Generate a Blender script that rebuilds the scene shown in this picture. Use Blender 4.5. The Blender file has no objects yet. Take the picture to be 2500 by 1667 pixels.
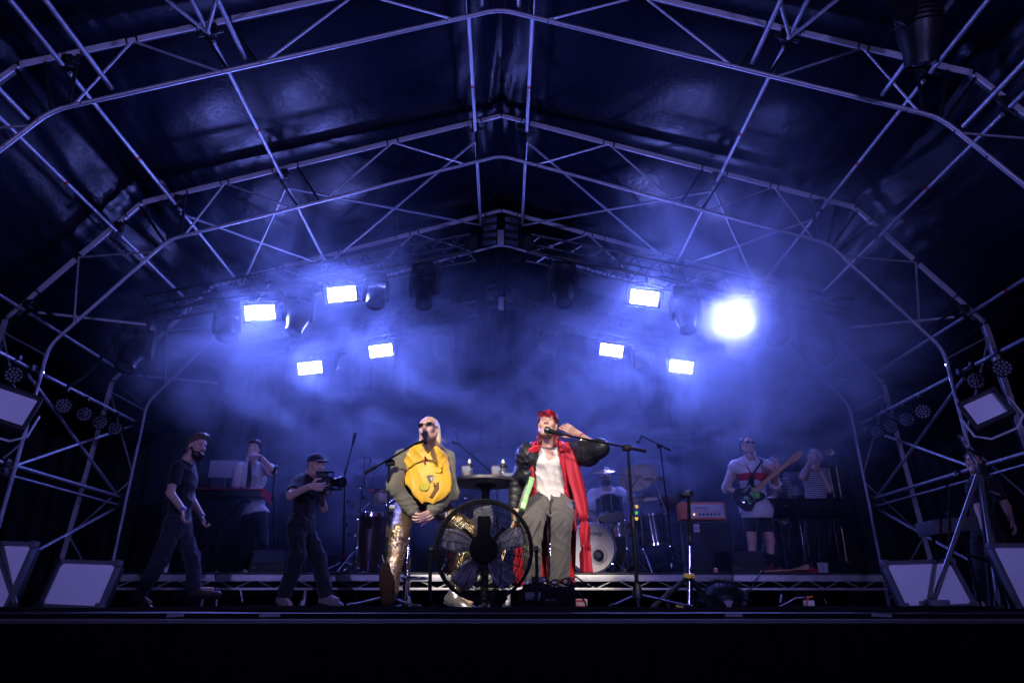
import bpy, bmesh, math, random
import numpy as np
from mathutils import Vector, Matrix, Euler
random.seed(7); np.random.seed(7)
R = math.radians
SC = bpy.context.scene
COL = SC.collection
# ------------------------------------------------------------------ camera
F_PX, CXP, CYP, HOR = 1667.0, 1250.0, 833.5, 1486.0
PITCH = math.atan((HOR - CYP) / F_PX); YAW = R(0.70); ZC = 0.02
cam_d = bpy.data.cameras.new('camera'); cam = bpy.data.objects.new('camera', cam_d); COL.objects.link(cam)
cam_d.sensor_width = 36; cam_d.lens = 36 * F_PX / 2500; cam_d.clip_start = .05; cam_d.clip_end = 500
cam.location = (0, 0, ZC); cam.rotation_euler = (math.pi / 2 + PITCH, 0, -YAW)
SC.camera = cam
# ------------------------------------------------------------------ night sky
W = bpy.data.worlds.new('World'); SC.world = W; W.use_nodes = True
nt = W.node_tree; nt.nodes.clear()
sky = nt.nodes.new('ShaderNodeTexSky'); sky.sky_type = 'NISHITA'; sky.sun_disc = False
sky.sun_elevation = R(-4); sky.sun_rotation = R(180)
bg = nt.nodes.new('ShaderNodeBackground'); bg.inputs[1].default_value = 0.05
wo = nt.nodes.new('ShaderNodeOutputWorld')
nt.links.new(sky.outputs[0], bg.inputs[0]); nt.links.new(bg.outputs[0], wo.inputs[0])
# ------------------------------------------------------------------ stage lamps (front of house)
def spot(name, loc, target, power, color, cone, blend=.4, radius=.15):
    d = bpy.data.lights.new(name, 'SPOT'); d.energy = power; d.color = color
    d.spot_size = R(cone); d.spot_blend = blend; d.shadow_soft_size = radius
    o = bpy.data.objects.new(name, d); COL.objects.link(o); o.location = loc
    o.rotation_euler = (Vector(target) - Vector(loc)).to_track_quat('-Z', 'Y').to_euler()
    return o
KEY = (1.0, .88, .74)
spot('front_key_lamp', (-3.2, -3.6, 6.0), (-.45, 5.7, 1.05), 6400, KEY, 13, .5, .2)
spot('front_key_lamp', (2.4, -3.6, 6.0), (.55, 5.7, 1.05), 4300, KEY, 13, .5, .2)
WASH = (.30, .27, 1.0)
spot('front_wash_lamp', (-3.2, -4.5, 1.2), (-1.0, 8.0, 5.2), 1350, WASH, 76, .9, .25)
spot('front_wash_lamp', (3.2, -4.5, 1.2), (1.0, 8.0, 5.2), 1350, WASH, 76, .9, .25)
# ------------------------------------------------------------------ exposure and sampling
VS = SC.view_settings; VS.view_transform = 'Standard'; VS.look = 'None'; VS.exposure = 0.0; VS.gamma = 1.0
VS.use_curve_mapping = False
CY = SC.cycles
CY.use_denoising = True
CY.max_bounces = 4; CY.diffuse_bounces = 1; CY.glossy_bounces = 2; CY.transmission_bounces = 4
CY.volume_bounces = 0; CY.transparent_max_bounces = 12
CY.use_light_tree = False; CY.volume_step_rate = 2.5; CY.volume_max_steps = 64
CY.sample_clamp_indirect = 4.0; CY.sample_clamp_direct = 0
CY.caustics_reflective = False; CY.caustics_refractive = False
CY.use_adaptive_sampling = True; CY.adaptive_threshold = 0.05; CY.adaptive_min_samples = 16

# ------------------------------------------------------------------ helpers
def P(x, y, D):
    """where the sight line through a spot of the photograph stands at stage depth D (metres)"""
    dx = x - CXP; dy = CYP - y
    fw = F_PX * math.cos(PITCH) - dy * math.sin(PITCH); up = F_PX * math.sin(PITCH) + dy * math.cos(PITCH)
    X = dx * math.cos(YAW) + fw * math.sin(YAW); Y = -dx * math.sin(YAW) + fw * math.cos(YAW)
    return Vector((X / Y * D, D, up / Y * D + ZC))
def PX(x, y, X0):
    v = P(x, y, 1.0); return P(x, y, X0 / v.x)
def V(*a): return Vector(a)

def tag(o, label=None, cat=None, group=None, kind=None):
    if label: o['label'] = label
    if cat: o['category'] = cat
    if group: o['group'] = group
    if kind: o['kind'] = kind
    return o
def thing(name, label, cat, loc=(0, 0, 0), rz=0, group=None):
    o = bpy.data.objects.new(name, None); COL.objects.link(o)
    o.empty_display_size = .1; o.location = loc; o.rotation_euler = (0, 0, rz)
    return tag(o, label, cat, group)
def root_of(o):
    while o.parent: o = o.parent
    return o
def link(name, me, m, parent=None):
    o = bpy.data.objects.new(name, me); COL.objects.link(o)
    if m is not None and not me.materials: me.materials.append(m)
    if parent: o.parent = parent
    return o
def copy_tree(o, parent=None):
    c = o.copy(); COL.objects.link(c); c.parent = parent
    for ch in o.children: copy_tree(ch, c)
    return c

def frame_of(d):
    d = Vector(d).normalized()
    a = Vector((0, 0, 1)) if abs(d.z) < .95 else Vector((1, 0, 0))
    u = d.cross(a).normalized(); v = u.cross(d).normalized()
    return d, u, v

class MB:
    """collects simple shapes and links them as one mesh object"""
    def __init__(s): s.v = []; s.f = []; s.sm = []
    def add(s, vs, fs, smooth=False):
        b = len(s.v); s.v += [tuple(v) for v in vs]
        s.f += [tuple(b + i for i in f) for f in fs]; s.sm += [smooth] * len(fs); return s
    def box(s, c, size, rot=None, bev=0):
        c = Vector(c); hx, hy, hz = [a / 2 for a in size]
        M = rot if rot is not None else Matrix.Identity(3)
        if isinstance(M, Euler): M = M.to_matrix()
        if bev <= 0:
            vs = [c + M @ Vector((x, y, z)) for x in (-hx, hx) for y in (-hy, hy) for z in (-hz, hz)]
            return s.add(vs, [(0, 1, 3, 2), (4, 6, 7, 5), (0, 4, 5, 1), (2, 3, 7, 6), (0, 2, 6, 4), (1, 5, 7, 3)])
        b = min(bev, hx * .95, hy * .95, hz * .95)
        bm = bmesh.new(); bmesh.ops.create_cube(bm, size=1)
        bmesh.ops.scale(bm, vec=size, verts=bm.verts)
        bmesh.ops.bevel(bm, geom=list(bm.edges), offset=b, segments=2, affect='EDGES', profile=.6)
        bm.verts.index_update()
        vs = [c + M @ v.co for v in bm.verts]; fs = [[v.index for v in f.verts] for f in bm.faces]; bm.free()
        return s.add(vs, fs, True)
    def beam(s, p, q, w, h, up=(0, 0, 1)):
        p = Vector(p); q = Vector(q); d = (q - p).normalized(); up = Vector(up)
        if abs(d.dot(up)) > .98: up = Vector((0, 1, 0))
        u = d.cross(up).normalized(); v = u.cross(d).normalized()
        vs = [a + u * x * w / 2 + v * y * h / 2 for a in (p, q) for x, y in ((-1, -1), (1, -1), (1, 1), (-1, 1))]
        return s.add(vs, [(3, 2, 1, 0), (4, 5, 6, 7), (0, 1, 5, 4), (1, 2, 6, 5), (2, 3, 7, 6), (3, 0, 4, 7)])
    def tube(s, p, q, r, n=10, r2=None, cap=True):
        p = Vector(p); q = Vector(q); r2 = r if r2 is None else r2
        d, u, v = frame_of(q - p); vs = []
        for c, rr in ((p, r), (q, r2)):
            vs += [c + (u * math.cos(2 * math.pi * i / n) + v * math.sin(2 * math.pi * i / n)) * rr for i in range(n)]
        fs = [(i, i + n, (i + 1) % n + n, (i + 1) % n) for i in range(n)]
        if cap: fs += [tuple(range(n)), tuple(range(2 * n - 1, n - 1, -1))]
        return s.add(vs, fs, True)
    def path(s, pts, r, n=8, closed=False, rs=None):
        pts = [Vector(p) for p in pts]; m = len(pts); vs = []; u0 = None
        for i, p in enumerate(pts):
            a = pts[(i - 1) % m] if (closed or i > 0) else p
            b = pts[(i + 1) % m] if (closed or i < m - 1) else p
            d = (b - a); d = d.normalized() if d.length > 1e-9 else Vector((0, 0, 1))
            if u0 is None: _, u0, _ = frame_of(d)
            u0 = (u0 - d * u0.dot(d)); u0 = u0.normalized() if u0.length > 1e-6 else frame_of(d)[1]
            w = d.cross(u0).normalized(); rr = rs[i] if rs else r
            vs += [p + (u0 * math.cos(2 * math.pi * k / n) + w * math.sin(2 * math.pi * k / n)) * rr for k in range(n)]
        fs = []
        for i in range(m if closed else m - 1):
            a = i * n; b = ((i + 1) % m) * n
            fs += [(a + k, a + (k + 1) % n, b + (k + 1) % n, b + k) for k in range(n)]
        if not closed: fs += [tuple(range(n - 1, -1, -1)), tuple(range((m - 1) * n, m * n))]
        return s.add(vs, fs, True)
    def lathe(s, prof, o=(0, 0, 0), axis=(0, 0, 1), n=20, cap=True):
        o = Vector(o); d, u, v = frame_of(axis); vs = []
        for r, h in prof:
            r = max(r, 1e-4)
            vs += [o + d * h + (u * math.cos(2 * math.pi * i / n) + v * math.sin(2 * math.pi * i / n)) * r for i in range(n)]
        m = len(prof)
        fs = [(j * n + i, (j + 1) * n + i, (j + 1) * n + (i + 1) % n, j * n + (i + 1) % n) for j in range(m - 1) for i in range(n)]
        if cap: fs += [tuple(range(n)), tuple(range(m * n - 1, (m - 1) * n - 1, -1))]
        return s.add(vs, fs, True)
    def prism(s, poly, o, u, v, d, smooth=False):
        """polygon of (a,b) in the plane u,v at o, pushed along d"""
        o = Vector(o); u = Vector(u); v = Vector(v); d = Vector(d); n = len(poly)
        vs = [o + u * a + v * b for a, b in poly] + [o + u * a + v * b + d for a, b in poly]
        fs = [tuple(range(n - 1, -1, -1)), tuple(range(n, 2 * n))] + [(i, (i + 1) % n, (i + 1) % n + n, i + n) for i in range(n)]
        return s.add(vs, fs, smooth)
    def sheet(s, fn, nu, nv, smooth=True, wrap=False):
        """grid of points fn(i/nu, j/nv)"""
        vs = [fn(i / nu, j / nv) for i in range(nu + 1) for j in range(nv + 1)]
        fs = [(i * (nv + 1) + j, (i + 1) * (nv + 1) + j, (i + 1) * (nv + 1) + j + 1, i * (nv + 1) + j + 1) for i in range(nu) for j in range(nv)]
        return s.add(vs, fs, smooth)
    def build(s, name, m, parent=None, world=False, angle=40):
        me = bpy.data.meshes.new(name); vs = s.v
        if world and parent is not None:
            l = root_of(parent).location; vs = [(x - l.x, y - l.y, z - l.z) for x, y, z in vs]
        me.from_pydata(vs, [], s.f); me.polygons.foreach_set('use_smooth', s.sm)
        if any(s.sm): me.set_sharp_from_angle(angle=R(angle))
        me.update()
        return link(name, me, m, parent)

def solid(o, t, off=0):
    md = o.modifiers.new('thickness', 'SOLIDIFY'); md.thickness = t; md.offset = off; return o

# ------------------------------------------------------------------ materials
def nodes_of(name):
    m = bpy.data.materials.new(name); m.use_nodes = True
    t = m.node_tree; return m, t, t.nodes['Principled BSDF']
def N(t, kind, **kw):
    n = t.nodes.new(kind)
    for k, v in kw.items(): setattr(n, k, v)
    return n
def mat(name, col, rough=.5, metal=0, var=.18, scale=9, bump=0, bscale=None, coat=0, stretch=None, trans=0, spec=.5, dirt=0, sheen=0, alpha=1):
    """colour with a little uneven wear, uneven gloss and fine relief"""
    m, t, b = nodes_of(name); L = t.links.new
    tc = N(t, 'ShaderNodeTexCoord'); src = tc.outputs['Object']
    if stretch:
        mp = N(t, 'ShaderNodeMapping'); mp.inputs['Scale'].default_value = stretch; L(src, mp.inputs[0]); src = mp.outputs[0]
    nz = N(t, 'ShaderNodeTexNoise'); nz.inputs['Scale'].default_value = scale; nz.inputs['Detail'].default_value = 6
    L(src, nz.inputs['Vector'])
    mx = N(t, 'ShaderNodeMix', data_type='RGBA'); c = Vector(col[:3])
    lo = c * (1 - var); hi = c * (1 + var)
    mx.inputs[6].default_value = (*lo, 1); mx.inputs[7].default_value = (min(hi.x, 1), min(hi.y, 1), min(hi.z, 1), 1)
    L(nz.outputs['Fac'], mx.inputs[0]); L(mx.outputs[2], b.inputs['Base Color'])
    mr = N(t, 'ShaderNodeMapRange'); mr.inputs[3].default_value = max(.02, rough * .8); mr.inputs[4].default_value = min(1, rough * 1.2)
    L(nz.outputs['Fac'], mr.inputs[0]); L(mr.outputs[0], b.inputs['Roughness'])
    b.inputs['Metallic'].default_value = metal; b.inputs['Specular IOR Level'].default_value = spec
    b.inputs['Coat Weight'].default_value = coat; b.inputs['Transmission Weight'].default_value = trans
    if sheen: b.inputs['Sheen Weight'].default_value = sheen
    if alpha < 1: b.inputs['Alpha'].default_value = alpha
    if bump:
        n2 = N(t, 'ShaderNodeTexNoise'); n2.inputs['Scale'].default_value = bscale or scale * 5; n2.inputs['Detail'].default_value = 5
        L(src, n2.inputs['Vector'])
        bp = N(t, 'ShaderNodeBump'); bp.inputs['Strength'].default_value = bump; bp.inputs['Distance'].default_value = .0025
        L(n2.outputs['Fac'], bp.inputs['Height']); L(bp.outputs[0], b.inputs['Normal'])
    return m
def glow(name, col, s):
    m, t, b = nodes_of(name)
    b.inputs['Base Color'].default_value = (*col, 1); b.inputs['Emission Color'].default_value = (*col, 1); b.inputs['Emission Strength'].default_value = s
    return m
M = {}
M['alu'] = mat('scaffold aluminium', (.40, .40, .43), .52, .7, .25, 14, .25, 60)
M['alu_flat'] = mat('extruded aluminium', (.62, .62, .65), .42, .25, .15, 10, .1)
M['steel_dark'] = mat('dark steel', (.035, .035, .04), .45, .7, .3, 20)
M['black_metal'] = mat('black powder coat', (.006, .006, .007), .62, .0, .3, 20, .15, 120, spec=.12)
M['matte_black'] = mat('matte black', (.005, .005, .006), .9, 0, .3, 20, spec=.06)
M['black_plastic'] = mat('black plastic', (.008, .008, .009), .42, 0, .3, 12, .1, 90, spec=.3)
M['chrome'] = mat('chrome plate', (.72, .72, .74), .12, 1, .08, 8)
M['rubber'] = mat('black cable rubber', (.008, .008, .009), .5, 0, .3, 30, spec=.35)
M['red_tape'] = mat('red marker tape', (.45, .02, .02), .6)
M['white_tape'] = mat('white tape', (.16, .16, .17), .9, 0, .5, 40)
M['yellow_tape'] = mat('yellow tape', (.75, .5, .03), .6)
M['green_tape'] = mat('green tape', (.03, .5, .12), .6)
M['glass_lens'] = mat('lamp lens glass', (.05, .055, .07), .08, 0, .1, 8, coat=1)
M['led'] = glow('blinder face', (.55, .62, 1.0), 30); M['led'].cycles.emission_sampling = 'NONE'
# ================================================================== the setting
def tarp_mat(name, col, rough, wscale, wstr, stretch):
    m, t, b = nodes_of(name); L = t.links.new
    tc = N(t, 'ShaderNodeTexCoord'); mp = N(t, 'ShaderNodeMapping'); mp.inputs['Scale'].default_value = stretch
    L(tc.outputs['Object'], mp.inputs[0])
    a = N(t, 'ShaderNodeTexNoise'); a.inputs['Scale'].default_value = wscale; a.inputs['Detail'].default_value = 7; a.inputs['Distortion'].default_value = .6
    L(mp.outputs[0], a.inputs['Vector'])
    c = N(t, 'ShaderNodeTexNoise'); c.inputs['Scale'].default_value = wscale * 7; c.inputs['Detail'].default_value = 4
    L(tc.outputs['Object'], c.inputs['Vector'])
    ad = N(t, 'ShaderNodeMath', operation='MULTIPLY_ADD'); ad.inputs[1].default_value = .25
    L(c.outputs['Fac'], ad.inputs[0]); L(a.outputs['Fac'], ad.inputs[2])
    bp = N(t, 'ShaderNodeBump'); bp.inputs['Strength'].default_value = wstr; bp.inputs['Distance'].default_value = .05
    L(ad.outputs[0], bp.inputs['Height']); L(bp.outputs[0], b.inputs['Normal'])
    mx = N(t, 'ShaderNodeMix', data_type='RGBA'); v = Vector(col)
    mx.inputs[6].default_value = (*(v * .7), 1); mx.inputs[7].default_value = (*(v * 1.3), 1)
    L(a.outputs['Fac'], mx.inputs[0]); L(mx.outputs[2], b.inputs['Base Color'])
    mr = N(t, 'ShaderNodeMapRange'); mr.inputs[3].default_value = rough * .75; mr.inputs[4].default_value = rough * 1.3
    L(c.outputs['Fac'], mr.inputs[0]); L(mr.outputs[0], b.inputs['Roughness'])
    return m
M['tarp'] = tarp_mat('roof tarpaulin', (.004, .005, .014), .30, 2.6, .22, (1, .5, 1)); M['tarp'].node_tree.nodes['Principled BSDF'].inputs['Specular IOR Level'].default_value = .11
M['drape'] = tarp_mat('black stage drape', (.010, .010, .016), .8, 3, .4, (1, 1, .25))
M['skirt'] = tarp_mat('black skirt cloth', (.0018, .0018, .002), .95, 4, .3, (1, 1, .2)); M['skirt'].node_tree.nodes['Principled BSDF'].inputs['Specular IOR Level'].default_value = .1
M['deck'] = mat('dark stage ply', (.02, .02, .022), .55, 0, .35, 6, .2, 60)
M['ground'] = mat('trampled ground', (.03, .028, .022), .9, 0, .5, 2, .5, 20)

AX = -.06                                           # middle of the stage
D1, BAY = 5.6, 2.576
DEPTHS = [D1 + i * BAY for i in range(3)] + [13.2]
LOW = [(0, 6.09), (4.5, 4.68), (5.73, 3.13), (5.77, 0.0)]
UPP = [(0, 6.79), (4.97, 5.25), (6.36, 3.50), (6.56, 0.0)]

def along(poly, t0, t1, seg):                       # point on segment seg of a profile
    a, b = poly[seg], poly[seg + 1]
    return (a[0] + (b[0] - a[0]) * t0, a[1] + (b[1] - a[1]) * t0)

g = MB().box((0, 5, -1.45), (60, 60, .2)); tag(g.build('ground', M['ground']), kind='structure')
dk = MB().box((0, 9.15, -.03), (15.2, 9.7, .056)); tag(dk.build('stage_deck', M['deck']), kind='structure')

def skirt_pt(u, v):
    x = -7.6 + 15.2 * u
    w = .018 * math.sin(x * 23 + 1.7 * math.sin(x * 3.1)) * (.3 + .7 * v) + .01 * math.sin(x * 61)
    return (x, 4.33 + w, -.05 - 1.28 * v)
sk = MB().sheet(skirt_pt, 500, 10).build('stage_skirt', M['skirt']); solid(sk, .004)
tag(sk, 'black cloth skirt hanging from the front edge of the stage', 'stage skirt')
th = thing('stage_edge_trim', 'narrow metal trim along the front edge of the stage floor', 'edge trim', (0, 4.286, 0))
MB().box((0, 0, -.019), (15.2, .022, .030)).build('face', M['matte_black'], th)
MB().box((0, -.001, -.0365), (15.2, .026, .005)).build('lower_lip', mat('scuffed lip', (.16, .16, .18), .5, .3, .6, 40), th)
MB().box((0, -.001, -.0025), (15.2, .024, .003)).build('upper_lip', mat('worn black lip', (.10, .10, .11), .4, .4, .4, 30), th)

# roof cover: one tarpaulin over all arches, sagging between them, gathered at ridge and eaves
prof = [(-8.6, 2.6), (-6.62, 3.62), (-5.08, 5.48), (0, 7.0), (5.08, 5.48), (6.62, 3.62), (8.6, 2.6)]
acc = [0]
for a, b in zip(prof[:-1], prof[1:]): acc.append(acc[-1] + math.dist(a, b))
def prof_at(s):
    s *= acc[-1]
    for i in range(len(prof) - 1):
        if s <= acc[i + 1] + 1e-9:
            t = (s - acc[i]) / (acc[i + 1] - acc[i]); a, b = prof[i], prof[i + 1]
            return a[0] + (b[0] - a[0]) * t, a[1] + (b[1] - a[1]) * t
    return prof[-1]
def roof_pt(u, v):
    x, z = prof_at(u); y = 1.6 + 12.6 * v
    ph = ((y - D1) / BAY) % 1.0; sag = math.sin(math.pi * ph) ** .8
    dr = .0
    for cx_, wd, amp in ((0, .42, .05), (-5.08, .75, .06), (5.08, .75, .06), (-6.62, .5, .05), (6.62, .5, .05)):
        k = math.exp(-((x - cx_) / wd) ** 2)
        dr += .6 * amp * k * (math.sin(x * 41 + 3.1 * math.sin(y * 1.7)) * .5 + math.sin(x * 23 + y * 2.3) * .5) * (.25 + .75 * (1 - sag) ** 1.0)
        dr += .032 * k * math.sin((x - cx_) * 9 * (1 + .6 * ph) + 5 * ph) * (1 - ph * .6)
    dr += .006 * math.sin(y * 7 + x * 3) * math.sin(x * 2.1)
    return (x + AX, y, z - .10 * sag - dr - .03)
rf = MB().sheet(roof_pt, 420, 150).build('roof_cover', M['tarp'])
tag(rf, 'dark glossy roof tarpaulin stretched over the stage arches', 'roof cover')
solid(rf, .004, 1)

def drape_pt(y0, x0, x1, z0, z1):
    def f(u, v):
        x = x0 + (x1 - x0) * u; a = x * 17 + 2 * math.sin(x * 2.3)
        return (x, y0 + .05 * math.sin(a) + .02 * math.sin(a * 2.3 + v * 2), z1 + (z0 - z1) * v)
    return f
bk = MB().sheet(drape_pt(14.0, -8.4, 8.4, -.02, 7.05), 500, 12).build('back_drape', M['drape'])
tag(bk, 'black drape closing off the back of the stage', 'drape'); solid(bk, .004)
for sx, nm in ((-1, 'left'), (1, 'right')):
    def sidept(u, v, sx=sx):
        y = 5.2 + 8.7 * u; a = y * 13 + 1.5 * math.sin(y * 2)
        return (sx * (7.9 + .04 * math.sin(a)), y, 3.4 - 3.42 * v)
    o = MB().sheet(sidept, 260, 8).build('side_drape', M['drape']); solid(o, .004)
    tag(o, 'black drape hung along the %s side of the stage' % nm, 'drape')

# arches: flat-faced upper chord, round lower chord, web of posts and braces
def mirror(p, s): return Vector((s * p[0], 0, p[1]))
NODE_T = {0: (.075, .615, .90), 1: (.16, .83)}       # clamp nodes along the two slopes of the upper chord
def make_arch():
    root = thing('roof_arch', '', 'roof arch', (AX, DEPTHS[0], 0))
    def fillet(pts, r=.16, n=5):
        out = [pts[0]]
        for i in range(1, len(pts) - 1):
            a, b, c = Vector(pts[i - 1]), Vector(pts[i]), Vector(pts[i + 1])
            p = b + (a - b).normalized() * r; q = b + (c - b).normalized() * r
            for k in range(n + 1):
                t = k / n; out.append((1 - t) ** 2 * p + 2 * t * (1 - t) * b + t * t * q)
        out.append(pts[-1]); return out
    lowpts = [mirror(p, -1) for p in reversed(LOW)] + [mirror(p, 1) for p in LOW[1:]]
    full = fillet(lowpts); mid = len(full) // 2
    MB().path(full, .024, 10).build('lower_chord', M['alu'], root)
    for s in (-1, 1):
        U = [mirror(p, s) for p in UPP]; Lw = [mirror(p, s) for p in LOW]
        brk = {0: [.0, .06, .085, .3, .33, .58, .65, .77, .79, .88, .925, 1.0], 1: [0, .12, .2, .47, .5, .78, .88, 1.0], 2: [0, 1]}
        for seg in (0, 1, 2):
            a, b = U[seg], U[seg + 1]; d = (b - a); nrm = Vector((0, 1, 0))
            MB().beam(a + Vector((0, .022, .04)), b + Vector((0, .022, .04)), .05, .075, up=nrm.cross(d)).build('upper_chord', M['steel_dark'], root)
            ts = brk[seg]
            for k in range(0, len(ts) - 1, 1):
                if seg == 2 or k % 2 == 0 or True:
                    gap = .012
                    p = a + d * ts[k] + d.normalized() * gap; q = a + d * ts[k + 1] - d.normalized() * gap
                    if (q - p).length < .05: continue
                    up = Vector((0, 1, 0)).cross(d).normalized()
                    MB().beam(p + Vector((0, -.012, 0)), q + Vector((0, -.012, 0)), .016, .074 if (q - p).length > .3 else .06, up=up).build('flange', M['alu_flat'], root)
        def U_(seg, t): return U[seg].lerp(U[seg + 1], t)
        def L_(seg, t): return Lw[seg].lerp(Lw[seg + 1], t)
        br = [(U_(0, .315), L_(0, .11)), (U_(0, .315), L_(0, .545)), (U_(0, .78), L_(0, .64)), (U_(0, .78), L_(0, .955)),
              (U_(1, .485), L_(1, .12)), (U_(1, .485), L_(1, .80)), (U_(2, .05), L_(2, .04)), (U_(2, .05), L_(2, .36)), (U_(2, .7), L_(2, .40)), (U_(2, .7), L_(2, .96))]
        for p, q in br: MB().tube(p, q, .013, 6).build('brace', M['alu'], root)
        ps = [(U_(0, .075), L_(0, .075)), (U_(0, .585), L_(0, .56)), (U_(0, .645), L_(0, .625)), (U_(0, .885), L_(0, .965)), (U_(0, .95), L_(0, 1.0)),
              (U_(1, .02), L_(1, .03)), (U_(1, .15), L_(1, .08)), (U_(1, .84), L_(1, .84)), (U_(1, .99), L_(2, .03))]
        for p, q in ps: MB().tube(p, q, .019, 6).build('post', M['steel_dark'], root)
        # clamps with a short cross bar, under the upper chord
        for seg, ts in NODE_T.items():
            for t in ts:
                c = U_(seg, t) + Vector((0, 0, -.16)); d = (U[seg + 1] - U[seg]).normalized()
                k = MB().box(c + Vector((0, -.01, .06)), (.10, .09, .12), bev=.01)
                k.tube(c - d * .13 + Vector((0, -.03, 0)), c + d * .13 + Vector((0, -.03, 0)), .022, 8)
                k.build('clamp', M['steel_dark'], root)
        for seg, ts in ((0, (.12, .545, .63, .93)), (1, (.1, .3, .8, .93)), (2, (.06, .12))):
            for t in ts:
                c = L_(seg, t)
                for dx, dy in ((-.03, -.03), (.03, .03)): MB().box(c + Vector((dx, -.012, dy - dx * .3)), (.014, .02, .014)).build('bolt', M['chrome'], root)
    return root
arch = make_arch()
ARCH_L = ['silver truss arch at the front, largest and crossing the top of the picture', 'second silver truss arch from the front, above the blinders',
          'rearmost truss arch, half lost in the smoke', 'rearmost truss arch, against the back drape']
for i, D in enumerate(DEPTHS[:3]):
    a = arch if i == 0 else copy_tree(arch)
    a.location = (AX, D, 0); tag(a, ARCH_L[i], 'roof arch', 'truss arches carrying the roof')

# tubes running front to back between arches
ROW = {0: {.075: 'beside the ridge', .615: 'halfway down the slope', .90: 'above the roof bend'}, 1: {.16: 'below the roof bend', .83: 'low on the outer slope'}}
BAYN = ['from the front arch outward', 'between the front and second arch', 'between the second and third arch', 'between the third and rear arch']
for s, side in ((-1, 'left'), (1, 'right')):
    for seg in (0, 1):
        for t in NODE_T[seg]:
            a, b = UPP[seg], UPP[seg + 1]
            x = s * (a[0] + (b[0] - a[0]) * t) + AX; z = a[1] + (b[1] - a[1]) * t - .20
            for k in range(3):
                y0, y1 = (2.5, D1) if k == 0 else (DEPTHS[k - 1], DEPTHS[k])
                o = MB().tube((x, y0 + .05, z), (x, y1 - .07, z), .025, 10)
                th = thing('roof_tube', '%s roof tube %s, %s' % (side, ROW[seg][t], BAYN[k]), 'tube', (x, y0, z), 0, 'tubes joining the roof arches')
                o.build('tube', M['alu'], th, world=True)
                if k < 2:
                    yy = y0 + (.55 + .25 * ((seg * 2 + t * 7) % 1)) * (y1 - y0) * (.9 if k else 1)
                    MB().tube((x, yy, z), (x, yy + .05, z), .0262, 10).build('marker_band', M['red_tape'], th, world=True)
            # second tube of the front bay, down at the lower chord
            la, lb = LOW[seg], LOW[seg + 1]
            x2 = s * (la[0] + (lb[0] - la[0]) * (t - .03)) + AX; z2 = la[1] + (lb[1] - la[1]) * (t - .03) + .05
            th = thing('roof_tube', '%s roof tube %s, ending at the front arch lower chord' % (side, ROW[seg][t]), 'tube', (x2, 2.5, z2), 0, 'tubes joining the roof arches')
            MB().tube((x2, 2.4, z2), (x2, D1 - .06, z2), .025, 10).build('tube', M['alu'], th, world=True)
    # crossed braces in the bay behind the second arch
    ts = [(0, .075), (0, .615), (0, .90)]
    for (sa, ta), (sb, tb) in zip(ts[:-1], ts[1:]):
        pa = along(UPP, ta, 0, sa); pb = along(UPP, tb, 0, sb)
        for p, q, w in ((pa, pb, 'rising towards the front'), (pb, pa, 'rising towards the back')):
            A = Vector((s * p[0] + AX, DEPTHS[1] + .1, p[1] - .25)); B = Vector((s * q[0] + AX, DEPTHS[2] - .1, q[1] - .25))
            th = thing('cross_brace', 'thin cross brace %s, %s side, %s slope behind the second arch' % (w, side, 'upper' if ta < .3 else 'lower'), 'brace', A, 0, 'crossed braces under the roof')
            MB().tube(A, B, .019, 8).build('tube', M['alu'], th, world=True)
    # front bay: slanting braces seen overhead
    for (ta, tb) in ((.615, .30), (.615, .83)):
        pa = along(UPP, ta, 0, 0); pb = along(UPP, tb, 0, 0)
        A = Vector((s * pa[0] + AX, D1 - .1, pa[1] - .22)); B = Vector((s * pb[0] + AX, 3.0, pb[1] - .22))
        th = thing('cross_brace', 'slanting roof brace over the %s front bay, leaning %s' % (side, 'to the ridge' if tb < ta else 'to the eave'), 'brace', A, 0, 'slanting braces in front of the front arch')
        MB().tube(A, B, .02, 8).build('tube', M['alu'], th, world=True)

# side frames: level tubes and braces between the legs
for s, side in ((-1, 'left'), (1, 'right')):
    X = AX + s * 5.77
    for z, nm in ((2.80, 'upper'), (1.62, 'middle'), (1.50, 'lower')):
        for k in range(0, 2):
            y0, y1 = DEPTHS[k] + .06, DEPTHS[k + 1] - .06
            r = .025 if z != 1.5 else .016
            th = thing('side_tube', '%s level tube of the %s side frame, %s' % (nm, side, BAYN[k + 1]), 'tube', (X, y0, z), 0, 'tubes of the side frames')
            MB().tube((X + s * .05, y0, z), (X + s * .05, y1, z), r, 10).build('tube', M['alu'], th, world=True)
            MB().box((X + s * .04, y1 - .02, z), (.09, .10, .09), bev=.01).build('clamp', M['steel_dark'], th, world=True)
    for (ya, za, yb, zb, nm) in ((DEPTHS[1], 1.55, DEPTHS[2], 2.75, 'rising to the back'), (DEPTHS[1], 2.75, DEPTHS[2], 1.65, 'rising to the front'), (DEPTHS[1], .25, DEPTHS[2], 1.45, 'low, rising to the back'), (DEPTHS[0], 1.3, DEPTHS[1], .2, 'low, rising to the front')):
        th = thing('side_brace', '%s side frame brace %s' % (side, nm), 'brace', (X, ya, za), 0, 'braces of the side frames')
        MB().tube((X + s * .13, ya, za), (X + s * .13, yb, zb), .022, 8).build('tube', M['alu'], th, world=True)
    # outrigger braces from the outer slope to the leg
    for k in (1, 2):
        y = DEPTHS[k]
        th = thing('arch_stay', 'level stay tying %s arch to its leg, %s' % ('second' if k == 1 else 'third', side), 'brace', (X, y, 3.5), 0, 'level stays of the arches')
        MB().tube((X + s * .25, y + .06, 3.62), (X - s * .95, y + .45, 3.62), .02, 8).build('tube', M['alu'], th, world=True)

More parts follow.
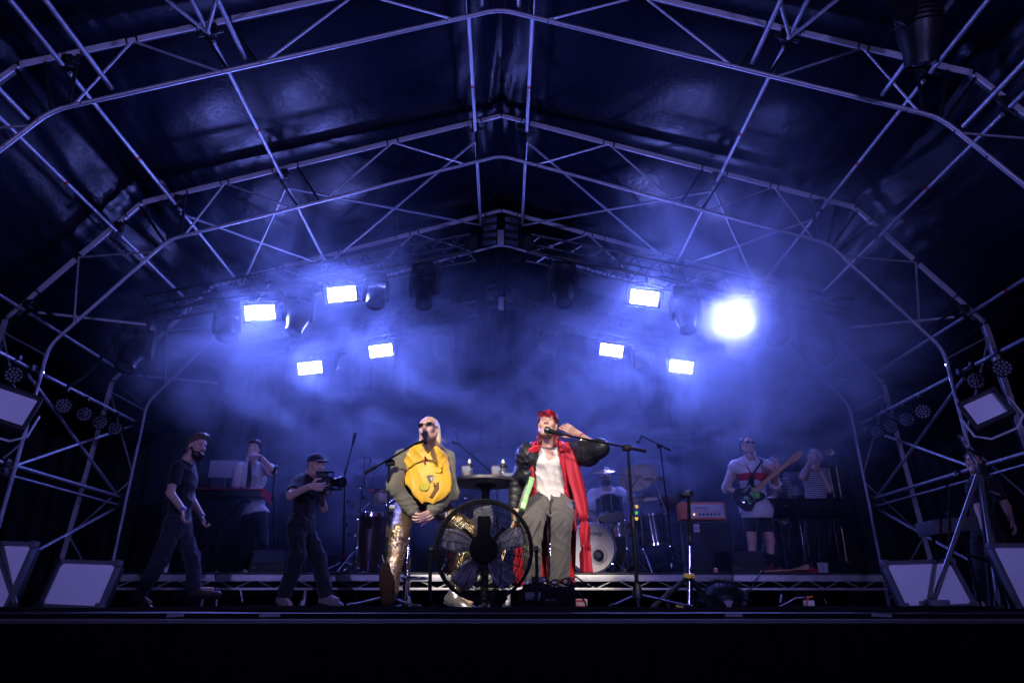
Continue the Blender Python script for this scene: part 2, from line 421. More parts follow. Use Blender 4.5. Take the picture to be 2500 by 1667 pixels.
# ------------------------------------------------------------------ lamp trusses following the roof
M['truss_black'] = mat('black truss', (.02, .02, .024), .3, .7, .2, 20)
def lamp_truss(Y, label):
    th = thing('lamp_truss', label, 'lighting truss', (AX, Y, 0), 0, 'lamp trusses hung under the roof')
    for s in (-1, 1):
        A = Vector((s * .42, 0, 5.16)); B = Vector((s * 5.15, 0, 4.10)); d = (B - A); n = 15
        up = Vector((0, 1, 0)).cross(d).normalized(); up = up if up.z > 0 else -up
        off = [Vector((0, y, 0)) * .15 + up * z * .15 for y, z in ((-1, -1), (1, -1), (1, 1), (-1, 1))]
        for o in off: MB().tube(A + o, B + o, .022, 8).build('chord', M['truss_black'], th)
        for k in range(n):
            p = A + d * (k / n); q = A + d * ((k + .5) / n); r_ = A + d * ((k + 1) / n)
            for a, b in ((0, 1), (1, 2), (2, 3), (3, 0)):
                z = MB(); z.tube(p + off[a], q + off[b], .009, 5); z.tube(q + off[b], r_ + off[a], .009, 5); z.build('lacing', M['truss_black'], th)
    for s in (-1, 1):
        for k in range(4): MB().box((s * .17, -.06, 5.62 - k * .13), (.20, .12, .05), Euler((0, s * .22, 0)), bev=.008).build('ridge_joint', M['steel_dark'], th)
    MB().box((0, -.08, 5.28), (.10, .06, .26), bev=.01).build('hinge_plate', M['alu'], th)
    for s in (-1, 1): MB().box((s * .42, -.1, 5.2), (.14, .02, .2), Euler((0, s * .22, 0))).build('end_plate', M['steel_dark'], th)
    for s in (-1, 1):
        pts = [(s * (.5 + 4.5 * k / 40), -.17 + .02 * math.sin(k * 1.3), 5.16 - 4.5 * k / 40 * .224 - .13 - .05 * abs(math.sin(k * .55))) for k in range(41)]
        MB().path(pts, .016, 6).build('cable_loom', M['rubber'], th)
    for s in (-1, 1):
        for x in (1.6, 4.4):
            zt = 5.16 - (x - .42) * .224
            MB().tube((s * x, 0, zt + .1), (s * x, 0, 6.2 - x * .31), .006, 5).build('hanging_chain', M['chrome'], th)
    return th
lamp_truss(9.2, 'black lamp truss bent under the ridge, front of the two')
lamp_truss(11.6, 'black lamp truss bent under the ridge, deep in the smoke')
# ================================================================== lamps on the trusses
HAZE = .004
SMOKE = [((3.8, 9.6, 4.0), (3.2, 2.8, 2.9), .80), ((-3.2, 10.2, 4.0), (3.4, 3.0, 2.3), .38), ((0, 10.9, 2.9), (7.0, 3.6, 2.9), .28), ((3.6, 8.1, 2.95), (2.1, 1.5, 1.45), 1.7), ((-3.9, 9.2, 3.3), (2.2, 1.6, 1.0), .55), ((3.1, 8.6, 4.95), (2.4, 1.8, 1.2), .7), ((-2.6, 8.5, 4.9), (2.4, 1.7, 1.0), .24), ((4.6, 8.2, 4.2), (2.0, 1.6, 1.5), .7), ((.9, 9.7, 2.0), (6.6, 3.8, 2.6), .18), ((4.0, 7.7, 5.3), (2.6, 1.7, 1.4), .30), ((-4.9, 9.9, 3.7), (1.6, 1.8, 1.6), .5), ((5.0, 10.1, 3.8), (1.5, 1.8, 1.6), .8)]
BLUE = (.16, .195, 1.0)
def blinder(px, py, D, roll, label, power):
    c = P(px, py, D); aim = (Vector((c.x * .25, 2.0, 1.2)) - c).normalized()
    th = thing('blinder', label, 'stage lamp', c, 0, 'lit blinders on the lamp trusses')
    q = aim.to_track_quat('-Y', 'Z').to_matrix(); q = q @ Matrix.Rotation(roll, 3, 'Y')
    th.rotation_euler = q.to_euler()
    MB().box((0, .06, 0), (.50, .12, .28), bev=.015).build('housing', M['black_metal'], th)
    f = MB().box((0, -.006, 0), (.40, .010, .205), bev=.003).build('lamp_face', M['led'], th)
    z = MB(); z.box((0, -.008, .131), (.50, .03, .014)); z.box((0, -.008, -.131), (.50, .03, .014))
    for s in (-1, 1): z.box((s * .24, -.008, 0), (.014, .03, .276))
    z.build('bezel', M['black_metal'], th)
    z = MB(); z.path([(-.27, .06, 0), (-.27, .06, .2), (0, .06, .24), (.27, .06, .2), (.27, .06, 0)], .012, 6); z.box((0, .06, .28), (.05, .05, .1), bev=.006)
    z.build('hanging_bracket', M['black_metal'], th)
    d = bpy.data.lights.new('blinder_light', 'AREA'); d.shape = 'RECTANGLE'; d.size = .38; d.size_y = .19; d.energy = power; d.color = BLUE; d.spread = R(160)
    o = bpy.data.objects.new('blinder_light', d); COL.objects.link(o); o.parent = th; o.location = (0, -.03, 0); o.rotation_euler = (R(-90), 0, 0)
    return th
BP = 104
for px, py, D, rl, lb in ((635, 763, 9.2, .2, 'lit blinder at the outer left of the front lamp truss'), (835, 718, 9.2, .2, 'lit blinder at the inner left of the front lamp truss'),
                      (1573, 727, 9.2, -.2, 'lit blinder at the inner right of the front lamp truss'), (1795, 780, 9.2, -.2, 'brightest lit blinder, outer right, swallowed by smoke'),
                      (757, 898, 11.6, .2, 'smaller lit blinder at the outer left of the rear truss'), (930, 856, 11.6, .2, 'smaller lit blinder at the inner left of the rear truss'),
                      (1493, 855, 11.6, -.2, 'smaller lit blinder at the inner right of the rear truss'), (1663, 895, 11.6, -.2, 'smaller lit blinder at the outer right of the rear truss')):
    blinder(px, py, D, -rl, lb, BP * (2.2 if px == 1795 else 1))
# ================================================================== moving heads, cans, panel lights
def orient(axis, up=(0, 0, 1)):
    z = Vector(axis).normalized(); u = Vector(up)
    if abs(z.dot(u)) > .97: u = Vector((0, 1, 0))
    x = u.cross(z).normalized(); y = z.cross(x)
    return Matrix((x, y, z)).transposed()
def moving_head(c, label, kind, aim, yaw, s=1.0):
    """hangs from c (its clamp); yoke turned by yaw about the vertical, head pointing along aim in the yoke's own frame"""
    th = thing('moving_head_lamp', label, 'stage lamp', c, yaw, 'moving head lamps on the trusses')
    z = MB().box((0, 0, -.10 * s), (.36 * s, .26 * s, .15 * s), bev=.025 * s); z.box((0, 0, -.01 * s), (.08 * s, .10 * s, .06 * s), bev=.01)
    z.build('base', M['black_plastic'], th)
    MB().box((0, -.131 * s, -.10 * s), (.12 * s, .006, .06 * s)).build('display', M['glass_lens'], th)
    for sx in (-1, 1):
        z = MB(); z.prism([(-.09, -.17), (.09, -.17), (.075, -.46), (.03, -.52), (-.03, -.52), (-.075, -.46)], (sx * .195 * s - .025 * s, 0, 0), (0, s, 0), (0, 0, s), (.05 * s, 0, 0))
        z.box((sx * .11 * s, 0, -.185 * s), (.2 * s, .2 * s, .04 * s), bev=.01); z.build('yoke_arm', M['black_plastic'], th)
    a = Vector(aim).normalized(); o = Vector((0, 0, -.44 * s))
    if kind == 'spot': prof = [(.02, -.26), (.11, -.25), (.15, -.19), (.165, -.05), (.16, .08), (.125, .2), (.12, .30), (.105, .30), (.10, .285)]
    else: prof = [(.02, -.17), (.10, -.165), (.15, -.12), (.168, -.02), (.168, .10), (.165, .17), (.15, .17), (.148, .155)]
    hd = MB().lathe([(r * s, h * s) for r, h in prof], o, a, 24).build('lamp_head', M['black_plastic'], th)
    L_ = prof[-1]
    MB().lathe([(.001, L_[1] * s + .004), (L_[0] * .6 * s, L_[1] * s + .012), (L_[0] * s * .98, L_[1] * s - .004)], o, a, 24, cap=False).build('lens', M['glass_lens'], hd)
    z = MB()
    for k in range(5): z.lathe([(.168 * s, (-.16 + .035 * k) * s), (.174 * s, (-.153 + .035 * k) * s), (.168 * s, (-.146 + .035 * k) * s)], o, a, 20, cap=False)
    z.build('cooling_fins', M['black_metal'], hd)
    return th
def truss_z(x): return 5.16 - (abs(x - AX) - .42) * .224 - .17
for px, py, D, kind, aim, yaw, s, lb in (
    (352, 745, 9.2, 'spot', (-.1, -.45, -.9), .2, 1.12, 'big moving head hanging at the far left end of the front truss'),
    (568, 735, 9.2, 'wash', (.1, -.25, -.95), 0, .95, 'short wash moving head beside the outer left blinder'),
    (737, 705, 9.2, 'spot', (-.1, -.25, -.95), .1, 1.0, 'moving head hanging between the two left blinders'),
    (922, 668, 9.2, 'wash', (.1, -.3, -.95), 0, .85, 'short wash moving head just right of the inner left blinder'),
    (1040, 640, 9.2, 'spot', (.15, -.35, -.9), -.3, 1.0, 'moving head hanging left of the ridge joint'),
    (1372, 642, 9.2, 'spot', (-.1, -.35, -.9), .3, 1.0, 'moving head hanging right of the ridge joint'),
    (1668, 710, 9.2, 'spot', (-.05, -.3, -.95), 0, 1.0, 'moving head silhouetted between the two right blinders'),
    (1882, 760, 9.2, 'wash', (.1, -.3, -.95), 0, .95, 'short wash moving head right of the brightest blinder'),
    (1985, 785, 9.2, 'spot', (.3, -.4, -.9), -.3, 1.05, 'moving head fading into smoke at the right of the front truss'),
    (846, 885, 11.6, 'wash', (0, -.3, -.95), 0, .9, 'faint moving head on the rear truss between left blinders'),
    (1078, 820, 11.6, 'spot', (.1, -.3, -.9), 0, .95, 'faint moving head on the rear truss, left of the middle'),
    (1340, 820, 11.6, 'spot', (-.1, -.3, -.9), 0, .95, 'faint moving head on the rear truss, right of the middle'),
    (1570, 885, 11.6, 'wash', (0, -.3, -.95), 0, .9, 'faint moving head on the rear truss between right blinders'),
    (572, 945, 11.6, 'spot', (0, -.3, -.95), .3, .95, 'faint moving head at the left end of the rear truss'),
    (1850, 945, 11.6, 'spot', (0, -.3, -.95), -.3, .95, 'faint moving head at the right end of the rear truss')):
    c = P(px, py, D); c.z = truss_z(c.x) + .02; moving_head(c, lb, kind, aim, yaw, s)
moving_head(P(2215, -40, 4.6), 'large black lamp hanging overhead at the top right', 'spot', (.35, .3, -.9), .6, 1.15)
# cable drooping from the left end of the front truss
z = MB(); a, b = P(330, 740, 9.2), P(165, 945, 8.4)
z.path([a.lerp(b, t) + Vector((0, 0, -.25 * math.sin(math.pi * t))) for t in [k / 12 for k in range(13)]], .022, 6)
tag(z.build('hanging_cable', M['rubber']), 'thick black cable drooping from the left end of the front truss', 'cable')

M['led_glass'] = mat('small lamp lens', (.30, .31, .36), .10, 0, .1, 8, coat=1)
def par_can(c, aim, label, s=1.0):
    th = thing('par_can', label, 'stage lamp', c, 0, 'round lamps hung from the side frames')
    a = Vector(aim).normalized(); Mx = orient(a)
    MB().lathe([(.03 * s, -.16 * s), (.075 * s, -.15 * s), (.098 * s, -.06 * s), (.105 * s, .05 * s), (.105 * s, .07 * s), (.094 * s, .07 * s), (.092 * s, .05 * s)], (0, 0, 0), a, 20).build('can', M['black_metal'], th)
    pts = [(0, 0)] + [(.038, k * 60) for k in range(6)] + [(.074, 15 + k * 30) for k in range(12)]
    for r, d in pts:
        o = Mx @ Vector((r * s * math.cos(R(d)), r * s * math.sin(R(d)), .05 * s))
        MB().lathe([(.0165 * s, 0), (.017 * s, .008 * s), (.011 * s, .018 * s), (.002 * s, .021 * s)], o, a, 8).build('lens', M['led_glass'], th)
    MB().path([Mx @ Vector((-.115 * s, 0, 0)), Mx @ Vector((-.12 * s, 0, -.02 * s)) + Vector((0, 0, .13)), Vector((0, 0, .19)), Mx @ Vector((.12 * s, 0, -.02 * s)) + Vector((0, 0, .13)), Mx @ Vector((.115 * s, 0, 0))], .008, 5).build('bracket', M['black_metal'], th)
    MB().box((0, 0, .21), (.05, .05, .06), bev=.008).build('hook_clamp', M['steel_dark'], th)
for i, (px, py) in enumerate(((35, 915), (155, 990), (205, 1010), (243, 1030), (280, 1045))):
    c = PX(px, py, AX - 5.62)
    par_can(c, (.55, -.8, -.25), ['round many-lensed lamp at the left edge above the tilted panel', 'round lamp nearest the camera of the four in the left row', 'second of the four round lamps in the left row', 'third of the four round lamps in the left row', 'farthest round lamp of the left row, faint in haze'][i], 1.0)
for i, (px, py) in enumerate(((2446, 899), (2382, 929), (2253, 1004), (2214, 1023), (2174, 1039), (2143, 1052))):
    c = PX(px, py, AX + 5.62)
    par_can(c, (-.55, -.8, -.25), ['rightmost round many-lensed lamp above the right tilted panel', 'round lamp second from the right edge above the tilted panel', 'nearest of the four small round lamps in the right row', 'second of the four small round lamps in the right row', 'third of the four small round lamps in the right row', 'farthest small round lamp of the right row, faint in haze'][i], 1.0)

# panel lights: white diffuser in a metal frame
M['diffuser'] = mat('white diffuser sheet', (.82, .81, .84), .6, 0, .06, 3, .05, 200)
M['panel_frame'] = mat('grey panel frame', (.11, .11, .13), .55, .3, .2, 14)
M['panel_dark'] = mat('black panel frame', (.03, .03, .035), .5, .2, .2, 14)
def panel_light(name, corners, label, group, fm, fw=.024, depth=.07, yoke=False, brackets=True):
    """corners TL, TR, BR, BL as world points; becomes a flat panel of real size"""
    tl, tr, br, bl = [Vector(c) for c in corners]
    c = (tl + tr + br + bl) / 4; x = ((tr - tl) + (br - bl)).normalized(); y = ((tl - bl) + (tr - br)).normalized()
    n = x.cross(y).normalized(); y = n.cross(x).normalized()
    w = ((tr - tl).length + (br - bl).length) / 2; h = ((tl - bl).length + (tr - br).length) / 2
    Mx = Matrix((x, y, n)).transposed(); th = thing(name, label, 'panel light', c, 0, group)
    th.rotation_euler = Mx.to_euler()
    MB().box((0, 0, -.012), (w - fw * 1.2, h - fw * 1.2, .012)).build('diffuser', M['diffuser'], th)
    for sx in (-1, 1): MB().box((sx * (w / 2 - fw / 2), 0, 0), (fw, h - 2 * fw - .002, .04), bev=.004).build('frame_bar', fm, th)
    for sy in (-1, 1): MB().box((0, sy * (h / 2 - fw / 2), 0), (w, fw, .04), bev=.004).build('frame_bar', fm, th)
    if brackets:
        for sx in (-1, 1):
            for sy in (-1, 1): MB().box((sx * (w / 2 - .018), sy * (h / 2 - .018), .006), (.045, .045, .048), bev=.005).build('corner_bracket', fm, th)
    MB().box((0, 0, -.02 - depth / 2), (w * .9, h * .9, depth), bev=.01).build('housing', M['black_plastic'], th)
    if yoke:
        MB().path([(-w / 2 - .03, .02, -.03), (-w / 2 - .03, -h / 2 - .02, -.03), (-w / 2 + .05, -h / 2 - .09, -.03), (w / 2 - .05, -h / 2 - .09, -.03), (w / 2 + .03, -h / 2 - .02, -.03), (w / 2 + .03, .02, -.03)], .009, 6).build('yoke', M['alu_flat'], th)
    return th
G = 'panel lights standing on the stage floor'
D = 5.0
panel_light('floor_panel_light', [P(112, 1372, D + .22), P(264, 1384, D + .10), P(281, 1475, D + .0), P(123, 1476, D + .1)], 'white floor panel light in grey frame, left, near the walking man', G, M['panel_frame'])
panel_light('floor_panel_light', [P(-150, 1325, D + .0), P(52, 1340, D - .1), P(58, 1482, D - .25), P(-150, 1484, D - .1)], 'white floor panel light cut off by the left picture edge', G, M['panel_frame'], .028)
panel_light('floor_panel_light', [P(2187, 1385, D + .12), P(2362, 1374, D + .22), P(2345, 1474, D + .08), P(2168, 1474, D)], 'white floor panel light in grey frame, right, before the riser end', G, M['panel_frame'])
panel_light('floor_panel_light', [P(2465, 1350, D - .1), P(2680, 1340, D + .05), P(2680, 1480, D - .1), P(2432, 1473, D - .25)], 'white floor panel light cut off by the right picture edge', G, M['panel_frame'], .028)
G = 'panel lights raised on stands'
panel_light('stand_panel_light', [P(-80, 905, 4.75), P(106, 980, 5.0), P(60, 1046, 4.9), P(-110, 1005, 4.65)], 'tilted panel light on a stand at the left picture edge', G, M['panel_dark'], .03, yoke=True, brackets=False)
panel_light('stand_panel_light', [P(2335, 990, 5.0), P(2428, 942, 4.85), P(2482, 1010, 4.75), P(2384, 1048, 4.9)], 'tilted panel light on a stand at the right, beside the legs of the arch', G, M['panel_dark'], .03, yoke=True, brackets=False)
M['stand_metal'] = mat('dull stand steel', (.16, .16, .18), .38, .7, .25, 20)
def light_stand(top, feet, label):
    th = thing('light_stand', label, 'light stand', (top.x, top.y, 0), 0, 'tripod stands of the panel lights')
    hub = Vector((top.x + .09 * (1 if top.x > 0 else -1), top.y, 1.0)); low = Vector((hub.x, top.y, .30))
    MB().tube(hub, top, .016, 10).build('upper_pole', M['stand_metal'], th, world=True)
    MB().tube(low, hub, .021, 10).build('lower_pole', M['black_metal'], th, world=True)
    MB().box(hub, (.055, .055, .08), bev=.012).build('collar', M['black_plastic'], th, world=True)
    MB().tube(hub + Vector((-.03, -.05, .1)), hub + Vector((-.11, -.08, .14)), .009, 6).build('clamp_knob', M['black_plastic'], th, world=True)
    for f in feet:
        f = Vector(f); l = MB().tube(hub + (f - hub).normalized() * .05, f, .017, 10).build('leg', M['stand_metal'], th, world=True)
        MB().tube(f + Vector((0, 0, .03)), f, .02, 8).build('rubber_foot', M['rubber'], l, world=True)
        MB().tube(low, hub.lerp(f, .62), .008, 6).build('strut', M['black_metal'], th, world=True)
    return th
t = P(2432, 1062, 4.85); hb = P(2352, 1160, 5.1)
light_stand(P(2342, 1060, 5.1), [P(2278, 1470, 5.0), P(2440, 1480, 4.9) , P(2420, 1478, 5.9)], 'chrome tripod light stand in front of the man at the right')
light_stand(P(-25, 1060, 4.95), [P(40, 1482, 4.8), P(-150, 1482, 4.9), P(-20, 1480, 5.7)], 'tripod light stand cut off by the left picture edge')
tag(MB().box(P(2287, 1472, 4.95), (.13, .10, .045), bev=.008).build('stand_weight', M['panel_frame']), 'small grey metal box under the right light stand foot', 'weight')
# ================================================================== riser platforms
M['riser_top'] = mat('black riser ply', (.018, .018, .02), .6, 0, .3, 8, .2, 80)
M['riser_alu'] = mat('scuffed riser aluminium', (.42, .41, .40), .5, .55, .3, 22, .2, 90)
RZ = .41
edges = [-4.62, -2.36, -.06, 2.62, 4.72]
RL = ['leftmost riser platform, behind the walking man', 'riser platform left of the singers, behind the cameraman', 'riser platform behind the two singers, under the drums', 'rightmost riser platform, under the bass player']
for i in range(4):
    x0, x1 = edges[i] + .006, edges[i + 1] - .006; y0, y1 = 8.2, 11.0
    th = thing('riser_platform', RL[i], 'stage riser', ((x0 + x1) / 2, y0, 0), 0, 'riser platforms carrying the band')
    MB().box(((x0 + x1) / 2, (y0 + y1) / 2 + .03, RZ - .012), (x1 - x0, y1 - y0, .024), bev=.004).build('deck', M['riser_top'], th, world=True)
    MB().box(((x0 + x1) / 2, y0 + .03, RZ - .062), (x1 - x0, .045, .072), bev=.005).build('top_rail', M['riser_alu'], th, world=True)
    MB().box(((x0 + x1) / 2, y0 + .03, .232), (x1 - x0, .04, .026), bev=.004).build('bottom_rail', M['riser_alu'], th, world=True)
    n = max(4, round((x1 - x0) / .42)); w = (x1 - x0) / n
    for k in range(n):
        a = x0 + k * w
        MB().tube((a + .05, y0 + .03, .312), (a + w / 2 - .02, y0 + .03, .244), .0075, 6).build('lacing', M['riser_alu'], th, world=True)
        MB().tube((a + w / 2 + .02, y0 + .03, .244), (a + w - .05, y0 + .03, .312), .0075, 6).build('lacing', M['riser_alu'], th, world=True)
    for x in (x0 + .12, x1 - .12):
        MB().tube((x, y0 + .05, .09), (x, y0 + .05, .23), .022, 10).build('leg', M['riser_alu'], th, world=True)
        c = MB().box((x - .015, y0 + .05, .085), (.045, .04, .05), bev=.006).build('caster_fork', M['riser_alu'], th, world=True)
        MB().lathe([(.012, -.012), (.042, -.012), (.045, 0), (.042, .012), (.012, .012)], (x - .03, y0 + .05, .047), (0, 1, 0), 16).build('wheel', M['rubber'], c, world=True)
        for k in range(3):
            MB().tube((x + .04 + .05 * k, y0 + .006, RZ - .06), (x + .04 + .05 * k, y0 + .003, RZ - .06), .006, 6).build('bolt', M['steel_dark'], th, world=True)
    for x in (x0 + .15, x1 - .15): MB().tube((x, y1 - .1, .0), (x, y1 - .1, .38), .024, 8).build('leg', M['riser_alu'], th, world=True)
# struts dangling below the riser edge (loose legs)
for px, lab in ((590, 'left'), (1900, 'right')):
    pass

# ------------------------------------------------------------------ back of the stage: banners and stack
def banner_mat():
    m, t, b = nodes_of('printed banner cloth'); L = t.links.new
    tc = N(t, 'ShaderNodeTexCoord'); out = None
    for cx_ in (-.5, 1.0):
        s = N(t, 'ShaderNodeVectorMath', operation='SUBTRACT'); s.inputs[1].default_value = (cx_, 0, 0); L(tc.outputs['Object'], s.inputs[0])
        d = N(t, 'ShaderNodeVectorMath', operation='MULTIPLY'); d.inputs[1].default_value = (1 / .62, 0, 1 / .26); L(s.outputs[0], d.inputs[0])
        l = N(t, 'ShaderNodeVectorMath', operation='LENGTH'); L(d.outputs[0], l.inputs[0])
        r = N(t, 'ShaderNodeValToRGB'); e = r.color_ramp.elements; e[0].position = 0; e[0].color = (.01, .01, .02, 1); e[1].position = 1.0; e[1].color = (0, 0, 0, 1)
        for p_, c_ in ((.30, (.012, .012, .03)), (.33, (.10, .10, .16)), (.62, (.13, .13, .2)), (.66, (.015, .015, .03)), (.74, (.0, .0, .0))):
            q = e.new(p_); q.color = (*c_, 1)
        L(l.outputs['Value'], r.inputs[0])
        if out is None: out = r.outputs[0]
        else:
            a = N(t, 'ShaderNodeMix', data_type='RGBA', blend_type='ADD'); a.inputs[0].default_value = 1; L(out, a.inputs[6]); L(r.outputs[0], a.inputs[7]); out = a.outputs[2]
    nz = N(t, 'ShaderNodeTexNoise'); nz.inputs['Scale'].default_value = 1.3; L(tc.outputs['Object'], nz.inputs['Vector'])
    r = N(t, 'ShaderNodeValToRGB'); r.color_ramp.elements[0].color = (.018, .018, .04, 1); r.color_ramp.elements[1].color = (.045, .045, .085, 1); L(nz.outputs['Fac'], r.inputs[0])
    a = N(t, 'ShaderNodeMix', data_type='RGBA', blend_type='ADD'); a.inputs[0].default_value = 1; L(out, a.inputs[6]); L(r.outputs[0], a.inputs[7])
    L(a.outputs[2], b.inputs['Base Color']); b.inputs['Roughness'].default_value = .7
    return m
M['banner'] = banner_mat()
for s, x0, x1, lb in ((-1, -3.35, -.55, 'dark printed banner with large faint eyes behind the blond singer'), (1, .32, 3.15, 'dark printed banner hung behind the drummer')):
    def bp(u, v, x0=x0, x1=x1): return (x0 + (x1 - x0) * u - (x0 + x1) / 2, .015 * math.sin(u * 19), 1.45 - 3.0 * v - .0)
    th = thing('banner', lb, 'banner', ((x0 + x1) / 2, 12.6, 2.45), 0, 'banners at the back of the stage')
    o = MB().sheet(bp, 60, 4).build('cloth', M['banner'], th); solid(o, .003)
    MB().tube((-(x1 - x0) / 2 - .05, .03, 1.46), ((x1 - x0) / 2 + .05, .03, 1.46), .02, 8).build('top_bar', M['black_metal'], th)
    for q in (-1, 1): MB().tube((q * (x1 - x0) / 2, .05, 1.46), (q * (x1 - x0) / 2, .05, -2.44), .018, 8).build('post', M['black_metal'], th)
th = thing('speaker_cabinet', 'tall black speaker cabinet between the banners, with a moulded handle', 'speaker', (-.2, 12.2, 0))
MB().box((0, .3, 1.35), (.92, .6, 2.7), bev=.02).build('cabinet', M['black_plastic'], th)
MB().path([(-.22, -.01, 1.95), (-.22, -.01, 1.5), (-.17, -.01, 1.42), (.17, -.01, 1.42), (.22, -.01, 1.5), (.22, -.01, 1.95)], .014, 6).build('handle_rim', M['steel_dark'], th)
for z_ in (2.44, 2.62, 2.80):
    MB().box((0, -.02, z_), (.84, .03, .022), bev=.004).build('louvre', M['steel_dark'], th)
MB().prism([(-.03, 0), (.03, 0), (0, .05)], (-.14, -.004, 2.06), (1, 0, 0), (0, 0, 1), (0, .003, 0)).build('warning_sticker', M['white_tape'], th)
# ================================================================== stands and microphones
M['mic_grey'] = mat('microphone grille', (.10, .10, .11), .35, .9, .3, 60, .5, 300)
M['white_plastic'] = mat('white plastic', (.55, .55, .56), .35)
def cable_sag(a, b, sag, n=10): return [Vector(a).lerp(Vector(b), k / n) + Vector((0, 0, -sag * math.sin(math.pi * k / n))) for k in range(n + 1)]
def mic(parent, tip, tail, world=True):
    tip, tail = Vector(tip), Vector(tail); d = tip - tail; l = d.length
    b = MB().lathe([(.010, 0), (.013, .004), (.016, l * .25), (.022, l * .72), (.0255, l * .76)], tail, d, 16).build('microphone_body', M['black_metal'], parent, world=world)
    MB().lathe([(.0255, l * .74), (.029, l * .80), (.0295, l * .88), (.022, l * .97), (.008, l)], tail, d, 16).build('microphone_head', M['mic_grey'], b, world=world)
    MB().lathe([(.0275, l * .765), (.0285, l * .775), (.0275, l * .785)], tail, d, 16, cap=False).build('microphone_ring', M['chrome'], b, world=world)
    return b
def mic_stand(label, base, top, bA, bB, tip, feet, round_base=False, r=.012, knob=True):
    """base on the floor, top = boom clutch; boom runs bA (tail) to bB (microphone clip); tip = microphone end"""
    base, top, bA, bB = Vector(base), Vector(top), Vector(bA), Vector(bB)
    th = thing('microphone_stand', label, 'microphone stand', base, 0, 'microphone stands')
    hub = base.lerp(top, .10); mid = base.lerp(top, .52)
    MB().tube(hub, mid, r * 1.25, 10).build('lower_pole', M['black_metal'], th, world=True)
    MB().tube(mid, top, r * .85, 10).build('upper_pole', M['black_metal'], th, world=True)
    MB().tube(mid - Vector((0, 0, .04)), mid + Vector((0, 0, .05)), r * 1.7, 10).build('height_clutch', M['black_plastic'], th, world=True)
    MB().lathe([(.018, -.05), (.034, -.045), (.04, -.01), (.026, .045), (.016, .06)], hub, (0, 0, 1), 14).build('hub', M['steel_dark'], th, world=True)
    for f in feet:
        f = Vector(f); l = MB().tube(hub + Vector((0, 0, -.02)), f + Vector((0, 0, .012)), .0095, 8).build('leg', M['steel_dark'], th, world=True)
        MB().tube(f + (hub - f).normalized() * .05 + Vector((0, 0, .012)), f + Vector((0, 0, .012)), .014, 8).build('rubber_foot', M['rubber'], l, world=True)
    if knob:
        MB().lathe([(.004, -.028), (.02, -.02), (.026, 0), (.02, .02), (.004, .028)], top, (0, 1, 0), 14).build('boom_clutch', M['black_plastic'], th, world=True)
        MB().box(top + (bB - bA).normalized() * .01, (.07, .05, .045), bev=.01).build('clutch_block', M['black_metal'], th, world=True)
    MB().tube(bA, bB, .0085, 8).build('boom', M['black_metal'], th, world=True)
    MB().tube(bA, bA.lerp(bB, .22), .0135, 8).build('counterweight', M['black_metal'], th, world=True)
    if tip is not None:
        tip = Vector(tip); d = (tip - bB)
        tail = tip - d.normalized() * .175 if d.length > .05 else bB
        clip = MB().tube(bB, tail + (tip - tail) * .35, .011, 8); clip.build('clip', M['black_plastic'], th, world=True)
        mic(th, tip, tail)
    return th
# singers' stands
s2 = mic_stand('black boom microphone stand at the singer in red, coloured plectrums on its pole', P(1559, 1486, 5.2), P(1533, 1094, 5.25), P(1578, 1101, 5.22), P(1376, 1061, 5.4), P(1329, 1048, 5.46),
               [P(1486, 1487, 5.05), P(1692, 1487, 5.1), P(1560, 1486, 5.75)])
for py, k in ((1236, 'yellow_tape'), (1251, 'green_tape'), (1266, 'yellow_tape')):
    c = P(1554, py, 5.19); MB().prism([(-.012, .012), (.012, .012), (.013, .002), (.004, -.014), (-.004, -.014), (-.013, .002)], c, (1, 0, 0), (0, 0, 1), (0, .003, 0)).build('plectrum', M[k], s2, world=True)
MB().tube(P(1650, 1479, 5.1), P(1668, 1483, 5.1), .0115, 8).build('marker_band', M['yellow_tape'], s2, world=True)
mic_stand('black boom microphone stand at the blond singer', P(941, 1486, 5.55), P(950, 1131, 5.35), P(891, 1155, 5.38), P(1014, 1083, 5.22), None,
          [P(846, 1484, 5.4), P(1030, 1487, 5.3), P(950, 1486, 6.0)])
th = [o for o in bpy.data.objects if o.get('label') == 'black boom microphone stand at the blond singer'][0]
MB().tube(P(1014, 1083, 5.22), P(1034, 1076, 5.18), .012, 8).build('clip', M['black_plastic'], th, world=True)
mic(th, P(1037, 1055, 5.30), P(1039, 1082, 5.145))
mic_stand('tall boom microphone stand over the drums', P(1647, 1390, 8.75), P(1612, 1090, 8.7), P(1638, 1100, 8.65), P(1566, 1063, 8.7), P(1556, 1080, 8.6), [P(1600, 1393, 8.5), P(1700, 1393, 8.6), P(1650, 1390, 9.1)])
mic_stand('dark microphone stand behind the cameraman', P(838, 1390, 9.0), P(842, 1150, 9.0), P(840, 1165, 9.0), P(862, 1080, 9.0), P(868, 1055, 9.0), [P(800, 1393, 8.8), P(880, 1393, 8.8), P(840, 1390, 9.3)], knob=False)
mic_stand('slanting boom microphone behind the bar table', P(1215, 1390, 9.3), P(1214, 1163, 9.3), P(1222, 1172, 9.25), P(1118, 1082, 9.2), P(1106, 1078, 9.1), [P(1180, 1393, 9.1), P(1250, 1393, 9.1), P(1215, 1390, 9.6)])
z = MB(); z.path([P(1120, 1085, 9.2), P(1114, 1060, 9.2), P(1109, 1055, 9.2), P(1105, 1075, 9.15)], .006, 5); tag(z.build('microphone_cable', M['rubber']), 'loop of cable on the slanting boom microphone', 'cable')
mic_stand('microphone stand beside the keyboard player', P(672, 1390, 9.0), P(668, 1215, 9.0), P(664, 1225, 9.0), P(672, 1145, 9.0), P(676, 1138, 8.95), [P(640, 1393, 8.8), P(700, 1393, 8.8), P(672, 1390, 9.3)], knob=False)
